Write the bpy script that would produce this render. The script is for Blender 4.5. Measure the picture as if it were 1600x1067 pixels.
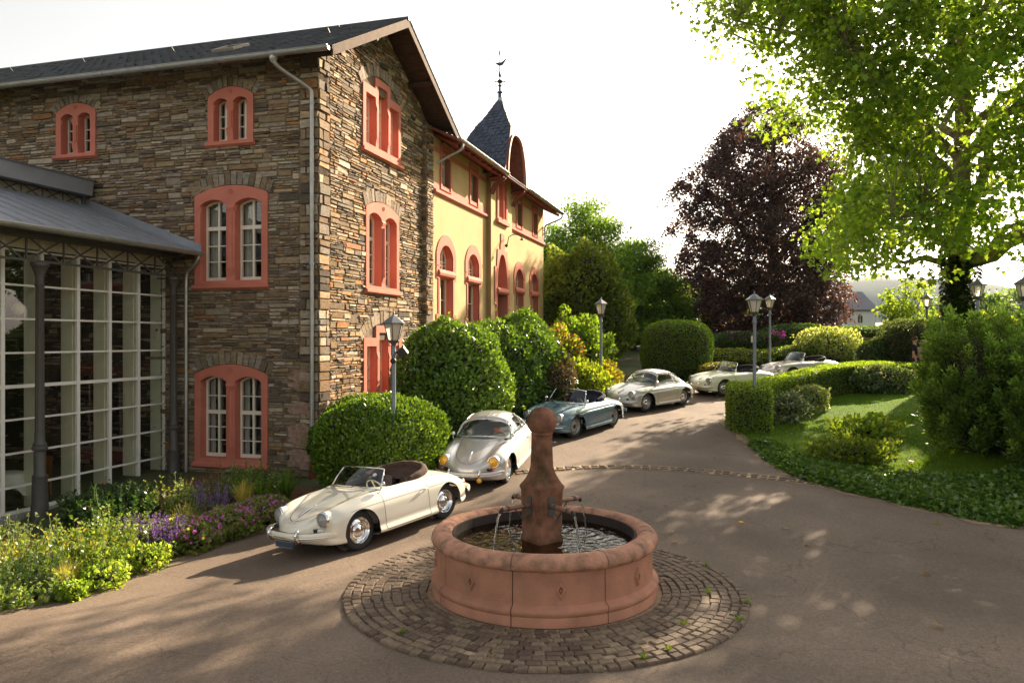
import bpy, bmesh, math, random
import numpy as np
from mathutils import Vector, Matrix
from mathutils.geometry import tessellate_polygon

scene = bpy.context.scene
for _o in list(bpy.data.objects):
    bpy.data.objects.remove(_o)
COL = scene.collection
RS = np.random.RandomState(7)
random.seed(7)
R = math.radians

# ------------------------------------------------------------------ camera
HC = 3.45
cam_d = bpy.data.cameras.new("camera")
cam = bpy.data.objects.new("camera", cam_d)
COL.objects.link(cam)
cam.location = (0, 0, HC)
cam.rotation_euler = (R(90), 0, 0)
cam_d.sensor_width = 36.0
cam_d.lens = 27.0
cam_d.shift_y = -0.0022
cam_d.clip_start = 0.05
cam_d.clip_end = 9000
scene.camera = cam

# ------------------------------------------------------------------ light
SUN_AZ, SUN_EL = R(38), R(26)
world = bpy.data.worlds.new("World")
scene.world = world
world.use_nodes = True
wn = world.node_tree
wn.nodes.clear()
sky = wn.nodes.new("ShaderNodeTexSky")
sky.sky_type = 'NISHITA'
sky.sun_disc = False
sky.sun_elevation = SUN_EL
sky.sun_rotation = SUN_AZ
sky.air_density = 1.5
sky.dust_density = 3.0
sky.ozone_density = 1.0
bw = wn.nodes.new("ShaderNodeRGBToBW")
hs = wn.nodes.new("ShaderNodeMix"); hs.data_type = 'RGBA'; hs.inputs[0].default_value = 0.72      # hazy, washed-out sky
bg = wn.nodes.new("ShaderNodeBackground")
bg.inputs["Strength"].default_value = 0.0585
wo = wn.nodes.new("ShaderNodeOutputWorld")
wn.links.new(sky.outputs[0], bw.inputs[0]); wn.links.new(sky.outputs[0], hs.inputs[6]); wn.links.new(bw.outputs[0], hs.inputs[7])
wt = wn.nodes.new("ShaderNodeMix"); wt.data_type = 'RGBA'; wt.blend_type = 'MULTIPLY'; wt.inputs[0].default_value = 1.0
wt.inputs[7].default_value = (1.05, 0.985, 0.91, 1)
wn.links.new(hs.outputs[2], wt.inputs[6])
wn.links.new(wt.outputs[2], bg.inputs["Color"])
wn.links.new(bg.outputs[0], wo.inputs["Surface"])
sun_d = bpy.data.lights.new("sun", 'SUN')
sun_d.energy = 3.6
sun_d.angle = R(0.55)
sun_d.color = (1.0, 0.82, 0.60)
sun = bpy.data.objects.new("sun", sun_d)
COL.objects.link(sun)
SUND = Vector((math.sin(SUN_AZ) * math.cos(SUN_EL), math.cos(SUN_AZ) * math.cos(SUN_EL), math.sin(SUN_EL)))
sun.rotation_euler = SUND.to_track_quat('Z', 'Y').to_euler()
sun.location = (30, 40, 40)
scene.view_settings.view_transform = 'Standard'
scene.view_settings.look = 'None'
scene.view_settings.exposure = 2.28
scene.view_settings.gamma = 1.0
scene.view_settings.use_curve_mapping = False
scene.cycles.max_bounces = 8
scene.cycles.transparent_max_bounces = 16
scene.cycles.caustics_reflective = False
scene.cycles.caustics_refractive = False
scene.cycles.sample_clamp_indirect = 8.0

# ------------------------------------------------------------------ helpers
def tag(o, label=None, cat=None, group=None, kind=None):
    if label: o['label'] = label
    if cat: o['category'] = cat
    if group: o['group'] = group
    if kind: o['kind'] = kind
    return o

def thing(name, label, cat, loc=(0, 0, 0), rot=(0, 0, 0), group=None):
    o = bpy.data.objects.new(name, None)
    o.empty_display_size = 0.2
    COL.objects.link(o)
    o.location = loc
    o.rotation_euler = rot
    return tag(o, label, cat, group)

def link_mesh(name, me, parent=None, mat=None):
    o = bpy.data.objects.new(name, me)
    COL.objects.link(o)
    if parent is not None: o.parent = parent
    if mat is not None and len(me.materials) == 0:
        for m in (mat if isinstance(mat, (list, tuple)) else [mat]): me.materials.append(m)
    return o

class MB:
    """collects vertices and faces, then links them as one mesh object"""
    def __init__(s):
        s.v = []; s.f = []; s.mi = []; s.col = []; s.m = 0; s.c = None
    def add(s, vs, fs):
        b = len(s.v)
        s.v.extend([tuple(map(float, p)) for p in vs])
        if s.c is not None: s.col.extend([s.c] * len(vs))
        for f in fs:
            s.f.append([b + i for i in f]); s.mi.append(s.m)
        return s
    def box(s, c, d, rz=0.0, ax=None):
        hx, hy, hz = d[0] / 2, d[1] / 2, d[2] / 2
        cs, sn = math.cos(rz), math.sin(rz)
        vs = []
        for z in (-hz, hz):
            for x, y in ((-hx, -hy), (hx, -hy), (hx, hy), (-hx, hy)):
                vs.append((c[0] + x * cs - y * sn, c[1] + x * sn + y * cs, c[2] + z))
        return s.add(vs, [(3, 2, 1, 0), (4, 5, 6, 7), (0, 1, 5, 4), (1, 2, 6, 5), (2, 3, 7, 6), (3, 0, 4, 7)])
    def tube(s, pts, r, n=8, caps=True, closed=False):
        P = [Vector(p) for p in pts]
        rr = r if isinstance(r, (list, tuple)) else [r] * len(P)
        rings = []
        up = Vector((0, 0, 1))
        t0 = (P[1] - P[0]).normalized()
        a = t0.cross(up)
        if a.length < 1e-3: a = t0.cross(Vector((1, 0, 0)))
        a.normalize()
        k = len(P)
        for i in range(k):
            if closed: t = P[(i + 1) % k] - P[i - 1]
            elif i == 0: t = P[1] - P[0]
            elif i == k - 1: t = P[-1] - P[-2]
            else: t = P[i + 1] - P[i - 1]
            t.normalize()
            a = (a - t * a.dot(t))
            if a.length < 1e-5: a = t.orthogonal()
            a.normalize()
            b = t.cross(a)
            rings.append([P[i] + (a * math.cos(2 * math.pi * j / n) + b * math.sin(2 * math.pi * j / n)) * rr[i] for j in range(n)])
        vs = [q for ring in rings for q in ring]
        fs = []
        for i in range(k if closed else k - 1):
            i2 = (i + 1) % k
            for j in range(n):
                j2 = (j + 1) % n
                fs.append((i * n + j, i * n + j2, i2 * n + j2, i2 * n + j))
        if caps and not closed:
            fs.append(tuple(range(n - 1, -1, -1))); fs.append(tuple((k - 1) * n + j for j in range(n)))
        return s.add(vs, fs)
    def lathe(s, prof, n=24, c=(0, 0, 0), axis='z', closed=False, caps=True):
        vs = []; fs = []
        k = len(prof)
        for (r, h) in prof:
            for j in range(n):
                a = 2 * math.pi * j / n
                if axis == 'z': vs.append((c[0] + r * math.cos(a), c[1] + r * math.sin(a), c[2] + h))
                elif axis == 'y': vs.append((c[0] + r * math.cos(a), c[1] + h, c[2] + r * math.sin(a)))
                else: vs.append((c[0] + h, c[1] + r * math.cos(a), c[2] + r * math.sin(a)))
        for i in range(k if closed else k - 1):
            i2 = (i + 1) % k
            for j in range(n):
                j2 = (j + 1) % n
                fs.append((i * n + j, i * n + j2, i2 * n + j2, i2 * n + j))
        if not closed and caps:
            if prof[0][0] > 1e-4: fs.append(tuple(range(n - 1, -1, -1)))
            if prof[-1][0] > 1e-4: fs.append(tuple((k - 1) * n + j for j in range(n)))
        return s.add(vs, fs)
    def grid(s, P):
        h, w = len(P), len(P[0])
        vs = [p for row in P for p in row]
        return s.add(vs, [(i * w + j, i * w + j + 1, (i + 1) * w + j + 1, (i + 1) * w + j) for i in range(h - 1) for j in range(w - 1)])
    def plate(s, outer, holes, fn, d0, d1, d1i=None, back=False):
        """polygon with holes in a wall plane; fn(a, z, d) -> world; front at d0, outer edge runs to d1, hole edges to d1i"""
        if d1i is None: d1i = d1
        loops = [outer] + list(holes)
        flat = [p for lp in loops for p in lp]
        tris = tessellate_polygon([[Vector((p[0], p[1], 0)) for p in lp] for lp in loops])
        def area(t):
            (x0, y0), (x1, y1), (x2, y2) = flat[t[0]][:2], flat[t[1]][:2], flat[t[2]][:2]
            return (x1 - x0) * (y2 - y0) - (x2 - x0) * (y1 - y0)
        tr = []
        for t in tris:
            a = area(t)
            if abs(a) < 1e-9: continue
            tr.append(t if a > 0 else (t[2], t[1], t[0]))
        s.add([fn(p[0], p[1], d0) for p in flat], tr)
        if back: s.add([fn(p[0], p[1], d1) for p in flat], [(t[2], t[1], t[0]) for t in tr])
        for li, lp in enumerate(loops):
            dd = d1 if li == 0 else d1i
            if dd == d0: continue
            n = len(lp)
            s.add([fn(p[0], p[1], d0) for p in lp] + [fn(p[0], p[1], dd) for p in lp],
                  [(i, n + i, n + (i + 1) % n, (i + 1) % n) for i in range(n)])
        return s
    def build(s, name, mat=None, parent=None, off=None, smooth=False, kind=None, fix=True, sharp=None):
        me = bpy.data.meshes.new(name)
        v = s.v if off is None else [(p[0] - off[0], p[1] - off[1], p[2] - off[2]) for p in s.v]
        me.from_pydata(v, [], s.f)
        mats = mat if isinstance(mat, (list, tuple)) else ([mat] if mat else [])
        for m in mats: me.materials.append(m)
        if len(mats) > 1: me.polygons.foreach_set("material_index", s.mi)
        if s.col and len(s.col) == len(s.v):
            at = me.color_attributes.new("Col", 'FLOAT_COLOR', 'POINT')
            at.data.foreach_set("color", np.array([(c[0], c[1], c[2], 1.0) for c in s.col], dtype=np.float32).ravel())
        if fix:
            bm = bmesh.new(); bm.from_mesh(me)
            bmesh.ops.recalc_face_normals(bm, faces=bm.faces)
            bm.to_mesh(me); bm.free()
        if smooth:
            me.polygons.foreach_set("use_smooth", [True] * len(me.polygons))
            if sharp: me.set_sharp_from_angle(angle=R(sharp))
        me.update()
        o = link_mesh(name, me, parent)
        if kind: o['kind'] = kind
        return o

def copy_tree(o, parent=None):
    c = o.copy(); COL.objects.link(c)
    if parent is not None: c.parent = parent
    for ch in list(o.children): copy_tree(ch, c)
    return c

def np_mesh(name, V, nper, faces, mat, parent=None, col=None, smooth=False, kind=None):
    """V (N,k,3) copies of a k-vertex template whose faces are tuples of template indices"""
    N, k = V.shape[0], V.shape[1]
    me = bpy.data.meshes.new(name)
    me.vertices.add(N * k)
    me.vertices.foreach_set("co", V.reshape(-1).astype(np.float32))
    lens = [len(f) for f in faces]
    tmpl = np.concatenate([np.array(f) for f in faces])
    loops = (np.arange(N)[:, None] * k + tmpl[None, :]).ravel()
    tot = np.tile(np.array(lens), N)
    st = np.concatenate([[0], np.cumsum(tot)[:-1]])
    me.loops.add(len(loops)); me.polygons.add(len(tot))
    me.loops.foreach_set("vertex_index", loops.astype(np.int32))
    me.polygons.foreach_set("loop_start", st.astype(np.int32))
    me.polygons.foreach_set("loop_total", tot.astype(np.int32))
    if smooth: me.polygons.foreach_set("use_smooth", np.ones(len(tot), dtype=bool))
    me.materials.append(mat)
    me.update(calc_edges=True)
    if col is not None:
        at = me.color_attributes.new("Col", 'FLOAT_COLOR', 'POINT')
        c4 = np.ones((N, k, 4), dtype=np.float32); c4[:, :, :3] = col[:, None, :]
        at.data.foreach_set("color", c4.ravel())
    o = link_mesh(name, me, parent)
    if kind: o['kind'] = kind
    return o

# ------------------------------------------------------------------ materials
def srgb(h):
    h = h.lstrip('#')
    return tuple(((int(h[i:i + 2], 16) / 255 + 0.055) / 1.055) ** 2.4 if int(h[i:i + 2], 16) > 10 else int(h[i:i + 2], 16) / 255 / 12.92 for i in (0, 2, 4))

def PM(name, base, rough=0.6, metal=0.0, var=0.12, scale=4.0, bump=0.0, bscale=40.0, coat=0.0, attr=False, rnd=0.0,
       stain=None, stain_amt=0.0, stain_scale=1.5, spec=0.5, stretch=(1, 1, 1), transm=0.0, rvar=0.0, hue=0.0):
    m = bpy.data.materials.new(name); m.use_nodes = True
    nt = m.node_tree; N = nt.nodes; L = nt.links
    p = N["Principled BSDF"]
    p.inputs["Roughness"].default_value = rough
    p.inputs["Metallic"].default_value = metal
    p.inputs["Specular IOR Level"].default_value = spec
    if coat: p.inputs["Coat Weight"].default_value = coat; p.inputs["Coat Roughness"].default_value = 0.03
    if transm: p.inputs["Transmission Weight"].default_value = transm
    tc = N.new("ShaderNodeTexCoord"); mp = N.new("ShaderNodeMapping")
    mp.inputs["Scale"].default_value = stretch
    L.new(tc.outputs["Object"], mp.inputs["Vector"])
    def noise(sc, det=4.0):
        n = N.new("ShaderNodeTexNoise"); n.inputs["Scale"].default_value = sc; n.inputs["Detail"].default_value = det
        L.new(mp.outputs[0], n.inputs["Vector"]); return n
    if attr:
        a = N.new("ShaderNodeAttribute"); a.attribute_name = "Col"; cur = a.outputs["Color"]
        if base is not None and tuple(base[:3]) != (1, 1, 1):
            mx = N.new("ShaderNodeMix"); mx.data_type = 'RGBA'; mx.blend_type = 'MULTIPLY'; mx.inputs[0].default_value = 1
            L.new(cur, mx.inputs[6]); mx.inputs[7].default_value = (*base[:3], 1); cur = mx.outputs[2]
    else:
        rgb = N.new("ShaderNodeRGB"); rgb.outputs[0].default_value = (*base[:3], 1); cur = rgb.outputs[0]
    if stain is not None:
        n = noise(stain_scale, 6.0); cr = N.new("ShaderNodeValToRGB")
        cr.color_ramp.elements[0].position = 0.45; cr.color_ramp.elements[1].position = 0.7
        L.new(n.outputs[0], cr.inputs[0])
        mm = N.new("ShaderNodeMath"); mm.operation = 'MULTIPLY'; mm.inputs[1].default_value = stain_amt
        L.new(cr.outputs[0], mm.inputs[0])
        mx = N.new("ShaderNodeMix"); mx.data_type = 'RGBA'
        L.new(mm.outputs[0], mx.inputs[0]); L.new(cur, mx.inputs[6]); mx.inputs[7].default_value = (*stain[:3], 1); cur = mx.outputs[2]
    if var or rnd or hue:
        h = N.new("ShaderNodeHueSaturation")
        mr = N.new("ShaderNodeMapRange"); mr.inputs[1].default_value = 0.3; mr.inputs[2].default_value = 0.7
        mr.inputs[3].default_value = 1 - var; mr.inputs[4].default_value = 1 + var
        n = noise(scale, 6.0); L.new(n.outputs[0], mr.inputs[0])
        val = mr.outputs[0]
        if rnd:
            oi = N.new("ShaderNodeObjectInfo"); m2 = N.new("ShaderNodeMapRange")
            m2.inputs[3].default_value = 1 - rnd; m2.inputs[4].default_value = 1 + rnd
            L.new(oi.outputs["Random"], m2.inputs[0])
            mu = N.new("ShaderNodeMath"); mu.operation = 'MULTIPLY'
            L.new(val, mu.inputs[0]); L.new(m2.outputs[0], mu.inputs[1]); val = mu.outputs[0]
        L.new(val, h.inputs["Value"])
        if hue:
            oi2 = N.new("ShaderNodeObjectInfo"); m3 = N.new("ShaderNodeMapRange")
            m3.inputs[3].default_value = 0.5 - hue; m3.inputs[4].default_value = 0.5 + hue
            L.new(oi2.outputs["Random"], m3.inputs[0]); L.new(m3.outputs[0], h.inputs["Hue"])
        L.new(cur, h.inputs["Color"]); cur = h.outputs[0]
    L.new(cur, p.inputs["Base Color"])
    if rvar:
        n = noise(scale * 2.3); mr = N.new("ShaderNodeMapRange"); mr.inputs[1].default_value = .3; mr.inputs[2].default_value = .7
        mr.inputs[3].default_value = max(0.02, rough - rvar); mr.inputs[4].default_value = min(1, rough + rvar)
        L.new(n.outputs[0], mr.inputs[0]); L.new(mr.outputs[0], p.inputs["Roughness"])
    if bump:
        n = noise(bscale, 5.0); b = N.new("ShaderNodeBump"); b.inputs["Strength"].default_value = bump; b.inputs["Distance"].default_value = 0.02
        L.new(n.outputs[0], b.inputs["Height"]); L.new(b.outputs[0], p.inputs["Normal"])
    return m

def LEAF(name, trans=0.45, rough=0.45, gloss=0.4, tint=(1, 1, 1)):
    m = bpy.data.materials.new(name); m.use_nodes = True
    nt = m.node_tree; N = nt.nodes; L = nt.links
    p = N["Principled BSDF"]; p.inputs["Roughness"].default_value = rough; p.inputs["Specular IOR Level"].default_value = gloss
    a = N.new("ShaderNodeAttribute"); a.attribute_name = "Col"
    L.new(a.outputs["Color"], p.inputs["Base Color"])
    t = N.new("ShaderNodeBsdfTranslucent")
    g = N.new("ShaderNodeMix"); g.data_type = 'RGBA'; g.blend_type = 'MULTIPLY'; g.inputs[0].default_value = 1
    L.new(a.outputs["Color"], g.inputs[6]); g.inputs[7].default_value = (2.3 * tint[0], 2.0 * tint[1], 0.9 * tint[2], 1)
    L.new(g.outputs[2], t.inputs["Color"])
    mx = N.new("ShaderNodeMixShader"); mx.inputs[0].default_value = trans
    L.new(p.outputs[0], mx.inputs[1]); L.new(t.outputs[0], mx.inputs[2])
    L.new(mx.outputs[0], N["Material Output"].inputs["Surface"])
    return m

def two_sided(N, L, fr, ior):
    """same fresnel from both sides of a thin sheet"""
    ge = N.new("ShaderNodeNewGeometry"); mr = N.new("ShaderNodeMapRange")
    mr.inputs[3].default_value = ior; mr.inputs[4].default_value = 1 / ior
    L.new(ge.outputs["Backfacing"], mr.inputs[0]); L.new(mr.outputs[0], fr.inputs[0])

def GLASS(name, tint=(0.75, 0.8, 0.78), refl=1.0, base_refl=0.03, rough=0.01, wav=0.0):
    """window pane: see-through plus fresnel reflection"""
    m = bpy.data.materials.new(name); m.use_nodes = True
    nt = m.node_tree; N = nt.nodes; L = nt.links
    N.remove(N["Principled BSDF"])
    tr = N.new("ShaderNodeBsdfTransparent"); tr.inputs[0].default_value = (*tint, 1)
    gl = N.new("ShaderNodeBsdfGlossy"); gl.inputs["Roughness"].default_value = rough
    fr = N.new("ShaderNodeFresnel"); two_sided(N, L, fr, 1.5)
    mu = N.new("ShaderNodeMath"); mu.operation = 'MULTIPLY_ADD'; mu.inputs[1].default_value = refl; mu.inputs[2].default_value = base_refl; mu.use_clamp = True
    L.new(fr.outputs[0], mu.inputs[0])
    mx = N.new("ShaderNodeMixShader"); L.new(mu.outputs[0], mx.inputs[0]); L.new(tr.outputs[0], mx.inputs[1]); L.new(gl.outputs[0], mx.inputs[2])
    if wav:
        tc = N.new("ShaderNodeTexCoord"); n = N.new("ShaderNodeTexNoise"); n.inputs["Scale"].default_value = 2.0
        L.new(tc.outputs["Object"], n.inputs["Vector"])
        b = N.new("ShaderNodeBump"); b.inputs["Strength"].default_value = wav; b.inputs["Distance"].default_value = 0.02
        L.new(n.outputs[0], b.inputs["Height"]); L.new(b.outputs[0], gl.inputs["Normal"])
    L.new(mx.outputs[0], N["Material Output"].inputs["Surface"])
    return m

M = {}
M['pink'] = PM("pink_paint", (0.60, 0.205, 0.145), 0.75, var=0.10, scale=3, bump=0.12, bscale=60, stain=(0.46, 0.145, 0.10), stain_amt=0.4, spec=0.12)
M['cream_wood'] = PM("cream_window_paint", (0.82, 0.75, 0.62), 0.45, var=0.05, scale=8, bump=0.04, spec=0.3)
M['white_alu'] = PM("white_glazing_bar", (0.85, 0.82, 0.74), 0.4, var=0.04)
M['iron'] = PM("grey_iron", (0.085, 0.078, 0.07), 0.5, var=0.12, scale=9, bump=0.05, metal=0.1)
M['zinc'] = PM("zinc_sheet", (0.36, 0.38, 0.42), 0.38, metal=0.3, var=0.12, scale=2.0, rvar=0.08)
M['zinc_pipe'] = PM("zinc_pipe", (0.42, 0.41, 0.38), 0.42, metal=0.7, var=0.12, scale=5.0, rvar=0.08)
M['slate'] = PM("roof_slate", (0.09, 0.092, 0.105), 0.55, attr=False, var=0.3, scale=2.5, bump=0.2, bscale=30, spec=0.25)
M['slate_blue'] = PM("spire_slate", (0.075, 0.088, 0.125), 0.5, var=0.3, scale=3.0, bump=0.15, spec=0.4)
M['wood_dark'] = PM("dark_soffit_wood", (0.07, 0.05, 0.04), 0.7, var=0.25, scale=6, bump=0.1, stretch=(1, 1, 6), spec=0.15)
M['wood_fascia'] = PM("weathered_fascia", (0.13, 0.088, 0.062), 0.7, var=0.2, scale=5, bump=0.1, spec=0.04)
M['yellow'] = PM("yellow_render", (0.62, 0.445, 0.235), 0.85, var=0.06, scale=1.2, bump=0.12, bscale=90, stain=(0.48, 0.345, 0.18), stain_amt=0.5, stain_scale=0.9, spec=0.06)
M['stone'] = PM("slate_stone", (1, 1, 1), 0.78, attr=True, var=0.28, scale=7, bump=0.55, bscale=26, stretch=(1, 1, 2.6), spec=0.12)
M['mortar'] = PM("wall_mortar", (0.20, 0.155, 0.115), 0.95, var=0.3, scale=6, bump=0.4, bscale=40, spec=0.05)
M['glass'] = GLASS("window_glass", (0.8, 0.84, 0.82), 1.6, 0.05, wav=0.08)
M['glass_big'] = GLASS("conservatory_glass", (0.93, 0.94, 0.88), 1.5, 0.03, wav=0.02)
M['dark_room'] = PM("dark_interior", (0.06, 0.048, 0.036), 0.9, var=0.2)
M['curtain'] = PM("net_curtain", (0.6, 0.58, 0.52), 0.9, var=0.18, scale=14, stretch=(1, 1, 0.05))
M['asphalt'] = None
M['sandstone'] = PM("red_sandstone", (0.47, 0.225, 0.145), 0.82, var=0.16, scale=2.2, bump=0.5, bscale=55, stain=(0.27, 0.15, 0.10), stain_amt=0.6, stain_scale=3.1, spec=0.2)
M['sandstone_rim'] = PM("red_sandstone_rim", (0.52, 0.265, 0.175), 0.85, var=0.2, scale=5, bump=0.7, bscale=50, stain=(0.17, 0.12, 0.08), stain_amt=0.85, stain_scale=6, spec=0.2)
M['sandstone_dark'] = PM("mossy_sandstone", (0.25, 0.115, 0.07), 0.85, var=0.32, scale=7, bump=0.8, bscale=60, stain=(0.055, 0.047, 0.02), stain_amt=0.9, stain_scale=3.2, spec=0.2)
M['chrome'] = PM("chrome", (0.8, 0.8, 0.8), 0.08, metal=1.0, var=0.0)
M['rubber'] = PM("tyre_rubber", (0.022, 0.021, 0.02), 0.75, var=0.15, scale=20, bump=0.05)
M['black'] = PM("black_trim", (0.012, 0.012, 0.012), 0.5, var=0.1)
M['steel'] = PM("painted_steel", (0.30, 0.30, 0.29), 0.4, metal=0.4, var=0.05)
M['lamp_metal'] = PM("grey_lamp_metal", (0.17, 0.20, 0.24), 0.45, metal=0.3, var=0.1, scale=6)
M['lamp_cap'] = PM("lamp_cap_metal", (0.22, 0.23, 0.25), 0.4, metal=0.5, var=0.1)
M['lamp_glass'] = PM("frosted_lamp_glass", (0.72, 0.66, 0.55), 0.35, var=0.04, transm=0.35)
M['lens'] = PM("headlamp_lens", (0.85, 0.85, 0.85), 0.06, var=0.0, transm=0.75, coat=1.0)
M['lens_back'] = PM("headlamp_reflector", (0.7, 0.7, 0.72), 0.18, metal=0.9, var=0.0)
M['lens_yellow'] = PM("yellow_headlamp_lens", (0.85, 0.42, 0.02), 0.1, var=0.15, scale=60, coat=1.0)
M['car_glass'] = GLASS("car_glass", (0.62, 0.68, 0.68), 1.2, 0.05)
M['cloth'] = PM("tablecloth", (0.7, 0.7, 0.66), 0.9, var=0.05)
M['chairwood'] = PM("chair_wood", (0.45, 0.2, 0.05), 0.5, var=0.2)
M['sage'] = PM("sage_post_paint", (0.80, 0.80, 0.62), 0.6, var=0.05)
M['soil'] = PM("bed_soil", (0.17, 0.10, 0.06), 0.95, var=0.4, scale=9, bump=0.8, bscale=30, spec=0.05)
M['bark'] = PM("bark", (0.10, 0.075, 0.055), 0.9, var=0.35, scale=7, bump=0.7, bscale=25, stretch=(1, 1, 0.4), spec=0.1)
M['bark_pale'] = PM("plane_bark", (0.19, 0.16, 0.10), 0.85, var=0.3, scale=4, bump=0.4, bscale=15, stain=(0.33, 0.30, 0.20), stain_amt=0.7, stain_scale=3, spec=0.1)
M['twig'] = PM("dark_twigs_and_shade", (0.035, 0.03, 0.02), 0.95, var=0.3)  # also colours the solid cores that paint shade inside bushes, hedge and yews
M['sett'] = PM("stone_sett", (0.165, 0.118, 0.082), 0.7, var=0.25, scale=14, bump=0.4, bscale=60, rnd=0.38, hue=0.012, spec=0.25)
M['sett_joint'] = PM("sett_joint_sand", (0.36, 0.26, 0.165), 0.95, var=0.35, scale=8, bump=0.4, bscale=50)
M['leaf'] = LEAF("leaf", 0.56)
M['leaf_gloss'] = LEAF("glossy_leaf", 0.28, 0.32, 0.55)
M['leaf_beech'] = LEAF("copper_beech_leaf", 0.35, 0.5, 0.3, (0.8, 0.72, 1.1))
M['petal'] = LEAF("petal", 0.35, 0.6, 0.2, (0.6, 0.6, 1.3))
M['grass'] = LEAF("grass_blade", 0.4, 0.6, 0.2)
# ------------------------------------------------------------------ terrain
_fy = np.array([-60, 5, 11.6, 12.6, 14.25, 17.1, 19, 21.5, 23.2, 26, 27.4, 30.2, 34, 37, 40, 45, 60, 100, 200, 400, 9000.])
_fz = np.array([-.3, -.02, -.02, .0, .13, .34, .50, .68, .84, .98, 1.09, 1.27, 1.5, 1.75, 2.1, 2.6, 2.9, 3.0, 2.0, 0., 0.])
_ty = np.arange(-60, 200, 0.1)
_tz = np.interp(_ty, _fy, _fz)
_k = np.ones(11) / 11
_tz = np.convolve(np.pad(_tz, 10, mode='edge'), np.convolve(_k, _k), mode='valid')[:len(_ty)]
TH = math.atan(350 / 1200)
GV = Vector((math.sin(TH), math.cos(TH), 0))      # along the gable wall, away from the camera
NV = Vector((math.cos(TH), -math.sin(TH), 0))     # outward from the gable wall
LV = -NV                                          # along the long front, to the left
FV = -GV                                          # outward from the long front
CC = Vector((-4.84, 19.2, 0))                     # corner of the stone building
FC = (0.444, 10.65)                               # fountain centre

def ss(a, b, x):
    t = np.clip((x - a) / (b - a), 0, 1)
    return t * t * (3 - 2 * t)

def gz(x, y):
    x = np.asarray(x, float); y = np.asarray(y, float)
    z = np.where(y < 199, np.interp(y, _ty, _tz), np.interp(y, _fy, _fz))
    o = (x - CC.x) * NV.x + (y - CC.y) * NV.y
    s = (x - CC.x) * GV.x + (y - CC.y) * GV.y
    w = ss(-0.5, 3.2, o + np.clip(s - 2, 0, 40) * 0.25)
    z = np.where(y < 60, z * w, z)
    dl = (x + 2.1) * -.803 + (y - 13.1) * .596
    z = z - .10 * np.clip(dl, 0, 3.3) * ss(7.5, 11, y) * (1 - ss(15.5, 19.5, y))
    zr = ss(8.8, 14.0, x) * ss(12.5, 18, y) * (1 - ss(40, 60, y))
    z = z + (np.maximum(z, 1.42 + .25 * ss(26.5, 31, y)) - z) * zr
    d = np.hypot(x - FC[0], y - FC[1])
    z = z * ss(2.75, 3.6, d)
    return z

def g1(x, y): return float(gz(x, y))

def crv(pts, n):
    """smooth polyline through pts, n samples by arc length"""
    P = np.array(pts, float); k = len(P)
    out = []
    for i in range(k - 1):
        p0 = P[max(i - 1, 0)]; p1 = P[i]; p2 = P[i + 1]; p3 = P[min(i + 2, k - 1)]
        for t in np.linspace(0, 1, 24, endpoint=False):
            out.append(0.5 * ((2 * p1) + (-p0 + p2) * t + (2 * p0 - 5 * p1 + 4 * p2 - p3) * t * t + (-p0 + 3 * p1 - 3 * p2 + p3) * t ** 3))
    out.append(P[-1]); out = np.array(out)
    d = np.concatenate([[0], np.cumsum(np.linalg.norm(np.diff(out, axis=0), axis=1))])
    tt = np.linspace(0, d[-1], n)
    return np.stack([np.interp(tt, d, out[:, j]) for j in range(P.shape[1])], axis=1)

def sheet(name, A, B, nx, mat, dz, kind='structure', fn=gz):
    rows = []
    for a, b in zip(A, B):
        t = np.linspace(0, 1, nx)[:, None]
        p = a[None] * (1 - t) + b[None] * t
        z = fn(p[:, 0], p[:, 1]) + dz
        rows.append([(q[0], q[1], zz) for q, zz in zip(p, z)])
    mb = MB(); mb.grid(rows)
    o = mb.build(name, mat, smooth=True, fix=False)
    # make every normal point up
    me = o.data
    if me.polygons[0].normal.z < 0: me.flip_normals()
    o['kind'] = kind
    return o

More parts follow.
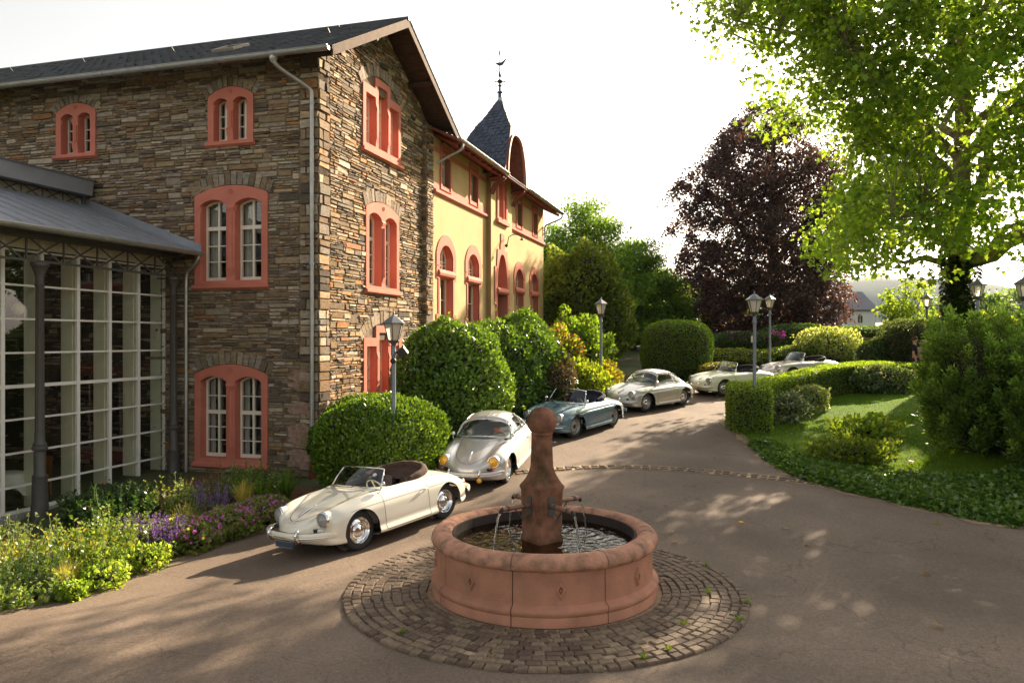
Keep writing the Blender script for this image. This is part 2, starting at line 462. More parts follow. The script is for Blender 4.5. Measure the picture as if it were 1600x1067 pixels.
# asphalt: warm grey aggregate with patches and faint seams
def asphalt_mat():
    m = PM("asphalt", (0.174, 0.130, 0.097), 0.78, var=0.10, scale=0.9, bump=0.0, spec=0.22)
    nt = m.node_tree; N = nt.nodes; L = nt.links; p = N["Principled BSDF"]
    tc = N.new("ShaderNodeTexCoord")
    n1 = N.new("ShaderNodeTexNoise"); n1.inputs["Scale"].default_value = 130; n1.inputs["Detail"].default_value = 2
    v = N.new("ShaderNodeTexVoronoi"); v.inputs["Scale"].default_value = 85
    n2 = N.new("ShaderNodeTexNoise"); n2.inputs["Scale"].default_value = 0.35; n2.inputs["Detail"].default_value = 6; n2.inputs["Distortion"].default_value = 0.6
    for n in (n1, v, n2): L.new(tc.outputs["Object"], n.inputs["Vector"])
    src = p.inputs["Base Color"].links[0].from_socket
    mr = N.new("ShaderNodeMapRange"); mr.inputs[1].default_value = 0.3; mr.inputs[2].default_value = 0.7; mr.inputs[3].default_value = 0.62; mr.inputs[4].default_value = 1.42
    L.new(n1.outputs[0], mr.inputs[0])
    mr2 = N.new("ShaderNodeMapRange"); mr2.inputs[1].default_value = 0.35; mr2.inputs[2].default_value = 0.68; mr2.inputs[3].default_value = 0.8; mr2.inputs[4].default_value = 1.2
    L.new(n2.outputs[0], mr2.inputs[0])
    mu = N.new("ShaderNodeMath"); mu.operation = 'MULTIPLY'; L.new(mr.outputs[0], mu.inputs[0]); L.new(mr2.outputs[0], mu.inputs[1])
    n3 = N.new("ShaderNodeTexNoise"); n3.inputs["Scale"].default_value = 22; n3.inputs["Detail"].default_value = 8; n3.inputs["Roughness"].default_value = .75
    L.new(tc.outputs["Object"], n3.inputs["Vector"])
    mr3 = N.new("ShaderNodeMapRange"); mr3.inputs[1].default_value = .32; mr3.inputs[2].default_value = .68; mr3.inputs[3].default_value = .72; mr3.inputs[4].default_value = 1.28
    L.new(n3.outputs[0], mr3.inputs[0])
    # thin cracks and tar seams
    vc = N.new("ShaderNodeTexVoronoi"); vc.feature = 'DISTANCE_TO_EDGE'; vc.inputs["Scale"].default_value = .42
    dn = N.new("ShaderNodeTexNoise"); dn.inputs["Scale"].default_value = 1.6; dn.inputs["Detail"].default_value = 5
    L.new(tc.outputs["Object"], dn.inputs["Vector"])
    va = N.new("ShaderNodeVectorMath"); va.operation = 'MULTIPLY_ADD'; va.inputs[1].default_value = (.9, .9, .9)
    L.new(dn.outputs["Color"], va.inputs[0]); L.new(tc.outputs["Object"], va.inputs[2]); L.new(va.outputs[0], vc.inputs["Vector"])
    mrc = N.new("ShaderNodeMapRange"); mrc.inputs[1].default_value = 0; mrc.inputs[2].default_value = .006; mrc.inputs[3].default_value = .62; mrc.inputs[4].default_value = 1
    L.new(vc.outputs["Distance"], mrc.inputs[0])
    mu3 = N.new("ShaderNodeMath"); mu3.operation = 'MULTIPLY'; L.new(mu.outputs[0], mu3.inputs[0]); L.new(mr3.outputs[0], mu3.inputs[1])
    mu4 = N.new("ShaderNodeMath"); mu4.operation = 'MULTIPLY'; L.new(mu3.outputs[0], mu4.inputs[0]); L.new(mrc.outputs[0], mu4.inputs[1]); mu = mu4
    h = N.new("ShaderNodeHueSaturation"); L.new(src, h.inputs["Color"]); L.new(mu.outputs[0], h.inputs["Value"])
    L.new(h.outputs[0], p.inputs["Base Color"])
    b = N.new("ShaderNodeBump"); b.inputs["Strength"].default_value = 0.5; b.inputs["Distance"].default_value = 0.006
    L.new(v.outputs["Distance"], b.inputs["Height"]); L.new(b.outputs[0], p.inputs["Normal"])
    return m
M['asphalt'] = asphalt_mat()
M['ground'] = PM("earth_and_grass", (0.055, 0.075, 0.02), 0.95, var=0.35, scale=0.6, stain=(0.10, 0.07, 0.04), stain_amt=0.6, stain_scale=0.3, bump=0.5, bscale=12)
M['lawn'] = PM("lawn_grass", (0.085, 0.165, 0.010), 1.0, var=0.22, scale=1.1, bump=0.9, bscale=70, stain=(0.125, 0.175, 0.018), stain_amt=0.5, stain_scale=0.7, spec=0.1)
M['grit'] = PM("sandy_edge", (0.30, 0.205, 0.125), 0.95, var=0.25, scale=5, bump=0.5, bscale=60)

# ground: one sheet to the horizon, fine near the camera
def graded(lo, hi, fine_lo, fine_hi, step):
    a = list(np.arange(fine_lo, fine_hi + 1e-6, step))
    x = fine_hi; s = step
    while x < hi: s *= 1.35; x += s; a.append(min(x, hi))
    x = fine_lo; s = step
    while x > lo: s *= 1.35; x -= s; a.insert(0, max(x, lo))
    return np.array(sorted(set(a)))
gx = graded(-2500, 2500, -18, 26, 0.5); gy = graded(-400, 3500, -6, 48, 0.5)
X, Y = np.meshgrid(gx, gy); Z = gz(X, Y) - 0.03
mb = MB(); mb.grid([[(X[i, j], Y[i, j], Z[i, j]) for j in range(len(gx))] for i in range(len(gy))])
mb.build('ground', M['ground'], smooth=True, fix=False, kind='structure')

# driveway
ROAD_L = [(-8.2, -9), (-7.6, 3), (-7.0, 9.6), (-5.9, 12.6), (-4.7, 15.1), (-3.2, 16.2), (-1.9, 17.4), (-1.2, 19.4), (-0.2, 21.6), (1.2, 24), (2.6, 26.4), (3.9, 28.3), (6.2, 30.6), (9.6, 32.9), (14, 35.2), (19, 36.6), (26, 37.4)]
ROAD_R = [(32, -9), (26, 3), (18, 9), (11.4, 12.4), (9.1, 13.65), (7.9, 14.9), (6.75, 16.45), (6.35, 17.6), (6.3, 18.8), (6.4, 20.3), (6.5, 22.0), (6.6, 23.6), (7.8, 25.8), (11, 29.2), (15.4, 32.0), (20, 33.3), (26, 34.0)]
# matched control points keep the cross rows from crossing
nR = 220
A = crv([(i, *p) for i, p in enumerate(ROAD_L)], nR)
B = crv([(i, *p) for i, p in enumerate(ROAD_R)], nR)
ti = np.linspace(0, len(ROAD_L) - 1, nR)
A = np.stack([np.interp(ti, A[:, 0], A[:, j]) for j in (1, 2)], axis=1)
B = np.stack([np.interp(ti, B[:, 0], B[:, j]) for j in (1, 2)], axis=1)
EL, ER = A, B
sheet('driveway', A, B, 70, M['asphalt'], 0.0)

def offs(P, d):
    T = np.gradient(P, axis=0); T /= np.linalg.norm(T, axis=1)[:, None]
    return P + np.stack([-T[:, 1], T[:, 0]], axis=1) * d
# sandy strip along the left edge and beside the lawn
i0, i1 = 22, 62
wob = 0.10 + 0.09 * np.sin(np.arange(i1 - i0) * 0.9) + 0.07 * RS.rand(i1 - i0)
sheet('path_edge', offs(EL, 0.25)[i0:i1], offs(EL, 0)[i0:i1] + (offs(EL, -1) - EL)[i0:i1] * wob[:, None], 5, M['grit'], 0.005)
i0, i1 = 40, 175
wob = 0.11 + 0.06 * np.sin(np.arange(i1 - i0) * 0.7) + 0.09 * RS.rand(i1 - i0)
sheet('path_edge', offs(ER, -0.3)[i0:i1], ER[i0:i1] + (offs(ER, 1) - ER)[i0:i1] * wob[:, None], 4, M['grit'], 0.0055)
# planted bed at the foot of the building
bi = [k for k in range(nR) if EL[k, 1] > 7.5 and EL[k, 1] < 16.8]
bA = EL[bi]; bB = bA.copy(); bB[:, 0] -= np.linspace(2.2, 5.2, len(bi)); bB[:, 1] += np.linspace(0.5, 3.0, len(bi))
sheet('flower_bed', bA, bB, 14, M['soil'], 0.012, fn=lambda x, y: gz(x, y) + 0.02 * np.sin(x * 7) * np.sin(y * 6))
# lawn on the inside of the bend
li = [k for k in range(nR) if EL[k, 1] > 0 and ER[k, 1] > 11.5 and ER[k, 1] < 33.9]
lA = ER[li]; lB = np.stack([np.linspace(24, 26, len(li)), np.linspace(12.5, 33, len(li))], axis=1)
sheet('lawn', offs(ER, -0.12)[li], lB, 60, M['lawn'], 0.008)

# stone setts: ring round the fountain
def sett_mesh(k, w, l, h=0.04):
    r = np.random.RandomState(100 + k)
    mb = MB(); j = lambda a: (r.rand() - .5) * a
    lo = [(-w / 2 + j(.012), -l / 2 + j(.012), 0), (w / 2 + j(.012), -l / 2 + j(.012), 0), (w / 2 + j(.012), l / 2 + j(.012), 0), (-w / 2 + j(.012), l / 2 + j(.012), 0)]
    mid = [(x * .97, y * .97, h * .62 + j(.006)) for x, y, z in lo]
    top = [(x * .80, y * .80, h + j(.006)) for x, y, z in lo]
    mb.add(lo + mid + top, [(0, 1, 5, 4), (1, 2, 6, 5), (2, 3, 7, 6), (3, 0, 4, 7), (4, 5, 9, 8), (5, 6, 10, 9), (6, 7, 11, 10), (7, 4, 8, 11), (8, 9, 10, 11)])
    me = bpy.data.meshes.new('sett'); me.from_pydata(mb.v, [], mb.f); me.materials.append(M['sett']); me.update()
    return me
SETTS = [sett_mesh(k, 0.108 + 0.012 * (k % 4), 0.138 + 0.018 * (k % 5)) for k in range(12)]

RI, RO = 1.56, 2.66
mb = MB(); nseg = 128
rows = []
for rr in np.linspace(RI - 0.2, RO + 0.03, 6):
    rows.append([(FC[0] + (rr + (0.05 * RS.rand() if rr > RO else 0)) * math.cos(a), FC[1] + (rr) * math.sin(a), 0.008 - (0.004 if rr > RO else 0)) for a in np.linspace(0, 2 * math.pi, nseg + 1)])
mb.grid(rows)
paving = mb.build('fountain_paving', M['sett_joint'], fix=True, kind='structure')
cand = []
r = RI + 0.05
k = 0
while r < RO - 0.03:
    dr = 0.116 + 0.018 * RS.rand()
    n = int(2 * math.pi * (r + dr / 2) / 0.156)
    ph = RS.rand()
    for i in range(n):
        a = 2 * math.pi * (i + ph + 0.12 * (RS.rand() - .5)) / n
        rr = r + dr / 2 + 0.012 * (RS.rand() - .5)
        cand.append((FC[0] + rr * math.cos(a), FC[1] + rr * math.sin(a), a, dr / 0.136, (2 * math.pi * rr / n) / 0.174))
    r += dr
cand = [c for c in cand if not (RS.rand() < 0.012)]
def set_sett(o, c, z):
    o.location = (c[0], c[1], z + 0.006 * (RS.rand() - .6)); o.rotation_euler = (0.05 * (RS.rand() - .5), 0.05 * (RS.rand() - .5), c[2] + 0.08 * (RS.rand() - .5))
    o.scale = (c[3] * (0.95 + .1 * RS.rand()), c[4] * (0.92 + .12 * RS.rand()), 1.0)
def lay_setts(cand, parent, zf, limit=300):
    vis = sorted(cand, key=lambda c: c[1] + (100 if (c[1] > FC[1] + 0.6 and abs(c[0] - FC[0]) < 1.3) else 0))
    for i, c in enumerate(vis[:limit]):
        o = link_mesh('sett', SETTS[RS.randint(12)], parent); set_sett(o, c, zf(c[0], c[1]))
    if len(vis) > limit:
        mb = MB()
        for c in vis[limit:]:
            me = SETTS[RS.randint(12)]; cs, sn = math.cos(c[2]), math.sin(c[2])
            mb.add([(c[0] + v.co.x * c[3] * cs - v.co.y * c[4] * sn, c[1] + v.co.x * c[3] * sn + v.co.y * c[4] * cs, v.co.z + zf(c[0], c[1])) for v in me.vertices], [tuple(p.vertices) for p in me.polygons])
        mb.build('setts', M['sett'], parent, kind='stuff', fix=False)
lay_setts(cand, paving, lambda x, y: 0.0)

# double row of setts across the drive
line = crv([(-0.9, 17.5), (1.05, 18.0), (3.0, 18.15), (4.85, 17.6), (6.3, 16.9), (7.2, 16.1)], 200)
T = np.gradient(line, axis=0); T /= np.linalg.norm(T, axis=1)[:, None]
rows = [[(*(line[i] + np.array([-T[i, 1], T[i, 0]]) * w), g1(*(line[i] + np.array([-T[i, 1], T[i, 0]]) * w)) + 0.006) for w in (-0.2, 0, 0.2)] for i in range(200)]
mb = MB(); mb.grid(rows)
gut = mb.build('sett_gutter', M['sett_joint'], fix=True, kind='structure')
if gut.data.polygons[0].normal.z < 0: gut.data.flip_normals()
cand2 = []
Ltot = np.linalg.norm(np.diff(line, axis=0), axis=1).sum()
for row in (-0.085, 0.085):
    n = int(Ltot / 0.2)
    for i in range(n):
        q = (i + .5 + 0.2 * (RS.rand() - .5)) / n * 199; j = int(q)
        p = line[j] + np.array([-T[j, 1], T[j, 0]]) * row
        cand2.append((p[0], p[1], math.atan2(T[j, 1], T[j, 0]) + math.pi / 2, 1.05, 1.0))
lay_setts(cand2, gut, lambda x, y: g1(x, y) - 0.012)
# ------------------------------------------------------------------ stone building
def wl(a, z, d): return tuple(CC + LV * a + FV * d + Vector((0, 0, z)))     # long front
def wg(a, z, d): return tuple(CC + GV * a + NV * d + Vector((0, 0, z)))     # gable wall

def arc_outline(a0, a1, z0, zs, zt, n=10):
    """rectangle with a segmental arch: spring zs, crown zt (counter-clockwise)"""
    c = (a0 + a1) / 2; w = (a1 - a0) / 2; h = zt - zs
    if h < 1e-4: return [(a0, z0), (a1, z0), (a1, zs), (a0, zs)]
    r = (w * w + h * h) / (2 * h); cz = zt - r; th = math.asin(min(1, w / r))
    pts = [(a0, z0), (a1, z0)]
    for i in range(n + 1):
        t = th - 2 * th * i / n
        pts.append((c + r * math.sin(t), cz + r * math.cos(t)))
    return pts

def shrink(o, e):
    return [(o[0] + e, o[1] - e, *[x for x in o[2:]])]

def casement(frame_parent, off, fn, a0, a1, z0, zs, zt, dep, mat, glass, transom=None, cols=2, rows=(1, 3), stile=0.06, name='window_frame', pane_name='pane', curtain=None, dback=0.5):
    """white casement: frame with pane holes + every pane as a piece of its own"""
    w = a1 - a0
    holes = []
    zi0, zi1 = z0 + 0.09, zs - 0.02
    bands = []
    if transom is None: bands = [(zi0, zs - stile * 0.5, rows[-1])]
    else: bands = [(zi0, transom - 0.05, rows[1]), (transom + 0.05, zs - 0.02, rows[0])]
    for bi, (b0, b1, nr) in enumerate(bands):
        top_band = (bi == len(bands) - 1)
        for c in range(cols):
            ca0 = a0 + stile + (w - 2 * stile) * c / cols + (0.03 if c > 0 else 0)
            ca1 = a0 + stile + (w - 2 * stile) * (c + 1) / cols - (0.03 if c < cols - 1 else 0)
            for r in range(nr):
                r0 = b0 + (b1 - b0) * r / nr + (0.012 if r > 0 else 0)
                r1 = b0 + (b1 - b0) * (r + 1) / nr - (0.012 if r < nr - 1 else 0)
                hl = [(ca0, r0), (ca1, r0), (ca1, r1), (ca0, r1)]
                if top_band and r == nr - 1 and zt - zs > 0.03:
                    # follow the arch on the top row
                    h = zt - zs; hw = w / 2; rad = (hw * hw + h * h) / (2 * h); cz = zt - rad; ac = (a0 + a1) / 2
                    f = lambda a: cz + math.sqrt(max(0, rad * rad - (a - ac) ** 2)) - stile
                    am = (ca0 + ca1) / 2
                    hl = [(ca0, r0), (ca1, r0), (ca1, f(ca1)), (am, f(am)), (ca0, f(ca0))]
                holes.append(hl)
    outer = arc_outline(a0, a1, z0, zs, zt, 8)
    mb = MB(); mb.plate(outer, holes, fn, dep + 0.05, dep - 0.02)
    fr = mb.build(name, mat, frame_parent, off)
    for hl in holes:
        mb = MB(); mb.add([fn(p[0], p[1], dep) for p in hl], [tuple(range(len(hl)))])
        mb.build(pane_name, glass, frame_parent, off, fix=False)
    if curtain:
        for (c0, c1, cz0) in curtain:
            mb = MB(); rows_ = []
            n = 26
            for z in (cz0, zt):
                rows_.append([fn(a0 + w * (c0 + (c1 - c0) * i / n), z, dep - 0.14 + 0.025 * math.sin(i * 1.9) * (1 if i % 2 else .6)) for i in range(n + 1)])
            mb.grid(rows_); mb.build('curtain', M['curtain'], frame_parent, off, smooth=True, fix=False)

def rosette(mb, fn, a, z, d, r=0.07):
    mb.tube([fn(a + r * math.cos(t), z + r * math.sin(t), d) for t in np.linspace(0, 2 * math.pi, 12, endpoint=False)], 0.012, 5, closed=True)
    for k in range(6):
        t = k * math.pi / 3
        mb.tube([fn(a, z, d), fn(a + r * .8 * math.cos(t), z + r * .8 * math.sin(t), d)], 0.012, 4)

BASE = tuple(CC)
stone_b = thing('stone_building', 'tall slate-stone house with pink window surrounds and grey slate gable roof', 'building', BASE)

HOLES_L, HOLES_G = [], []
EXC = {'l': [], 'g': []}

def voussoirs(fn, ac, w, zs, zt, length=0.34, cnt=14, parent=stone_b, off=BASE, gable=False):
    h = zt - zs; hw = w / 2; r = (hw * hw + h * h) / (2 * h); cz = zt - r; th = math.asin(min(1, hw / r)) * 1.06
    for i in range(cnt):
        t0 = th - 2 * th * i / cnt; t1 = th - 2 * th * (i + 1) / cnt
        g = 0.012 / r
        l = length * (0.85 + 0.3 * RS.rand()); pr = 0.03 + 0.02 * RS.rand()
        P = []
        for d, ins in ((pr, 0.008), (-0.02, 0)):
            for (t, rr) in ((t0 - g, r + 0.012 + ins), (t1 + g, r + 0.012 + ins), (t1 + g, r + l), (t0 - g, r + l)):
                P.append(fn(ac + rr * math.sin(t), cz + rr * math.cos(t), d))
        mb = MB(); mb.c = stone_col(gable, True)
        mb.add(P, [(0, 1, 2, 3), (0, 4, 5, 1), (1, 5, 6, 2), (2, 6, 7, 3), (3, 7, 4, 0)])
        mb.build('arch_stone', M['stone'], parent, off, fix=False)

def stone_col(gable, arch=False):
    pal = [((0.27, 0.235, 0.195), 5), ((0.36, 0.325, 0.275), 4), ((0.20, 0.145, 0.095), 4), ((0.29, 0.16, 0.08), 1.0), ((0.11, 0.095, 0.082), 2.4), ((0.33, 0.265, 0.185), 1.3), ((0.23, 0.185, 0.125), 3)]
    if gable: pal = [((0.19, 0.175, 0.155), 4), ((0.40, 0.355, 0.29), 2.4), ((0.17, 0.125, 0.08), 3), ((0.36, 0.19, 0.085), 1.3), ((0.07, 0.06, 0.05), 1.5), ((0.34, 0.26, 0.165), 3), ((0.19, 0.155, 0.105), 3)]  # tanner copy of the same stone, paints sunlight into the gable's colour
    if arch: pal = [((0.23, 0.21, 0.19), 4), ((0.18, 0.145, 0.11), 3), ((0.27, 0.23, 0.175), 2)]
    ws = np.array([p[1] for p in pal], float); ws /= ws.sum()
    c = np.array(pal[RS.choice(len(pal), p=ws)][0])
    c = c * (np.array([1.15, 1.06, .95]) if not gable else np.array([1.24, 1.09, .93])) * (0.82 + 0.38 * RS.rand()) * (1 + 0.06 * (RS.rand(3) - .5))
    return tuple(c)

STONES = []      # (projected size, verts, color)
def lay_stones(fn, a0, a1, z0, z1, exc, zcap=None, gable=False, big_ends=False):
    z = z0
    while z < z1:
        bh = RS.uniform(0.17, 0.40)
        a = a0 - RS.uniform(0, .3) if not big_ends else a0
        while a < a1:
            bw = RS.uniform(0.35, 1.15)
            split_block(fn, a, min(a + bw, a1), z, z + bh, exc, zcap, gable, a0, a1)
            a += bw
        z += bh

def split_block(fn, a0, a1, z0, z1, exc, zcap, gable, A0, A1):
    # thin layers, each cut into one to three stones
    z = z0; H = z1 - z0
    hs = []
    while z < z1 - 1e-6:
        h = RS.choice([RS.uniform(0.042, 0.07), RS.uniform(0.07, 0.115), RS.uniform(0.115, 0.19)], p=[.40, .43, .17])
        if z1 - (z + h) < 0.04: h = z1 - z
        hs.append((z, z + h)); z += h
    for (b, t) in hs:
        a = a0; w = a1 - a0; hh = t - b
        while a < a1 - 1e-6:
            l = np.clip(RS.uniform(1.8, 7.0) * hh, 0.15, 0.85)
            if a1 - (a + l) < 0.12: l = a1 - a
            one_stone(fn, max(a, A0), min(a + l, A1), b, t, exc, zcap, gable); a += l

def one_stone(fn, a0, a1, z0, z1, exc, zcap, gable):
    if a1 - a0 < 0.06: return
    ac, zc = (a0 + a1) / 2, (z0 + z1) / 2
    for (e0, e1, ez0, ezs, ezt) in exc:
        if a1 > e0 and a0 < e1 and z1 > ez0 + .03 and z0 < ezt:
            if z0 > ezs - .02:    # arch zone
                u = (ac - (e0 + e1) / 2) / ((e1 - e0) / 2)
                if abs(u) < 1 and zc < ezs + (ezt - ezs) * (1 - u * u) + 0.02: return
                if abs(u) >= 1 or zc >= ezs + (ezt - ezs) * (1 - u * u): continue
            lft, rgt = e0 - a0, a1 - e1
            if z0 < ez0 and z1 > ez0: z1 = ez0; zc = (z0 + z1) / 2; continue
            if lft > rgt and lft > 0.07: a1 = e0
            elif rgt > 0.07: a0 = e1
            else: return
            ac = (a0 + a1) / 2
    if z1 - z0 < 0.03: return
    g = 0.010
    jj = lambda s: (RS.rand() - .5) * s
    hh = z1 - z0
    tl = jj(.03)
    q = [[a0 + g, z0 + g * .7 - tl * .5], [a1 - g, z0 + g * .7 + tl * .5], [a1 - g + jj(.05), z1 - g * .7 + tl * .5], [a0 + g + jj(.05), z1 - g * .7 - tl * .5]]
    q = [[p[0] + jj(.02), p[1] + jj(.014)] for p in q]
    if zcap is not None:
        for p in q: p[1] = min(p[1], zcap(p[0]))
        if q[3][1] - q[0][1] < 0.02 and q[2][1] - q[1][1] < 0.02: return
    pr = RS.uniform(0.012, 0.05)
    if RS.rand() < 0.07: pr = RS.uniform(-0.005, 0.012)
    ins = min(0.014, hh * .16)
    ca, cz = (a0 + a1) / 2, (q[0][1] + q[2][1]) / 2
    fr = [(p[0] + (ins if p[0] < ca else -ins), p[1] + (ins if p[1] < cz else -ins), pr + jj(.016)) for p in q]
    P = [fn(*p) for p in fr] + [fn(p[0], p[1], -0.02) for p in q]
    pc = Vector(P[0])
    STONES.append(((a1 - a0) * hh / (pc.y ** 2) * (1 + 0.2 * RS.rand()), P, stone_col(gable)))

# --- window surrounds -------------------------------------------------
def double_window(fn, side, ac, zb, W=2.2, ow=0.79, mull=0.26, oz0=0.24, osp=2.22, oct_=2.35, sp=2.47, ct=2.70, transom=1.55, rows=(1, 3), curtain=None, cols=2, sill=0.05, vo=14, dep=-0.24, lintel_box=False, rows2=None):
    """two arched lights under one segmental pink surround"""
    a0, a1 = ac - W / 2, ac + W / 2
    ops = []
    ops.append((ac - mull / 2 - ow, ac - mull / 2)); ops.append((ac + mull / 2, ac + mull / 2 + ow))
    outer = arc_outline(a0, a1, zb + 0.10, zb + sp, zb + ct, 14)
    holes = [arc_outline(o0, o1, zb + oz0, zb + osp, zb + oct_, 8) for o0, o1 in ops]
    mb = MB()
    mb.plate(outer, holes, fn, 0.05, -0.06, dep - 0.03)
    # chamfer strips and capitals of the middle post
    for x in (ac,):
        mb.tube([fn(x, zb + oz0 + 0.30, 0.045), fn(x, zb + osp - 0.25, 0.045)], 0.07, 8)
        mb.add([fn(x - .10, zb + osp - .22, .05), fn(x + .10, zb + osp - .22, .05), fn(x + .12, zb + osp - .1, .085), fn(x - .12, zb + osp - .1, .085), fn(x - .12, zb + osp - .04, .05), fn(x + .12, zb + osp - .04, .05)], [(0, 1, 2, 3), (3, 2, 5, 4)])
        mb.add([fn(x - .10, zb + oz0 + .12, .055), fn(x + .10, zb + oz0 + .12, .055), fn(x + .10, zb + oz0 + .30, .085), fn(x - .10, zb + oz0 + .30, .085), fn(x - .06, zb + oz0 + .36, .05), fn(x + .06, zb + oz0 + .36, .05)], [(0, 1, 2, 3), (3, 2, 5, 4)])
    for o0, o1 in ops:       # small corbels at the springing
        for x in (o0, o1):
            mb.tube([fn(x, zb + osp - 0.20, 0.0), fn(x, zb + osp - 0.06, 0.02)], [0.02, 0.045], 6)
    rosette(mb, fn, ac, zb + (oct_ + ct) / 2 + 0.02, 0.055, 0.06 if W > 1.5 else 0.045)
    w = mb.build('window', M['pink'], stone_b, BASE)
    mb = MB()    # sloping sill
    e = sill
    mb.add([fn(a0 - e, zb, 0.05), fn(a1 + e, zb, 0.05), fn(a1 + e, zb + .05, 0.12), fn(a0 - e, zb + .05, 0.12), fn(a1 + e, zb + .12, 0.12), fn(a0 - e, zb + .12, 0.12), fn(a1 - .06, zb + oz0 + .01, dep), fn(a0 + .06, zb + oz0 + .01, dep), fn(a1 + e, zb, -.02), fn(a0 - e, zb, -.02), fn(a1 + e, zb + .12, -.02), fn(a0 - e, zb + .12, -.02)],
           [(0, 1, 2, 3), (3, 2, 4, 5), (5, 4, 6, 7), (9, 8, 1, 0), (1, 8, 10, 4, 2), (9, 0, 3, 5, 11)])
    mb.build("sill", M["pink"], w, BASE, fix=False)
    for o0, o1 in ops:
        casement(w, BASE, fn, o0 - .01, o1 + .01, zb + oz0 + 0.01, zb + osp + .01, zb + oct_ + .01, dep, M['cream_wood'], M['glass'],
                 transom=None if transom is None else zb + transom, cols=cols, rows=rows, curtain=curtain, stile=0.06 if W > 1.5 else 0.04)
    voussoirs(fn, ac, W, zb + sp, zb + ct, 0.34 if W > 1.5 else 0.26, vo, gable=(side == 'g'))
    (HOLES_L if side == 'l' else HOLES_G).append([(a0 + .06, zb + .12), (a1 - .06, zb + .12), (a1 - .06, zb + sp - .05), (a0 + .06, zb + sp - .05)])
    EXC[side].append((a0, a1, zb + 0.01, zb + sp, zb + ct + (0.33 if W > 1.5 else .25)))
    return w

double_window(wl, 'l', 2.53, 4.73, transom=1.63, rows=(1, 3), curtain=[(0, .35, 4.9), (.72, 1, 4.9)])
double_window(wl, 'l', 2.53, 0.09, oz0=0.27, osp=2.26, oct_=2.40, sp=2.45, ct=2.71, transom=1.45, rows=(2, 3), curtain=[(0.8, 1.0, .3)])
for ac, cur in ((2.54, [(0, 1, 8.5)]), (7.54, [(0, .5, 8.5)])):
    double_window(wl, 'l', ac, 8.43, W=1.37, ow=0.42, mull=0.17, oz0=0.16, osp=1.17, oct_=1.27, sp=1.31, ct=1.55, transom=None, rows=(3,), cols=2, curtain=cur, vo=11)
double_window(wg, 'g', 3.6, 4.74, transom=1.63, rows=(1, 3), curtain=[(0, 1, 4.9)])

def triple_window(fn, ac, zb, H=1.95, curtain=None):
    W = 2.5; ow = 0.60; post = (W - 3 * ow) / 4
    a0, a1 = ac - W / 2, ac + W / 2
    c0, c1 = a0 + post + ow, a1 - post - ow
    hi = H + 0.35
    outer = [(a0, zb + .1), (a1, zb + .1), (a1, zb + H), (c1 + 0.02, zb + H), (c1 + 0.02, zb + hi), (c0 - 0.02, zb + hi), (c0 - 0.02, zb + H), (a0, zb + H)]
    ops = [(a0 + post, a0 + post + ow, H - .24), (c0 + post, c1 - post, hi - .2), (a1 - post - ow, a1 - post, H - .24)]
    holes = [[(o0, zb + .28), (o1, zb + .28), (o1, zb + t), (o0, zb + t)] for o0, o1, t in ops]
    mb = MB(); mb.plate(outer, holes, fn, 0.06, -0.06, -0.23)
    for x in (c0 + post / 2, c1 - post / 2):
        mb.add([fn(x - .09, zb + .42, .06), fn(x + .09, zb + .42, .06), fn(x + .05, zb + .62, .09), fn(x - .05, zb + .62, .09), fn(x + .05, zb + H - .6, .09), fn(x - .05, zb + H - .6, .09), fn(x + .09, zb + H - .4, .062), fn(x - .09, zb + H - .4, .062)],
               [(0, 1, 2, 3), (3, 2, 4, 5), (5, 4, 6, 7)])
    w = mb.build('window', M['pink'], stone_b, BASE)
    mb = MB(); e = 0.08
    mb.add([fn(a0 - e, zb - .02, 0.06), fn(a1 + e, zb - .02, 0.06), fn(a1 + e, zb + .03, 0.14), fn(a0 - e, zb + .03, 0.14), fn(a1 + e, zb + .12, 0.14), fn(a0 - e, zb + .12, 0.14), fn(a1, zb + .27, -.20), fn(a0, zb + .27, -.20), fn(a1 + e, zb - .02, -.02), fn(a0 - e, zb - .02, -.02), fn(a1 + e, zb + .12, -.02), fn(a0 - e, zb + .12, -.02)],
           [(0, 1, 2, 3), (3, 2, 4, 5), (5, 4, 6, 7), (9, 8, 1, 0), (1, 8, 10, 4, 2), (9, 0, 3, 5, 11)])
    mb.build('sill', M['pink'], w, BASE, fix=False)
    for o0, o1, t in ops:
        casement(w, BASE, fn, o0 - .01, o1 + .01, zb + .28, zb + t + .01, zb + t + .011, -0.20, M['cream_wood'], M['glass'], transom=zb + t - .62, cols=2, rows=(1, 2), curtain=curtain, stile=0.05)
    voussoirs(fn, ac, W, zb + H - .05, zb + hi + 0.06, 0.34, 16, gable=True)
    HOLES_G.append([(a0 + .06, zb + .12), (a1 - .06, zb + .12), (a1 - .06, zb + H - .06), (a0 + .06, zb + H - .06)])
    EXC['g'].append((a0, a1, zb + 0.01, zb + H - .05, zb + hi + .42))
triple_window(wg, 3.55, 8.70, curtain=[(0, 1, 8.9)])
triple_window(wg, 3.60, 1.62, H=1.87, curtain=[(0, 1, 1.8)])

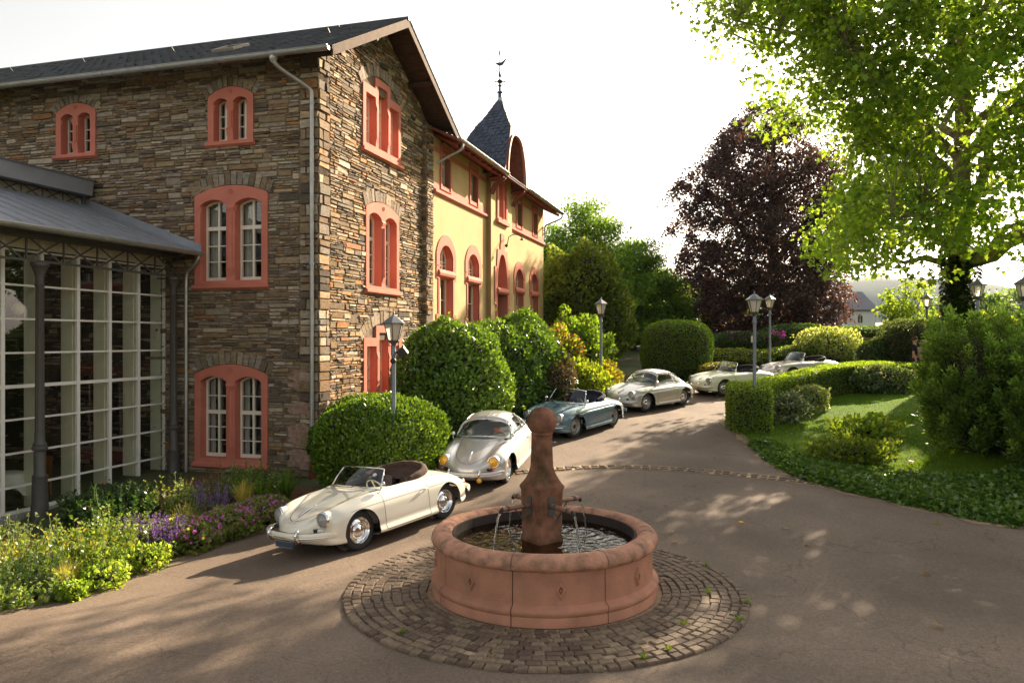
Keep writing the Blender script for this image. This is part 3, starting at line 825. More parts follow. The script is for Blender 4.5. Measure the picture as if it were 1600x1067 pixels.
# --- walls ---------------------------------------------------------------
LEN = 19.0; GW = 7.15
RIDGE_S, RIDGE_Z, EAVE_Z, EAVE_DS = 3.6, 12.80, 10.42, 4.4
slope = (RIDGE_Z - EAVE_Z) / EAVE_DS
zroof = lambda s: RIDGE_Z - abs(s - RIDGE_S) * slope
mb = MB(); mb.plate([(0, -.8), (LEN, -.8), (LEN, zroof(0) - .1), (0, zroof(0) - .1)], HOLES_L, wl, 0, -0.45, back=True)
mb.build('wall', M['mortar'], stone_b, BASE, fix=False)
go = [(0, -.8), (GW, -.8), (GW, zroof(GW) - .1), (RIDGE_S, RIDGE_Z - .12), (0, zroof(0) - .1)]
mb = MB(); mb.plate(go, HOLES_G, wg, 0, -0.45, back=True)
mb.build('wall', M['mortar'], stone_b, BASE, fix=False)
mb = MB()    # the two walls turned away from the drive
mb.add([tuple(CC + GV * GW + LV * 0 + Vector((0, 0, -.8))), tuple(CC + GV * GW + LV * LEN + Vector((0, 0, -.8))), tuple(CC + GV * GW + LV * LEN + Vector((0, 0, zroof(GW)))), tuple(CC + GV * GW + Vector((0, 0, zroof(GW))))], [(0, 1, 2, 3)])
mb.add([tuple(CC + LV * LEN + GV * s + Vector((0, 0, z))) for s, z in ((0, -.8), (GW, -.8), (GW, zroof(GW)), (RIDGE_S, RIDGE_Z), (0, zroof(0)))], [(0, 1, 2, 3, 4)])
mb.build('wall', M['mortar'], stone_b, BASE)
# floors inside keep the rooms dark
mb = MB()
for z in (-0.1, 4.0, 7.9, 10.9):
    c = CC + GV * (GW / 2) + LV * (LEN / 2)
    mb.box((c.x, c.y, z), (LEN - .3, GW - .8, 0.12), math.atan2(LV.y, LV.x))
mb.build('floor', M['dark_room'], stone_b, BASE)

zq = -.2; side = 0
while zq < 10.75:      # larger corner stones, bonded alternately
    hq = RS.uniform(.12, .30)
    for fn, gb in ((wl, False), (wg, True)):
        cut = [(0, .52)] if RS.rand() < .5 else [(0, .34), (.34, .52)] if RS.rand() < .5 else [(0, .2), (.2, .52)]
        for a_, b_ in cut: one_stone(fn, a_, b_, zq, zq + hq, [], lambda s: zroof(0) - .13, gb)
    zq += hq
lay_stones(wl, 0.52, 13.8, -0.35, zroof(0) - .12, EXC['l'], zcap=lambda s: zroof(0) - .13)
lay_stones(wg, 0.52, 6.58, -0.1, 12.75, EXC['g'], zcap=lambda s: zroof(s) - .13, gable=True)
# pilaster at the far corner of the gable
PD = 0.17
wgp = lambda a, z, d: wg(a, z, d + PD)
wgr = lambda a, z, d: tuple(CC + GV * (6.58 - d) + NV * (PD - a) + Vector((0, 0, z)))
mb = MB()
q = lambda s, d, z: tuple(CC + GV * s + NV * d + Vector((0, 0, z)))
mb.add([q(6.58, 0, -.5), q(6.58, PD, -.5), q(GW, PD, -.5), q(GW, 0, -.5), q(6.58, 0, 10.5), q(6.58, PD, 10.5), q(GW, PD, 10.3), q(GW, 0, 10.3)], [(0, 1, 5, 4), (1, 2, 6, 5), (2, 3, 7, 6)])
mb.build('pilaster', M['mortar'], stone_b, BASE)
lay_stones(wgp, 6.58, GW, 0.2, 10.4, [], gable=True)
lay_stones(wgr, 0.0, PD + .02, 0.2, 10.5, [], gable=True)

STONES.sort(key=lambda t: -t[0])
FQ = [(0, 1, 2, 3), (0, 4, 5, 1), (1, 5, 6, 2), (2, 6, 7, 3), (3, 7, 4, 0)]
for (_, P, c) in STONES[:300]:
    mb = MB(); mb.c = c; mb.add(P, FQ); mb.build('stone', M['stone'], stone_b, BASE, fix=False)
mb = MB()
for (_, P, c) in STONES[300:]:
    mb.c = c; mb.add(P, FQ)
mb.build('stones', M['stone'], stone_b, BASE, fix=False, kind='stuff')
# pinkish rendered patch low down beside the corner
mb = MB()
for k, (a, z, w, h) in enumerate(((0.50, 2.42, .62, .45), (0.55, 1.72, .60, .30), (.52, 1.05, .64, .55), (.5, .45, .62, .42))):
    pts = [(a + w / 2 * math.cos(t) * (1 + .25 * abs(math.sin(2 * t))) * (.85 + .25 * RS.rand()), z + h / 2 * math.sin(t) * (1 + .25 * abs(math.sin(2 * t))) * (.85 + .25 * RS.rand())) for t in np.linspace(0, 2 * math.pi, 22, endpoint=False)]
    mb.plate(pts, [], wl, 0.034, -0.01)
mb.build('render_patch', PM("pinkish_patch_mortar", (0.31, 0.20, 0.15), 0.95, var=0.4, scale=9, bump=0.7, bscale=18), stone_b, BASE, fix=False)

# --- roof ----------------------------------------------------------------
def slates(name, P0, U, V, Nn, spans, sw, sh, mat, parent, off, lift=0.012, jit=0.012, col=None):
    """overlapping slates on a plane; spans(t) -> (u0, u1) for the row at slope distance t"""
    vs = []
    t = 0.0; row = 0
    tmax = spans(None)
    while t < tmax:
        u0, u1 = spans(t)
        u = u0 - (sw / 2 if row % 2 else 0)
        while u < u1:
            ua, ub = max(u, u0) + .004, min(u + sw, u1) - .004
            if ub - ua > 0.03:
                j = (RS.rand(4) - .5) * jit; l = lift * (.8 + .8 * RS.rand())
                up = min(t + sh * 1.5, tmax + .05)
                P = [(ua, t + j[0], l), (ub, t + j[1], l), (ub, up, .002), (ua, up, .002), (ua, t + j[0], 0), (ub, t + j[1], 0)]
                vs.append([tuple(P0 + U * p[0] + V * p[1] + Nn * p[2]) for p in P])
            u += sw
        t += sh; row += 1
    A_ = np.array(vs) - np.array(off)[None, None]
    return np_mesh(name, A_, 6, [(0, 1, 2, 3), (4, 5, 1, 0)], mat, parent, kind='stuff')

OV = 0.84
def rp(s, o, z): return CC + GV * s + NV * o + Vector((0, 0, z))
mb = MB()
for sgn in (-1, 1):
    se = RIDGE_S + sgn * EAVE_DS
    a = [rp(se, OV, EAVE_Z), rp(se, -LEN - .3, EAVE_Z), rp(RIDGE_S, -LEN - .3, RIDGE_Z), rp(RIDGE_S, OV, RIDGE_Z)]
    b = [p - Vector((0, 0, .10)) for p in a]
    mb.add([tuple(p) for p in a + b], [(0, 1, 2, 3), (7, 6, 5, 4), (0, 4, 5, 1), (0, 3, 7, 4), (1, 5, 6, 2)])
mb.build('roof', M['wood_dark'], stone_b, BASE)
Vs = (rp(RIDGE_S, 0, RIDGE_Z) - rp(RIDGE_S - EAVE_DS, 0, EAVE_Z)); SL = Vs.length; Vs.normalize()
for sgn in (-1, 1):
    se = RIDGE_S + sgn * EAVE_DS
    V_ = Vector((Vs.x * -sgn * 1, Vs.y * -sgn, Vs.z)); U_ = LV if sgn < 0 else LV
    V_ = (rp(RIDGE_S, 0, RIDGE_Z) - rp(se, 0, EAVE_Z)).normalized()
    n_ = U_.cross(V_); n_ = n_ if n_.z > 0 else -n_
    slates('slates', rp(se, OV + .03, EAVE_Z) - V_ * .05, U_, V_, n_, lambda t, SL=SL: SL + .06 if t is None else (0, LEN + OV), 0.30, 0.19, M['slate'], stone_b, BASE, lift=0.022, jit=0.02)
mb = MB(); mb.tube([tuple(rp(RIDGE_S, OV + .03, RIDGE_Z + .0)), tuple(rp(RIDGE_S, -LEN, RIDGE_Z + .0))], 0.07, 8)
mb.build('ridge_cap', M['slate'], stone_b, BASE)
# barge boards and the purlins under the overhang
for sgn in (-1, 1):
    se = RIDGE_S + sgn * (EAVE_DS - .03)
    mb = MB()
    P = []
    for o in (OV + .005, OV - .035):
        P += [tuple(rp(se, o, EAVE_Z - .24)), tuple(rp(se, o, EAVE_Z + .0)), tuple(rp(RIDGE_S, o, RIDGE_Z + .0)), tuple(rp(RIDGE_S, o, RIDGE_Z - .26))]
    mb.add(P, [(0, 1, 2, 3), (7, 6, 5, 4), (0, 4, 5, 1), (1, 5, 6, 2), (3, 2, 6, 7), (0, 3, 7, 4)])
    mb.build('barge_board', M['wood_fascia'], stone_b, BASE)
for s_, in ((-.25,), (1.7,), (RIDGE_S,), (5.5,), (7.45,)):
    mb = MB(); z = zroof(s_) - .23
    mb.tube([tuple(rp(s_, OV - .05, z)), tuple(rp(s_, -.1, z))], 0.10, 4)
    mb.build('purlin', M['wood_dark'], stone_b, BASE)
for k in range(14):     # soffit boards, one by one, on both slopes
    for sgn in (-1, 1):
        t0 = k / 14; t1 = (k + .93) / 14
        P = []
        for t in (t0, t1):
            s_ = RIDGE_S + sgn * (EAVE_DS - .05) * (1 - t); z = EAVE_Z + (RIDGE_Z - EAVE_Z) * t - .118
            P += [tuple(rp(s_, OV - .04, z)), tuple(rp(s_, 0.0, z))]
        P += [(p[0], p[1], p[2] - .022) for p in P]
        mb = MB(); mb.add(P, [(0, 1, 3, 2), (4, 6, 7, 5), (0, 4, 5, 1), (2, 3, 7, 6), (0, 2, 6, 4), (1, 5, 7, 3)])
        mb.build('soffit_board', M['wood_dark'], stone_b, BASE)

def gutter(fn_start, fn_end, r, mat, parent, off, name='gutter', rings=0.0, side=None):
    A_, B_ = Vector(fn_start), Vector(fn_end); d = (B_ - A_).normalized()
    s_ = d.cross(Vector((0, 0, 1))).normalized()
    n = 10; V_ = []
    for rr in (r, r - .012):
        for P in (A_, B_):
            for j in range(n + 1):
                t = math.pi + math.pi * j / n
                V_.append(tuple(P + s_ * rr * math.cos(t) + Vector((0, 0, rr * math.sin(t)))))
    m = n + 1; f = []
    for j in range(n):
        f.append((j, j + 1, m + j + 1, m + j)); f.append((2 * m + j, 3 * m + j, 3 * m + j + 1, 2 * m + j + 1))
        f.append((j, 2 * m + j, 2 * m + j + 1, j + 1)); f.append((m + j, m + j + 1, 3 * m + j + 1, 3 * m + j))
    f.append((0, m, 3 * m, 2 * m)); f.append((n, 2 * m + n, 3 * m + n, m + n))
    mb = MB(); mb.add(V_, f)
    # rolled outer lip
    for sg in (-1, 1): mb.tube([tuple(A_ + s_ * r * sg), tuple(B_ + s_ * r * sg)], 0.014, 6)
    # end plate
    for P in (A_, B_): mb.add([tuple(P + s_ * r * math.cos(math.pi + math.pi * j / n) + Vector((0, 0, r * math.sin(math.pi + math.pi * j / n)))) for j in range(n + 1)], [tuple(range(n + 1))])
    g = mb.build(name, mat, parent, off)
    L_ = (B_ - A_).length; k = 0.6
    while k < L_:
        mb = MB(); P = A_ + d * k
        mb.tube([tuple(P + s_ * (r + .006) * math.cos(t) + Vector((0, 0, (r + .006) * math.sin(t)))) for t in np.linspace(math.pi, 2 * math.pi, 8)], 0.009, 4)
        mb.build('gutter_bracket', mat, g, off); k += 0.85
    return g
gutter(rp(RIDGE_S - EAVE_DS - .10, OV - .03, EAVE_Z - .06), rp(RIDGE_S - EAVE_DS - .10, -LEN, EAVE_Z - .06), 0.095, M['zinc_pipe'], stone_b, BASE)
def pipe(name, pts, r, mat, parent, off, collars=True, step=2.2):
    P = crv([tuple(p) for p in pts], 60) if len(pts) > 2 else np.array([tuple(p) for p in pts])
    mb = MB(); mb.tube([tuple(p) for p in P], r, 10)
    o = mb.build(name, mat, parent, off, smooth=True, sharp=40)
    return o
# downpipe at the corner with swan neck
nk = [wl(.72, 10.30, .86), wl(.70, 10.16, .86), wl(.60, 10.02, .72), wl(.22, 9.72, .22), wl(.13, 9.60, .12), wl(.12, 9.45, .11)]
dp = pipe('downpipe', nk, 0.055, M['zinc_pipe'], stone_b, BASE)
mb = MB(); mb.tube([wl(.12, 9.46, .11), wl(.12, .40, .11)], 0.055, 12); mb.build('pipe', M['zinc_pipe'], dp, BASE, smooth=True, sharp=40)
for z in (9.3, 7.4, 5.3, 3.2, 1.3):
    mb = MB(); mb.tube([wl(.12, z, .11), wl(.12, z + .05, .11)], 0.064, 12); mb.build('pipe_clip', M['zinc'], dp, BASE)
mb = MB(); mb.tube([wl(.12, -.2, .11), wl(.12, .42, .11)], 0.066, 12); mb.build('pipe_foot', PM("red_pipe_foot", (0.20, .03, .025), .5, var=.1), dp, BASE)
mb = MB(); mb.lathe([(.055, -.09), (.10, .0), (.105, .12)], 12, wl(.72, 10.22, .86)); mb.build('funnel', M['zinc_pipe'], dp, BASE)
# small roof light and snow hooks on the roof
V_ = (rp(RIDGE_S, 0, RIDGE_Z) - rp(RIDGE_S - EAVE_DS, 0, EAVE_Z)).normalized(); n_ = LV.cross(V_); n_ = n_ if n_.z > 0 else -n_
P0 = rp(RIDGE_S - EAVE_DS, 0, EAVE_Z)
mb = MB()
for (x0, x1, t0, t1) in ((2.9, 3.6, 1.6, 1.68), (2.9, 3.6, 2.32, 2.4), (2.9, 2.97, 1.68, 2.32), (3.53, 3.6, 1.68, 2.32)):
    a = [P0 + LV * x + V_ * t for x, t in ((x0, t0), (x1, t0), (x1, t1), (x0, t1))]
    mb.add([tuple(p + n_ * .09) for p in a] + [tuple(p) for p in a], [(0, 1, 2, 3), (0, 4, 5, 1), (1, 5, 6, 2), (2, 6, 7, 3), (3, 7, 4, 0)])
sk = mb.build('roof_window', PM("roof_window_frame", (.3, .25, .2), .5), stone_b, BASE)
mb = MB(); mb.add([tuple(P0 + LV * x + V_ * t + n_ * .06) for x, t in ((2.97, 1.68), (3.53, 1.68), (3.53, 2.32), (2.97, 2.32))], [(0, 1, 2, 3)]); mb.build('pane', M['glass'], sk, BASE)
for x, t in ((1.0, 4.2), (5.6, 2.7), (8.8, 2.7), (11.6, 2.7), (.3, 2.2)):
    mb = MB(); p = P0 + LV * x + V_ * t
    mb.tube([tuple(p), tuple(p + n_ * .09), tuple(p + n_ * .22 - V_ * .05)], .012, 5); mb.build('snow_hook', M['iron'], stone_b, BASE)
# ------------------------------------------------------------------ conservatory on the long front
def pc(a, q, z): return tuple(CC + LV * a + FV * q + Vector((0, 0, z)))
CB = tuple(CC + LV * 4.65 + FV * 0.3 + Vector((0, 0, -.25)))
cons = thing('conservatory', 'glazed conservatory with white bars, iron columns and zinc roof at the stone front', 'conservatory', CB)
GA, ZB = 4.65, -0.22
QS = [-0.015, .945, 1.88, 2.82, 3.79, 4.73, 5.67, 6.61, 7.55, 8.5]
ZS = [ZB, 0.33, 1.04, 1.75, 2.45, 3.16, 3.88, 4.60, 5.34]
fq = lambda q, z, d: pc(GA - d, q, z)
def bar(mb, p0, p1, w, t):
    P0, P1 = Vector(p0), Vector(p1); d = (P1 - P0).normalized()
    n = NV.copy(); s_ = d.cross(n).normalized()
    v = []
    for P in (P0, P1):
        for a, b in ((-w / 2, -t / 2), (w / 2, -t / 2), (w / 2, t / 2), (-w / 2, t / 2)): v.append(tuple(P + s_ * a + n * b))
    mb.add(v, [(3, 2, 1, 0), (4, 5, 6, 7), (0, 1, 5, 4), (1, 2, 6, 5), (2, 3, 7, 6), (3, 0, 4, 7)])
for i, q in enumerate(QS):
    mb = MB(); bar(mb, fq(q, ZB, .03), fq(q, ZS[-1] + .25, .03), 0.085 if i else .11, 0.075); mb.build('mullion', M['white_alu'], cons, CB)
    # inner post standing behind the glass
    mb = MB(); c = Vector(fq(q + .02, (ZB + 5.3) / 2, -.22)); mb.box(tuple(c), (0.32, 0.09, 5.3 - ZB), math.atan2(NV.y, NV.x)); mb.build('inner_post', M['sage'], cons, CB)
for j, z in enumerate(ZS):
    for i in range(len(QS) - 1):
        mb = MB(); bar(mb, fq(QS[i] + .045, z, .032), fq(QS[i + 1] - .045, z, .032), .075 if j == 4 else (.10 if j == 0 else .042), .055)
        mb.build('transom', M['white_alu'], cons, CB)
for i in range(len(QS) - 1):
    for j in range(len(ZS) - 1):
        mb = MB(); jj = lambda: 0.004 * (RS.rand() - .5)
        mb.add([fq(QS[i], ZS[j], jj()), fq(QS[i + 1], ZS[j], jj()), fq(QS[i + 1], ZS[j + 1], jj()), fq(QS[i], ZS[j + 1], jj())], [(0, 1, 2, 3)])
        mb.build('pane', M['glass_big'], cons, CB, fix=False)
mb = MB(); mb.add([fq(-.3, 5.40, 0.0), fq(8.6, 5.40, 0.0), fq(8.6, 5.9, 0), fq(-.3, 5.9, 0)], [(0, 1, 2, 3)])
mb.build('frieze_board', PM("cream_frieze", (.74, .66, .50), .7, var=.06), cons, CB)
mb = MB(); mb.box(tuple(Vector(fq(4.2, -.45, .05))), (.42, 9.0, .42), math.atan2(NV.y, NV.x)); mb.build('plinth', PM("grey_plinth", (.30, .29, .26), .85, var=.15, bump=.3), cons, CB)
# roof with standing seams, gutter, flashing
RA0, RZ0, RA1, RZ1 = 3.42, 5.74, 7.18, 7.14
mb = MB()
mb.add([pc(RA0, 0.02, RZ0), pc(RA0, 9, RZ0), pc(RA1, 9, RZ1), pc(RA1, 0.02, RZ1), pc(RA0, 0.02, RZ0 - .06), pc(RA0, 9, RZ0 - .06), pc(RA1, 9, RZ1 - .06), pc(RA1, 0.02, RZ1 - .06)], [(0, 1, 2, 3), (7, 6, 5, 4), (0, 4, 5, 1), (3, 2, 6, 7), (0, 3, 7, 4)])
mb.build('roof', M['zinc'], cons, CB)
for k in range(1, 18):
    q = 0.02 + k * .52
    if q > 8.9: break
    mb = MB(); a, b = Vector(pc(RA0 + .12, q, RZ0 + .02 + .045)), Vector(pc(RA1, q, RZ1 + .02)); bar(mb, tuple(a), tuple(b), .03, .05)
    mb.build('standing_seam', M['zinc'], cons, CB)
mb = MB()
mb.add([pc(RA0, .05, RZ0 + .004), pc(RA0, .34, RZ0 + .004), pc(RA1, .34, RZ1 + .004), pc(RA1, .05, RZ1 + .004), pc(RA0, .06, RZ0 + .18), pc(RA1, .06, RZ1 + .18)], [(0, 1, 2, 3), (0, 3, 5, 4)])
mb.build('flashing', M['zinc'], cons, CB, fix=False)
gutter(pc(3.40, 9, 5.70), pc(3.40, 0.08, 5.70), 0.085, M['zinc_pipe'], cons, CB)
# lantern on the roof
mb = MB()
mb.add([pc(6.86, .15, 7.36), pc(6.86, 9, 7.36), pc(6.80, 9, 7.74), pc(6.80, .15, 7.74), pc(7.5, .15, 7.36), pc(7.5, 9, 7.36), pc(9.6, .15, 8.25), pc(9.6, 9, 8.25), pc(6.7, .1, 7.76), pc(6.7, 9, 7.76), pc(9.6, .1, 8.34), pc(9.6, 9, 8.34)], [(0, 1, 2, 3), (0, 4, 5, 1), (8, 9, 11, 10), (3, 2, 9, 8), (0, 3, 6, 4)])
mb.build('lantern_fascia', M['zinc'], cons, CB, fix=False)
mb = MB(); mb.add([pc(7.3, .16, 6.9), pc(7.3, 9, 6.9), pc(7.3, 9, 7.5), pc(7.3, .16, 7.5)], [(0, 1, 2, 3)]); mb.build('lantern_wall', PM("lantern_cream", (.50, .44, .34), .7), cons, CB, fix=False)
mb = MB()
q = .2
while q < 8.8:
    for a0, a1 in (((7.16, q, 7.06), (7.16, q, 7.38)), ((7.16, q, 7.06), (7.16, q + .62, 7.38)), ((7.16, q, 7.38), (7.16, q + .62, 7.06))):
        mb.tube([pc(*a0), pc(*a1)], .018, 5)
    q += .62
bar(mb, pc(7.16, .15, 7.08), pc(7.16, 9, 7.08), .05, .04); bar(mb, pc(7.16, .15, 7.36), pc(7.16, 9, 7.36), .05, .04)
mb.build('lantern_truss', M['iron'], cons, CB)
mb = MB(); mb.add([pc(7.14, .12, 7.05), pc(7.14, .12, 7.7), pc(9.6, .12, 8.2), pc(9.6, .12, 7.0)], [(0, 1, 2, 3)]); mb.build('lantern_end', M['zinc'], cons, CB)
# lattice girder between the columns
TA = 4.08
mb = MB()
bar(mb, pc(TA, .12, 5.09), pc(TA, 8.9, 5.09), .05, .06); bar(mb, pc(TA, .12, 5.58), pc(TA, 8.9, 5.58), .06, .12)
mb.build('lattice_chord', M['iron'], cons, CB)
TQ = [.04, .965, 1.87, 2.79, 3.71, 4.63, 5.55, 6.47, 7.39]
for i in range(len(TQ) - 1):
    mb = MB(); q0, q1 = TQ[i], TQ[i + 1]
    bar(mb, pc(TA, q1, 5.1), pc(TA, q1, 5.56), .035, .03)
    bar(mb, pc(TA - .012, q0 + .08, 5.1), pc(TA - .012, q1 - .06, 5.56), .035, .018); bar(mb, pc(TA + .012, q0 + .08, 5.56), pc(TA + .012, q1 - .06, 5.1), .035, .018)
    mb.build('lattice_bay', M['iron'], cons, CB)
mb = MB(); mb.add([pc(3.45, .06, 5.66), pc(3.45, 9, 5.66), pc(4.7, 9, 5.66), pc(4.7, .06, 5.66)], [(0, 1, 2, 3)]); mb.build('soffit', M['iron'], cons, CB, fix=False)
for q in (.30, 4.31, 8.3):
    x, y, z = pc(TA, q, 0)
    prof = [(.17, -.5), (.17, -.05), (.155, .0), (.145, .55), (.15, .57), (.115, .62), (.112, 1.10), (.15, 1.12), (.155, 1.17), (.13, 1.20), (.135, 1.24), (.10, 1.30), (.10, 1.45), (.094, 1.5), (.08, 4.55), (.095, 4.57), (.095, 4.61), (.08, 4.63), (.082, 4.75), (.12, 4.88), (.16, 4.98), (.18, 5.0), (.18, 5.06)]
    mb = MB(); n = 20
    vs = []; fs = []
    for (r, h) in prof:
        for j in range(n):
            rr = r * (1 - (.09 if (j % 2 and 1.3 < h < 4.6) else 0)); t = 2 * math.pi * j / n
            vs.append((x + rr * math.cos(t), y + rr * math.sin(t), h))
    for i in range(len(prof) - 1):
        for j in range(n): fs.append((i * n + j, i * n + (j + 1) % n, (i + 1) * n + (j + 1) % n, (i + 1) * n + j))
    mb.add(vs, fs); mb.build('column', M['iron'], cons, CB, smooth=True, sharp=35)
nk = [pc(3.42, .14, 5.62), pc(3.46, .15, 5.50), pc(3.62, .13, 5.34), pc(3.80, .11, 5.20), pc(3.85, .10, 5.0)]
dp2 = pipe('downpipe', nk, .05, M['zinc_pipe'], cons, CB)
mb = MB(); mb.tube([pc(3.85, .10, 5.02), pc(3.85, .10, -.1)], .05, 12); mb.build('pipe', M['zinc_pipe'], dp2, CB, smooth=True, sharp=40)
# room behind the glass
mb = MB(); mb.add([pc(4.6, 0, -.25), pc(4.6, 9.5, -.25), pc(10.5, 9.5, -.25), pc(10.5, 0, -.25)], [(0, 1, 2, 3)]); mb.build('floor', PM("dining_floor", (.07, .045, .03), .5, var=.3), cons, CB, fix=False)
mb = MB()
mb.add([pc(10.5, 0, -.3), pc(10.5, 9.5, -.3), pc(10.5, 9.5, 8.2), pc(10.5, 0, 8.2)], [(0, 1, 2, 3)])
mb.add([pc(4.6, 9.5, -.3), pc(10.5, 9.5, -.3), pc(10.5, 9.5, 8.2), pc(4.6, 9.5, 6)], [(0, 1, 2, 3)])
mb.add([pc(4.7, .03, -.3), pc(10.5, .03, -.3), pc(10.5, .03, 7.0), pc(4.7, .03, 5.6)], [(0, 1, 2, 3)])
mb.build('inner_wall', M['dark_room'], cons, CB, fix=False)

def dining_chair(a, q, rot, label):
    t = thing('dining_chair', label, 'chair', pc(a, q, -.245), (0, 0, rot), 'chairs at the conservatory tables')
    mb = MB(); mb.box((0, 0, .45), (.44, .44, .05)); mb.build('seat', M['chairwood'], t)
    mb = MB()
    mb.grid([[(x, .21 + .05 * (z - .45) + .03 * (x / .22) ** 2 * -1, z) for x in np.linspace(-.22, .22, 6)] for z in (.48, .7, .98)])
    mb.grid([[(x, .235 + .05 * (z - .45) + .03 * (x / .22) ** 2 * -1, z) for x in np.linspace(-.22, .22, 6)] for z in (.48, .7, .98)])
    mb.build('backrest', M['chairwood'], t)
    for x in (-.19, .19):
        for y in (-.19, .19):
            mb = MB(); mb.tube([(x, y, .43), (x * 1.08, y * 1.08, 0)], [.022, .016], 6); mb.build('leg', M['chairwood'], t)
yaw = math.atan2(FV.y, FV.x)
dining_chair(5.35, 4.86, yaw - math.pi / 2 + .1, 'orange wooden dining chair behind the glass, leftmost at the white table')
dining_chair(5.45, 3.15, yaw + math.pi / 2 - .1, 'orange wooden dining chair behind the glass, right of the white tablecloth')
tb = thing('dining_table', 'round pedestal table under a white cloth behind the conservatory glass', 'table', pc(5.45, 4.05, -.245))
mb = MB(); mb.lathe([(.42, .72), (.43, .735), (.42, .745)], 20); mb.build('tabletop', M['chairwood'], tb)
mb = MB(); mb.lathe([(.22, 0), (.20, .03), (.04, .06), (.035, .72)], 12); mb.build('leg', M['iron'], tb)
c = pc(5.45, 4.05, -.245)
mb = MB(); rows = []
for k, (rr, zz) in enumerate(((0.0, .755), (.43, .755), (.47, .70), (.50, .48))):
    rows.append([(c[0] + rr * (1 + (.10 * math.cos(4 * t) if k == 3 else 0)) * math.cos(t), c[1] + rr * (1 + (.10 * math.cos(4 * t) if k == 3 else 0)) * math.sin(t), c[2] + zz - (.22 * max(0, math.cos(4 * t)) if k == 3 else 0)) for t in np.linspace(0, 2 * math.pi, 41)])
mb.grid(rows); o = mb.build('tablecloth', M['cloth'], None, None, smooth=True)
tag(o, 'white tablecloth hanging in points over the table behind glass', 'tablecloth')
gl = thing('globe_lamp', 'pale globe lamp hanging on a thin wire inside the conservatory', 'lamp', pc(5.6, 3.5, 4.13))
mb = MB(); mb.lathe([(.001, -.14), (.08, -.115), (.13, -.05), (.14, 0), (.13, .05), (.08, .115), (.02, .14)], 16); mb.build('shade', PM("paper_globe", (.7, .62, .42), .7), gl, smooth=True)
mb = MB(); mb.tube([(0, 0, .14), (0, 0, 1.4)], .006, 5); mb.build('cord', M['black'], gl)
# ------------------------------------------------------------------ yellow wing with spire
YD = 0.17
def wy(a, z, d): return tuple(CC + GV * a + NV * (d + YD) + Vector((0, 0, z)))
YB = tuple(CC + GV * 7.2 + NV * YD + Vector((0, 0, .6)))
yel = thing('yellow_building', 'yellow rendered house wing with pink window frames and slate spire over the door', 'building', YB)
A0, A1, ZT = 7.15, 22.67, 10.35
RS0, RS1, RDp = 12.95, 16.0, 0.2      # the middle bay stands forward
yh = {'l': [], 'm': [], 'r': []}
def bay(a): return 'l' if a < RS0 else ('m' if a < RS1 else 'r')
def fy(a): return (lambda x, z, d: wy(x, z, d + RDp)) if bay(a) == 'm' else wy

def arch_window(ac):
    """tall ground-floor window: pink arch, stone transom, white sashes"""
    f = fy(ac); ow = 1.30; a0, a1 = ac - ow / 2, ac + ow / 2
    zb, zs, zt = 2.55, 6.38, 6.76
    yh[bay(ac)].append(arc_outline(a0 - .02, a1 + .02, zb, zs, zt + .02, 10))
    o = arc_outline(a0 - .30, a1 + .30, 6.0, zs + .05, zt + .36, 12)
    arch_in = arc_outline(a0, a1, 5.98, zs, zt, 10)
    # surround: arch ring plus quoined jambs
    mb = MB()
    top = [p for p in o[2:]]; inn = [p for p in arch_in[2:]]
    poly = [(a1, 6.0), (a1 + .30, 6.0)] + top + [(a0 - .30, 6.0), (a0, 6.0)] + inn[::-1]
    mb.plate(poly, [], f, .035, -.02)
    for x0, x1, sg in ((a0 - .12, a0, -1), (a1, a1 + .12, 1)):
        mb.plate([(x0, zb), (x1, zb), (x1, 6.0), (x0, 6.0)], [], f, .030, -.02)
    for zz in (5.55, 3.9, 2.7):
        mb.plate([(a0 - .30, zz), (a0 - .12, zz), (a0 - .12, zz + .42), (a0 - .30, zz + .42)], [], f, .032, -.02)
        mb.plate([(a1 + .12, zz), (a1 + .30, zz), (a1 + .30, zz + .42), (a1 + .12, zz + .42)], [], f, .032, -.02)
    # reveals
    lp = arc_outline(a0, a1, zb, zs, zt, 10); n = len(lp)
    mb.add([f(p[0], p[1], .034) for p in lp] + [f(p[0], p[1], -.34) for p in lp], [(i, n + i, n + (i + 1) % n, (i + 1) % n) for i in range(n)])
    mb.add([f(p[0], p[1], -.16) for p in lp] + [f(ac + (p[0] - ac) * .9, p[1] - .06, -.16) for p in lp] + [f(ac + (p[0] - ac) * .9, p[1] - .06, -.30) for p in lp], [(i, n + i, n + (i + 1) % n, (i + 1) % n) for i in range(n)] + [(n + i, 2 * n + i, 2 * n + (i + 1) % n, n + (i + 1) % n) for i in range(n)])
    w = mb.build('window', M['pink'], yel, YB, fix=False)
    mb = MB()
    prof = [(-.3, 5.60), (.02, 5.60), (.09, 5.66), (.11, 5.74), (.09, 5.82), (.02, 5.88), (-.3, 5.88)]
    P = [f(x, z, d) for x in (a0 - .14, a1 + .14) for d, z in prof]; k = len(prof)
    mb.add(P, [(i, i + 1, k + i + 1, k + i) for i in range(k - 1)] + [tuple(range(k)), tuple(range(2 * k - 1, k - 1, -1))])
    mb.build('transom', M['pink'], w, YB)
    casement(w, YB, f, a0 + .07, a1 - .07, 5.84, zs - .03, zt - .05, -.26, M['cream_wood'], M['glass'], cols=3, rows=(1, 3), stile=.05, transom=None)
    casement(w, YB, f, a0 + .07, a1 - .07, zb + .02, 5.60, 5.601, -.26, M['cream_wood'], M['glass'], cols=2, rows=(1, 4), stile=.06, transom=None)
    mb = MB(); mb.plate([(a0 - .2, zb - .12), (a1 + .2, zb - .12), (a1 + .2, zb + .02), (a0 - .2, zb + .02)], [], f, .12, -.3); mb.build('sill', M['pink'], w, YB)
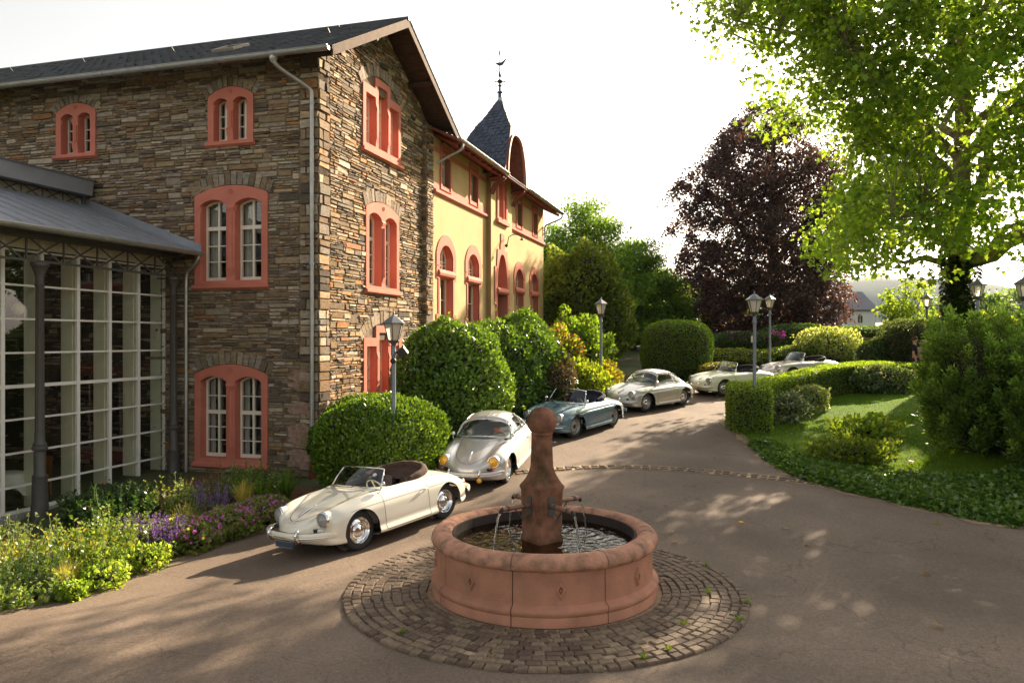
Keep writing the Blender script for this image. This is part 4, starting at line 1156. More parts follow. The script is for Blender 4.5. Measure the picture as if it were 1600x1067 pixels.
for ac in (8.35, 11.28, 17.9, 20.7): arch_window(ac)

def upper_window(a0, a1):
    f = fy((a0 + a1) / 2); z0, z1 = 8.68, 10.05
    yh[bay((a0 + a1) / 2)].append([(a0, z0), (a1, z0), (a1, z1), (a0, z1)])
    mb = MB(); mb.plate([(a0 - .13, z0 - .02), (a1 + .13, z0 - .02), (a1 + .13, z1 + .2), (a0 - .13, z1 + .2)], [[(a0, z0), (a1, z0), (a1, z1), (a0, z1)]], f, .05, -.02, -.30)
    w = mb.build('window', M['pink'], yel, YB)
    casement(w, YB, f, a0 + .01, a1 - .01, z0, z1 - .01, z1 - .005, -.24, M['cream_wood'], M['glass'], cols=2, rows=(1, 2), stile=.05, transom=z1 - .45)
for w_ in ((7.90, 8.72), (10.92, 11.76), (17.45, 18.3), (20.42, 21.26)): upper_window(*w_)

# gothic pair in the middle bay
f = fy(14.4); ac = 14.42
def lancet(a0, a1, z0, zs, zt, n=7):
    c = (a0 + a1) / 2; w = (a1 - a0) / 2; pts = [(a0, z0), (a1, z0)]
    for i in range(n + 1): t = i / n; pts.append((c + w * math.cos(t * math.pi / 2) ** .8, zs + (zt - zs) * math.sin(t * math.pi / 2) ** 1.15))
    for i in range(n - 1, -1, -1): t = i / n; pts.append((c - w * math.cos(t * math.pi / 2) ** .8, zs + (zt - zs) * math.sin(t * math.pi / 2) ** 1.15))
    return pts
ops = [lancet(ac - .55, ac - .09, 8.62, 10.0, 10.35), lancet(ac + .09, ac + .55, 8.62, 10.0, 10.35)]
outer = [(ac - .75, 8.5), (ac + .75, 8.5), (ac + .75, 10.25), (ac + .35, 10.75), (ac - .35, 10.75), (ac - .75, 10.25)]
mb = MB(); mb.plate(outer, ops, f, .06, -.02, -.30)
gw = mb.build('window', M['pink'], yel, YB)
mb = MB(); mb.tube([f(ac, 8.6, .06), f(ac, 10.1, .06)], .06, 8); mb.build('window_post', M['pink'], gw, YB)
mb = MB(); mb.plate([(ac - .85, 8.36), (ac + .85, 8.36), (ac + .85, 8.5), (ac - .85, 8.5)], [], f, .14, -.02); mb.build('sill', M['pink'], gw, YB)
for o_ in ops:
    c_ = (o_[0][0] + o_[1][0]) / 2
    casement(gw, YB, f, c_ - .23, c_ + .23, 8.63, 10.25, 10.32, -.26, M['cream_wood'], M['glass'], cols=2, rows=(1, 4), stile=.035)
yh['m'].append([(ac - .6, 8.6), (ac + .6, 8.6), (ac + .6, 10.2), (ac - .6, 10.2)])

# pointed doorway
ad = 14.45; zs, zt = 5.35, 7.08; hw = .75
pin = lancet(ad - hw, ad + hw, 1.2, zs, zt, 9)
pout = [(ad - hw - .14, 1.2), (ad + hw + .14, 1.2), (ad + hw + .14, 4.9), (ad + hw + .32, 4.9), (ad + hw + .32, 6.5), (ad + hw + .05, 6.5), (ad + hw - .05, 7.25), (ad + .3, 7.25), (ad + .3, 7.5), (ad + .22, 7.5), (ad + .22, 7.95), (ad - .22, 7.95), (ad - .22, 7.5), (ad - .3, 7.5), (ad - .3, 7.25), (ad - hw + .05, 7.25), (ad - hw - .05, 6.5), (ad - hw - .32, 6.5), (ad - hw - .32, 4.9), (ad - hw - .14, 4.9)]
mb = MB(); mb.plate(pout, [pin], f, .045, -.02, -.5); dr = mb.build('doorway', M['pink'], yel, YB)
yh['m'].append([(ad + (p[0] - ad) * 1.02, p[1] + (.02 if p[1] > 6 else 0)) for p in pin])
mb = MB(); n = 7
P = [f(x, z, d) for x in (ad - hw - .05, ad + hw + .05) for d, z in ((-.4, 5.36), (.04, 5.36), (.12, 5.43), (.13, 5.5), (.10, 5.58), (.03, 5.64), (-.4, 5.64))]
mb.add(P, [(i, i + 1, n + i + 1, n + i) for i in range(n - 1)] + [tuple(range(n)), tuple(range(2 * n - 1, n - 1, -1))]); mb.build('lintel', M['pink'], dr, YB)
mb = MB(); mb.plate([(ad - hw, 1.2), (ad + hw, 1.2), (ad + hw, 5.4), (ad - hw, 5.4)], [[(ad - .55, 2.6), (ad - .08, 2.6), (ad - .08, 5.1), (ad - .55, 5.1)], [(ad + .08, 2.6), (ad + .55, 2.6), (ad + .55, 5.1), (ad + .08, 5.1)]], f, -.42, -.48, back=True)
mb.build('door', PM("dark_green_door", (.012, .03, .02), .4, var=.2), dr, YB)
mb = MB(); mb.plate([(ad - hw, 5.6), (ad + hw, 5.6), (ad + hw, 5.9), (ad + hw * .6, 6.5), (ad, 7.05), (ad - hw * .6, 6.5), (ad - hw, 5.9)], [[(ad - .5, 5.7), (ad - .04, 5.7), (ad - .04, 6.6), (ad - .5, 6.0)], [(ad + .04, 5.7), (ad + .5, 5.7), (ad + .5, 6.0), (ad + .04, 6.6)]], f, -.42, -.46)
mb.build('fanlight', M['cream_wood'], dr, YB)
mb = MB(); mb.plate([(ad - hw, 1.2), (ad + hw, 1.2), (ad + hw, 7.0), (ad - hw, 7.0)], [], f, -.47, -.47); mb.build('pane', M['glass'], dr, YB, fix=False)

# walls
for key, a0, a1, d in (('l', A0 - .0, RS0, 0), ('m', RS0, RS1, RDp), ('r', RS1, A1, 0)):
    ff = (lambda x, z, dd: wy(x, z, dd + RDp)) if d else wy
    top = [(a1, ZT), (a0, ZT)] if not d else [(a1, 10.13)] + [(14.45 + 1.42 * math.cos(t * math.pi / 2) ** .75 * sg_, 10.14 + 2.0 * math.sin(t * math.pi / 2) ** 1.1) for sg_, t in [(1, q_) for q_ in np.linspace(0, 1, 9)] + [(-1, q_) for q_ in np.linspace(.875, 0, 8)]] + [(a0, 10.13)]
    mb = MB(); mb.plate([(a0, .0), (a1, .0)] + top, yh[key], ff, 0, -.35, back=True)
    mb.build('wall', M['yellow'], yel, YB, fix=False)
mb = MB()
for a in (RS0, RS1): mb.add([wy(a, 0, 0), wy(a, 0, RDp), wy(a, 10.13, RDp), wy(a, 10.13, 0)], [(0, 1, 2, 3)])
for a in (A0 + .02, A1): mb.add([wy(a, 0, 0), wy(a, 0, -8), wy(a, ZT, -8), wy(a, 12.6, -4), wy(a, ZT, 0)], [(0, 1, 2, 3, 4)])
mb.add([wy(A0, 0, -8), wy(A1, 0, -8), wy(A1, ZT, -8), wy(A0, ZT, -8)], [(0, 1, 2, 3)])
mb.build('side_wall', M['yellow'], yel, YB, fix=False)
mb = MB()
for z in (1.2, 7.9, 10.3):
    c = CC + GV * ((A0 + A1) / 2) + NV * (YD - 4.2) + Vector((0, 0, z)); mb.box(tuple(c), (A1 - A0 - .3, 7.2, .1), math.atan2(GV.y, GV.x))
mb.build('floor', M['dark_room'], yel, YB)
# string course, sill band and head band in pink
for a0, a1 in ((A0 + .02, RS0), (RS1 + .01, A1 + .02)):
    mb = MB(); P = []
    for a in (a0, a1): P += [wy(a, 8.40, -.02), wy(a, 8.40, .05), wy(a, 8.46, .11), wy(a, 8.54, .11), wy(a, 8.58, .03), wy(a, 8.58, -.02)]
    mb.add(P, [(i, (i + 1) % 6, 6 + (i + 1) % 6, 6 + i) for i in range(6)] + [tuple(range(6)), tuple(range(11, 5, -1))])
    mb.build('string_course', M['pink'], yel, YB)
    mb = MB(); mb.plate([(a0, 8.58), (a1, 8.58), (a1, 8.82), (a0, 8.82)], [], wy, .014, -.02); mb.build('sill_band', M['pink'], yel, YB)
    mb = MB(); mb.plate([(a0, 9.86), (a1, 9.86), (a1, 10.02), (a0, 10.02)], [], wy, .016, -.02); mb.build('head_band', M['pink'], yel, YB)

# roof, eaves, rafters
EO = 0.88; EZ = 10.20; RD_, RZ_ = -4.0, 12.5
M['red_wood'] = PM("red_brown_eaves_wood", (.20, .065, .045), .7, var=.2, scale=6)
for (a0, a1, sg) in ((A0 - .15, A1 + .55, 1), (A0 - .15, A1 + .55, -1)):
    d0 = EO if sg > 0 else -8 - EO
    a = [wy(a0, EZ, d0), wy(a1, EZ, d0), wy(a1, RZ_, RD_), wy(a0, RZ_, RD_)]
    mb = MB(); mb.add(a + [(p[0], p[1], p[2] - .09) for p in a], [(0, 1, 2, 3), (7, 6, 5, 4), (0, 4, 5, 1), (1, 5, 6, 2), (3, 7, 4, 0)])
    mb.build('roof', M['red_wood'], yel, YB)
    V_ = (Vector(wy(0, RZ_, RD_)) - Vector(wy(0, EZ, d0))); L_ = V_.length; V_.normalize(); n_ = GV.cross(V_); n_ = n_ if n_.z > 0 else -n_
    slates('slates', Vector(wy(a0, EZ, d0)) - V_ * .04, GV, V_, n_, lambda t, L_=L_, w=a1 - a0: L_ + .05 if t is None else (0, w), .30, .2, M['slate_blue'], yel, YB)
k = A0 + .25
while k < A1 + .4:
    if not (RS0 - .25 < k < RS1 + .3):
        mb = MB(); q0, q1 = Vector(wy(k, EZ - .17, EO - .08)), Vector(wy(k, EZ + .28, -.1)); mb.tube([tuple(q0), tuple(q1)], .075, 4); mb.build('rafter', M['red_wood'], yel, YB)
    k += .62
gutter(wy(A0 - .1, EZ - .02, EO + .08), wy(RS0 - .12, EZ - .02, EO + .08), .085, M['zinc_pipe'], yel, YB)
gutter(wy(RS1 + .25, EZ - .02, EO + .08), wy(A1 + .55, EZ - .02, EO + .08), .085, M['zinc_pipe'], yel, YB)
pipe('downpipe', [wy(A0 + .35, EZ - .1, EO + .06), wy(A0 + .33, EZ - .32, EO), wy(A0 + .25, EZ - .55, .45), wy(A0 + .12, EZ - .78, .1)], .05, M['zinc_pipe'], yel, YB)
pipe('downpipe', [wy(A1 + .35, EZ - .1, EO + .06), wy(A1 + .33, EZ - .32, EO), wy(A1 + .15, EZ - .6, .3), wy(A1 + .05, EZ - .75, .08), wy(A1 + .05, EZ - 1.2, .08)], .045, M['zinc_pipe'], yel, YB)

# spire: bell-cast slate roof with a pointed timber arch towards the drive
sp = 14.45
rings = [(13.72, .06, .12 - .06, .12 + .06), (12.95, .50, -.32, .52), (12.35, .84, -.72, .82), (11.6, 1.12, -1.15, .84), (11.0, 1.34, -1.55, .84), (10.6, 1.55, -1.9, .84), (10.34, 1.78, -2.2, .86), (10.16, 2.05, -2.5, .90)]
def ring_pts(z, h, d0, d1): return [wy(sp - h, z, d1), wy(sp - h, z, d0), wy(sp + h, z, d0), wy(sp + h, z, d1)]
def facet_slates(name, edge_a, edge_b, sw, sh, parent):
    """rows of slates between two polylines running from the eaves up"""
    A_ = crv([tuple(p) for p in edge_a], 80); B_ = crv([tuple(p) for p in edge_b], 80)
    tot = np.linalg.norm(np.diff((A_ + B_) / 2, axis=0), axis=1).sum(); nrow = int(tot / sh); vs = []
    for r in range(nrow):
        i0 = r / nrow * 79; i1 = min(79, i0 + 79 * 1.5 / nrow)
        la, lb = A_[int(i0)], B_[int(i0)]; ua, ub = A_[int(i1)], B_[int(i1)]
        w = np.linalg.norm(lb - la); n = max(1, int(round(w / sw)))
        nn = np.cross(lb - la, (ua + ub) / 2 - (la + lb) / 2); nn = nn / max(1e-6, np.linalg.norm(nn))
        if nn[2] < 0: nn = -nn
        ofs = .5 if r % 2 else 0
        for k in range(-1, n + 1):
            t0 = np.clip((k + ofs) / n, 0, 1); t1 = np.clip((k + 1 + ofs) / n - .02, 0, 1)
            if t1 - t0 < .02: continue
            l = .034 * (.7 + .8 * RS.rand())
            tm = (t0 + t1) / 2; drop = (la - ua) * .10
            p0, p1 = la + (lb - la) * t0, la + (lb - la) * t1; pm = la + (lb - la) * tm + drop
            vs.append([p0 + nn * l, pm + nn * l, p1 + nn * l, ua + (ub - ua) * t1 + nn * .003, ua + (ub - ua) * t0 + nn * .003])
    A2 = np.array(vs) - np.array(YB)[None, None]
    return np_mesh(name, A2, 5, [(0, 1, 2, 3, 4)], M['slate_blue'], parent, kind='stuff')
mb = MB(); RP = [ring_pts(*r) for r in rings]
for i in range(len(rings) - 1):
    for j in ((0, 1), (1, 2), (2, 3)): mb.add([RP[i + 1][j[0]], RP[i + 1][j[1]], RP[i][j[1]], RP[i][j[0]]], [(0, 1, 2, 3)])
mb.add([RP[2][3], RP[2][0], RP[0][0], RP[0][3]], [(0, 1, 2, 3)])
spire = mb.build('spire', M['slate_blue'], yel, YB, fix=False)
eA = [[RP[i][j] for i in range(len(rings) - 1, -1, -1)] for j in range(4)]
facet_slates('slates', eA[0], eA[1], .27, .17, spire); facet_slates('slates', eA[1], eA[2], .27, .17, spire); facet_slates('slates', eA[2], eA[3], .27, .17, spire)
facet_slates('slates', [RP[2][0], RP[1][0], RP[0][0]], [RP[2][3], RP[1][3], RP[0][3]], .27, .17, spire)
mb = MB(); cz = Vector(wy(sp, 0, .12)); mb.lathe([(.30, 13.28), (.20, 13.5), (.09, 13.75), (.07, 13.9)], 4, (cz.x, cz.y, 0)); mb.build('lead_cap', M['zinc'], spire, YB)
# arch frame
fr_out = [(sp - 2.0, 10.12), (sp - 1.74, 10.36), (sp - 1.53, 10.62), (sp - 1.33, 11.0), (sp - 1.11, 11.6), (sp - .84, 12.34), (sp + .84, 12.34), (sp + 1.11, 11.6), (sp + 1.33, 11.0), (sp + 1.53, 10.62), (sp + 1.74, 10.36), (sp + 2.0, 10.12)]
hole = []
for t in np.linspace(0, 1, 13): hole.append((sp + 1.36 * math.cos(t * math.pi / 2) ** .75, 10.13 + 1.95 * math.sin(t * math.pi / 2) ** 1.1))
hole = [(sp - 1.36 + (sp + 1.36 - p[0]) * 0 + 0, p[1]) if False else p for p in hole]
left = [(2 * sp - p[0], p[1]) for p in hole[:-1]]
arch_line = hole + left[::-1]          # right foot -> apex -> left foot
poly = [fr_out[0]] + [(p[0], p[1]) for p in arch_line[::-1]] + fr_out[:0:-1]
mb = MB(); mb.plate(poly[::-1], [], wy, .86, .80, back=True); mb.build('arch_board', PM("pink_timber", (.46, .17, .12), .65, var=.12), spire, YB, fix=False)
mb = MB(); rows = [[wy(p[0], p[1], d) for p in arch_line] for d in (.93, .86)]
mb.grid(rows); mb.grid([[wy(p[0] + (.09 if p[0] > sp else -.09 if p[0] < sp else 0), p[1] + .06, .93) for p in arch_line], [wy(p[0], p[1], .93) for p in arch_line]]); mb.build('arch_moulding', PM("pale_pink_timber", (.62, .33, .24), .6), spire, YB, fix=False)
for i in range(len(arch_line) - 1):      # boards of the barrel soffit
    p0, p1 = arch_line[i], arch_line[i + 1]
    mb = MB(); mb.add([wy(p0[0], p0[1], .80), wy(p1[0], p1[1], .80), wy(p1[0], p1[1], RDp - .02), wy(p0[0], p0[1], RDp - .02)], [(0, 1, 2, 3)]); mb.build('soffit_board', M['red_wood'], spire, YB, fix=False)
for s_ in (-1, 1):        # carved brackets
    for o in (1.45, 1.72):
        a = sp + s_ * o
        mb = MB(); mb.tube([wy(a, 10.05, .82), wy(a, 10.0, RDp)], .075, 4); mb.tube([wy(a, 10.0, .72), wy(a, 9.75, .42), wy(a, 9.40, RDp + .04)], [.08, .07, .06], 5); mb.build('bracket', M['red_wood'], spire, YB)
# finial with weather vane
fx = thing('weather_vane', 'ornate iron weather vane and finial on the tip of the slate spire', 'weather vane', (cz.x, cz.y, 13.88))
M['vane'] = PM("blue_grey_iron", (.05, .10, .18), .5, metal=.4, var=.2); M['vane_dark'] = PM("dark_iron", (.05, .045, .045), .55, metal=.4)
mb = MB(); mb.lathe([(.085, -.05), (.08, .12), (.13, .14), (.13, .18), (.06, .2), (.05, .40), (.09, .43), (.09, .46), (.045, .48), (.045, .56)], 10); mb.build('base', M['vane'], fx)
mb = MB(); mb.lathe([(.03, .54), (.10, .58), (.12, .63), (.10, .68), (.03, .72)], 12)
for t in np.linspace(0, 2 * math.pi, 4, endpoint=False): mb.tube([(0, 0, .63), (.2 * math.cos(t), .2 * math.sin(t), .63)], .02, 5); mb.lathe([(.001, -.04), (.04, 0), (.001, .04)], 6, (.2 * math.cos(t), .2 * math.sin(t), .63))
mb.build('ball', M['vane_dark'], fx)
mb = MB(); mb.lathe([(.035, .72), (.02, .8), (.06, .84), (.07, .92), (.05, 1.0), (.03, 1.06), (.02, 1.75), (.045, 1.78), (.04, 1.9), (.005, 2.02)], 8); mb.build('rod', M['vane'], fx)
mb = MB()
sil = [(-.22, 1.38), (-.10, 1.34), (-.05, 1.30), (.10, 1.32), (.16, 1.40), (.30, 1.62), (.24, 1.60), (.10, 1.48), (.02, 1.44), (-.08, 1.44), (-.14, 1.42)]
mb.plate(sil, [], lambda a, z, d: (a, d, z), .012, -.012, back=True); mb.build('rooster', M['vane_dark'], fx)
# gooseneck wall lamp over the door
wlx = tag(MB().tube([f(14.95, 7.55, 0), f(14.95, 7.55, .1), f(14.97, 7.9, .16), f(15.0, 8.0, .35), f(15.0, 7.98, .62), f(15.0, 7.86, .74)], .022, 6).lathe([(.02, .1), (.10, 0)], 10, f(15.0, 7.74, .75)).lathe([(.001, -.09), (.09, 0), (.001, .09)], 8, f(14.95, 7.52, .06)).build('wall_lamp', M['black']), 'black gooseneck lamp curling from the yellow wall above the door', 'lamp')
# ------------------------------------------------------------------ fountain
fo = thing('fountain', 'round red sandstone fountain with ball-topped pillar and four running spouts', 'fountain', (FC[0], FC[1], 0))
def sector(mb, prof, a0, a1, n=10, caps=True):
    k = len(prof); vs = []
    for i in range(n + 1):
        a = a0 + (a1 - a0) * i / n
        for r, z in prof: vs.append((r * math.cos(a), r * math.sin(a), z))
    fs = [(i * k + j, i * k + (j + 1) % k, (i + 1) * k + (j + 1) % k, (i + 1) * k + j) for i in range(n) for j in range(k)]
    if caps: fs += [tuple(range(k)), tuple(n * k + j for j in range(k - 1, -1, -1))]
    mb.add(vs, fs)
wall_p = [(1.25, .02), (1.545, .02), (1.545, .125), (1.535, .14), (1.548, .155), (1.562, .185), (1.558, .215), (1.54, .24), (1.50, .252), (1.482, .27), (1.476, .60), (1.478, .665), (1.25, .665)]
rim_p = [(1.26, .66), (1.47, .66), (1.515, .675), (1.545, .70), (1.556, .735), (1.55, .775), (1.52, .82), (1.475, .85), (1.42, .862), (1.36, .858), (1.31, .84), (1.275, .80), (1.262, .74)]
J0 = -math.pi / 2 - R(17.2)
for k in range(8):
    a0 = J0 + k * math.pi / 4 + .004; a1 = J0 + (k + 1) * math.pi / 4 - .004
    mb = MB(); sector(mb, wall_p, a0, a1, 14); w = mb.build('basin_panel', M['sandstone'], fo, smooth=True, sharp=40)
    mb = MB(); sector(mb, rim_p, a0 - .001, a1 + .001, 14); mb.build('rim_stone', M['sandstone_rim'], fo, smooth=True, sharp=50)
    am = (a0 + a1) / 2
    def on(t, z, d, am=am): return ((1.478 + d) * math.cos(am + t / 1.478), (1.478 + d) * math.sin(am + t / 1.478), z)
    mb = MB()
    o_ = [on(0, .33, .002), on(.062, .455, .002), on(0, .58, .002), on(-.062, .455, .002)]; i_ = [on(0, .36, .032), on(.047, .455, .032), on(0, .55, .032), on(-.047, .455, .032)]
    h_ = [on(0, .40, .032), on(.03, .455, .032), on(0, .51, .032), on(-.03, .455, .032)]; hb = [on(0, .41, .006), on(.025, .455, .006), on(0, .50, .006), on(-.025, .455, .006)]
    mb.add(o_ + i_ + h_ + hb, [(i, (i + 1) % 4, 4 + (i + 1) % 4, 4 + i) for i in range(4)] + [(4 + i, 4 + (i + 1) % 4, 8 + (i + 1) % 4, 8 + i) for i in range(4)] + [(8 + i, 8 + (i + 1) % 4, 12 + (i + 1) % 4, 12 + i) for i in range(4)])
    mb.add([on(0, .435, .02), on(.012, .455, .02), on(0, .475, .02), on(-.012, .455, .02)], [(0, 1, 2, 3)])
    mb.add([on(0, .42, .004), on(.02, .455, .004), on(0, .49, .004), on(-.02, .455, .004), on(0, .455, .024)], [(0, 1, 4), (1, 2, 4), (2, 3, 4), (3, 0, 4)])
    mb.build('diamond', M['sandstone'], w, fix=False)
mb = MB(); mb.lathe([(1.24, .02), (1.24, .80), (1.27, .80), (1.27, .70), (1.47, .655), (1.465, .02)], 64, closed=True); mb.build('joint_core', PM("dark_joint", (.05, .035, .028), .95), fo)
mb = MB(); mb.lathe([(1.26, .8), (1.255, .25), (.001, .2)], 64, caps=False); mb.build('basin_floor', PM("mossy_basin_floor", (.16, .11, .045), .9, var=.35, scale=4, stain=(.05, .05, .02), stain_amt=.7), fo, smooth=True)
# water
def water_mat():
    m = bpy.data.materials.new("fountain_water"); m.use_nodes = True; nt = m.node_tree; N = nt.nodes; L = nt.links
    N.remove(N["Principled BSDF"])
    tr = N.new("ShaderNodeBsdfTransparent"); tr.inputs[0].default_value = (.55, .45, .25, 1)
    gl = N.new("ShaderNodeBsdfGlossy"); gl.inputs["Roughness"].default_value = .03
    fr = N.new("ShaderNodeFresnel"); two_sided(N, L, fr, 1.33)
    mx = N.new("ShaderNodeMixShader"); L.new(fr.outputs[0], mx.inputs[0]); L.new(tr.outputs[0], mx.inputs[1]); L.new(gl.outputs[0], mx.inputs[2])
    tc = N.new("ShaderNodeTexCoord"); n = N.new("ShaderNodeTexNoise"); n.inputs["Scale"].default_value = 7; n.inputs["Detail"].default_value = 3; n.inputs["Distortion"].default_value = .8
    L.new(tc.outputs["Object"], n.inputs["Vector"]); b = N.new("ShaderNodeBump"); b.inputs["Strength"].default_value = .28; b.inputs["Distance"].default_value = .05
    L.new(n.outputs[0], b.inputs["Height"])
    for s in (gl, fr): L.new(b.outputs[0], s.inputs["Normal"])
    L.new(mx.outputs[0], N["Material Output"].inputs["Surface"]); return m
M['water'] = water_mat()
# pillar
PHI = R(35)
NLF, NRF = (-math.cos(PHI), -math.sin(PHI)), (math.sin(PHI), -math.cos(PHI))
spouts = [NLF, NRF, (-NLF[0], -NLF[1]), (-NRF[0], -NRF[1])]
tips = [(n[0] * .70 - .03, n[1] * .70) for n in spouts]
mb = MB(); n = 90
rows = []
for r in np.linspace(0.02, 1.262, 46):
    row = []
    for j in range(n + 1):
        a = 2 * math.pi * j / n; x, y = r * math.cos(a), r * math.sin(a); z = .67
        for (tx, ty) in tips:
            d = math.hypot(x - tx, y - ty); z += .010 * math.exp(-d * 3.0) * math.cos(d * 42)
        row.append((x, y, z))
    rows.append(row)
mb.grid(rows); mb.build('water', M['water'], fo, smooth=True)
def sq_ring(s, z, ch=0.0):
    """square ring (half side s) with chamfered corners, turned to face the photo's corner"""
    h = s / 2; c = min(ch, h * .58); pts = []
    for (sx, sy) in ((1, 1), (-1, 1), (-1, -1), (1, -1)):
        if (sx * sy) > 0: pts += [(h * sx, (h - c) * sy), ((h - c) * sx, h * sy)]
        else: pts += [((h - c) * sx, h * sy), (h * sx, (h - c) * sy)]
    a = -(math.pi / 2 - PHI) + 0  # rotate so that one face looks along NRF
    cs, sn = NRF[0], NRF[1]
    return [(-.03 + x * cs - y * sn, x * sn + y * cs, z) for x, y in pts]
stages = [(.43, .2, .015), (.43, .66, .015), (.428, .74, .02), (.415, .76, .03), (.43, 1.36, .02), (.455, 1.40, .015), (.455, 1.43, .015), (.43, 1.455, .03), (.37, 1.52, .045), (.315, 1.60, .055), (.28, 1.69, .06), (.272, 1.80, .06), (.262, 1.95, .06), (.255, 2.13, .06)]
mb = MB(); vs = []
for s, z, c in stages: vs += sq_ring(s, z, c)
m8 = 8
mb.add(vs, [(i * m8 + j, i * m8 + (j + 1) % m8, (i + 1) * m8 + (j + 1) % m8, (i + 1) * m8 + j) for i in range(len(stages) - 1) for j in range(m8)] + [tuple(range(len(vs) - m8, len(vs)))])
pil = mb.build('pillar', M['sandstone_dark'], fo, smooth=True, sharp=30)
mb = MB(); prof = [(.10, -.20), (.15, -.185), (.15, -.16)] + [(.208 * math.sin(t), -.208 * math.cos(t)) for t in np.linspace(.75, math.pi - .01, 16)]
mb.lathe(prof, 28, (-.03, 0, 2.31)); mb.build('ball', M['sandstone_dark'], fo, smooth=True)
M['copper'] = PM("old_copper_pipe", (.30, .155, .10), .5, metal=.35, var=.2, scale=10)
wm = bpy.data.materials.new("falling_water"); wm.use_nodes = True
_p = wm.node_tree.nodes["Principled BSDF"]; _p.inputs["Base Color"].default_value = (.9, .88, .82, 1); _p.inputs["Roughness"].default_value = .05; _p.inputs["Transmission Weight"].default_value = .85; _p.inputs["IOR"].default_value = 1.33
for n_, (tx, ty) in zip(spouts, tips):
    b0 = (-.03 + n_[0] * .20, n_[1] * .20)
    mb = MB(); mb.tube([(b0[0], b0[1], 1.18), (-.03 + n_[0] * .66, n_[1] * .66, 1.175)], [.034, .032], 12)
    spo = mb.build('spout', M['copper'], fo, smooth=True, sharp=40)
    t_ = (-n_[1], n_[0])
    mb = MB(); c0 = (-.03 + n_[0] * .225, n_[1] * .225)
    for z, w, h in ((1.18, .11, .26),):
        P = [(c0[0] + t_[0] * s * w / 2, c0[1] + t_[1] * s * w / 2, z + q * h / 2) for s, q in ((-1, -1), (1, -1), (1, .8), (.5, 1), (-.5, 1), (-1, .8))]
        mb.add(P + [(p[0] - n_[0] * .02, p[1] - n_[1] * .02, p[2]) for p in P], [tuple(range(6))] + [(i, 6 + i, 6 + (i + 1) % 6, (i + 1) % 6) for i in range(6)])
    mb.tube([(c0[0] + n_[0] * .02, c0[1] + n_[1] * .02, 1.05), (c0[0] + n_[0] * .10, c0[1] + n_[1] * .10, 1.0), (c0[0] + n_[0] * .15, c0[1] + n_[1] * .15, 1.06), (c0[0] + n_[0] * .22, c0[1] + n_[1] * .22, 1.145)], .012, 5)
    mb.build('bracket', M['iron'], spo)
    for d in (.30, .56):
        mb = MB(); mb.tube([(-.03 + n_[0] * d, n_[1] * d, 1.178), (-.03 + n_[0] * (d + .03), n_[1] * (d + .03), 1.178)], .04, 12); mb.build('collar', M['iron'], spo)
    mb = MB(); mb.tube([(-.03 + n_[0] * .655, n_[1] * .655, 1.175), (-.03 + n_[0] * .675, n_[1] * .675, 1.165), (-.03 + n_[0] * .70, n_[1] * .70, 1.135)], [.026, .028, .026], 10); mb.build('mouth', M['black'], spo)
    mb = MB(); pts = []; rr = []
    for i, z in enumerate(np.linspace(1.14, .665, 16)):
        d = .69 + .11 * math.sqrt(max(0, (1.14 - z) / .47)); pts.append((-.03 + n_[0] * d + .004 * math.sin(i * 1.7), n_[1] * d + .004 * math.cos(i * 2.1), z)); rr.append(.015 - .005 * i / 15 + .002 * math.sin(i * 2.3))
    mb.tube(pts, rr, 7); mb.build('water_jet', wm, spo, smooth=True)
# ------------------------------------------------------------------ classic cars
# x, zc, yv, zv, yf, zf, W, zW, Ws, zs, bend
ST = [
 (1.905, .44, .20, .44, .38, .435, .56, .425, .45, .41, .24),
 (1.875, .525, .27, .525, .46, .545, .62, .44, .55, .30, .26),
 (1.79, .585, .32, .588, .52, .635, .695, .465, .62, .235, .22),
 (1.66, .635, .345, .640, .55, .710, .745, .485, .68, .21, .15),
 (1.45, .70, .37, .700, .58, .775, .79, .50, .73, .20, .07),
 (1.10, .785, .40, .770, .605, .820, .82, .52, .77, .19, .02),
 (.72, .860, .44, .845, .63, .838, .832, .52, .79, .185, 0),
 (.42, .900, .50, .885, .655, .842, .838, .52, .80, .18, 0),
 (-.10, .915, .50, .895, .665, .842, .84, .52, .80, .18, 0),
 (-.60, .915, .50, .893, .665, .838, .838, .52, .80, .18, 0),
 (-.95, .900, .46, .880, .64, .830, .832, .52, .79, .185, 0),
 (-1.25, .845, .42, .825, .61, .795, .815, .51, .77, .19, -.01),
 (-1.52, .755, .38, .738, .56, .715, .775, .49, .72, .21, -.04),
 (-1.76, .625, .33, .612, .49, .595, .70, .455, .63, .245, -.11),
 (-1.89, .505, .27, .498, .42, .488, .62, .42, .53, .30, -.17),
 (-1.935, .41, .20, .41, .36, .405, .55, .395, .44, .375, -.20)]
def car_keys():
    K = np.zeros((len(ST), 11, 3))
    for i, (x, zc, yv, zv, yf, zf, W, zW, Ws, zs, bd) in enumerate(ST):
        pts = [(0, zc), (yv * .55, zc * .6 + zv * .4 + .004), (yv, zv), ((yv + yf) / 2, zv * .35 + zf * .65), (yf, zf), (yf * .35 + W * .65, zf - (zf - zW) * .22), (W - .012, zf * .45 + zW * .55), (W, zW), (W * .96 + Ws * .04, zW * .45 + zs * .55), (Ws, zs), (0, zs - .0)]
        for k, (y, z) in enumerate(pts): K[i, k] = (x - bd * (y / W) ** 2, y, z)
    return K
KEYS = car_keys()
def cr_idx(t, n):
    i = np.clip(np.floor(t).astype(int), 0, n - 2); f = t - i
    return i, f
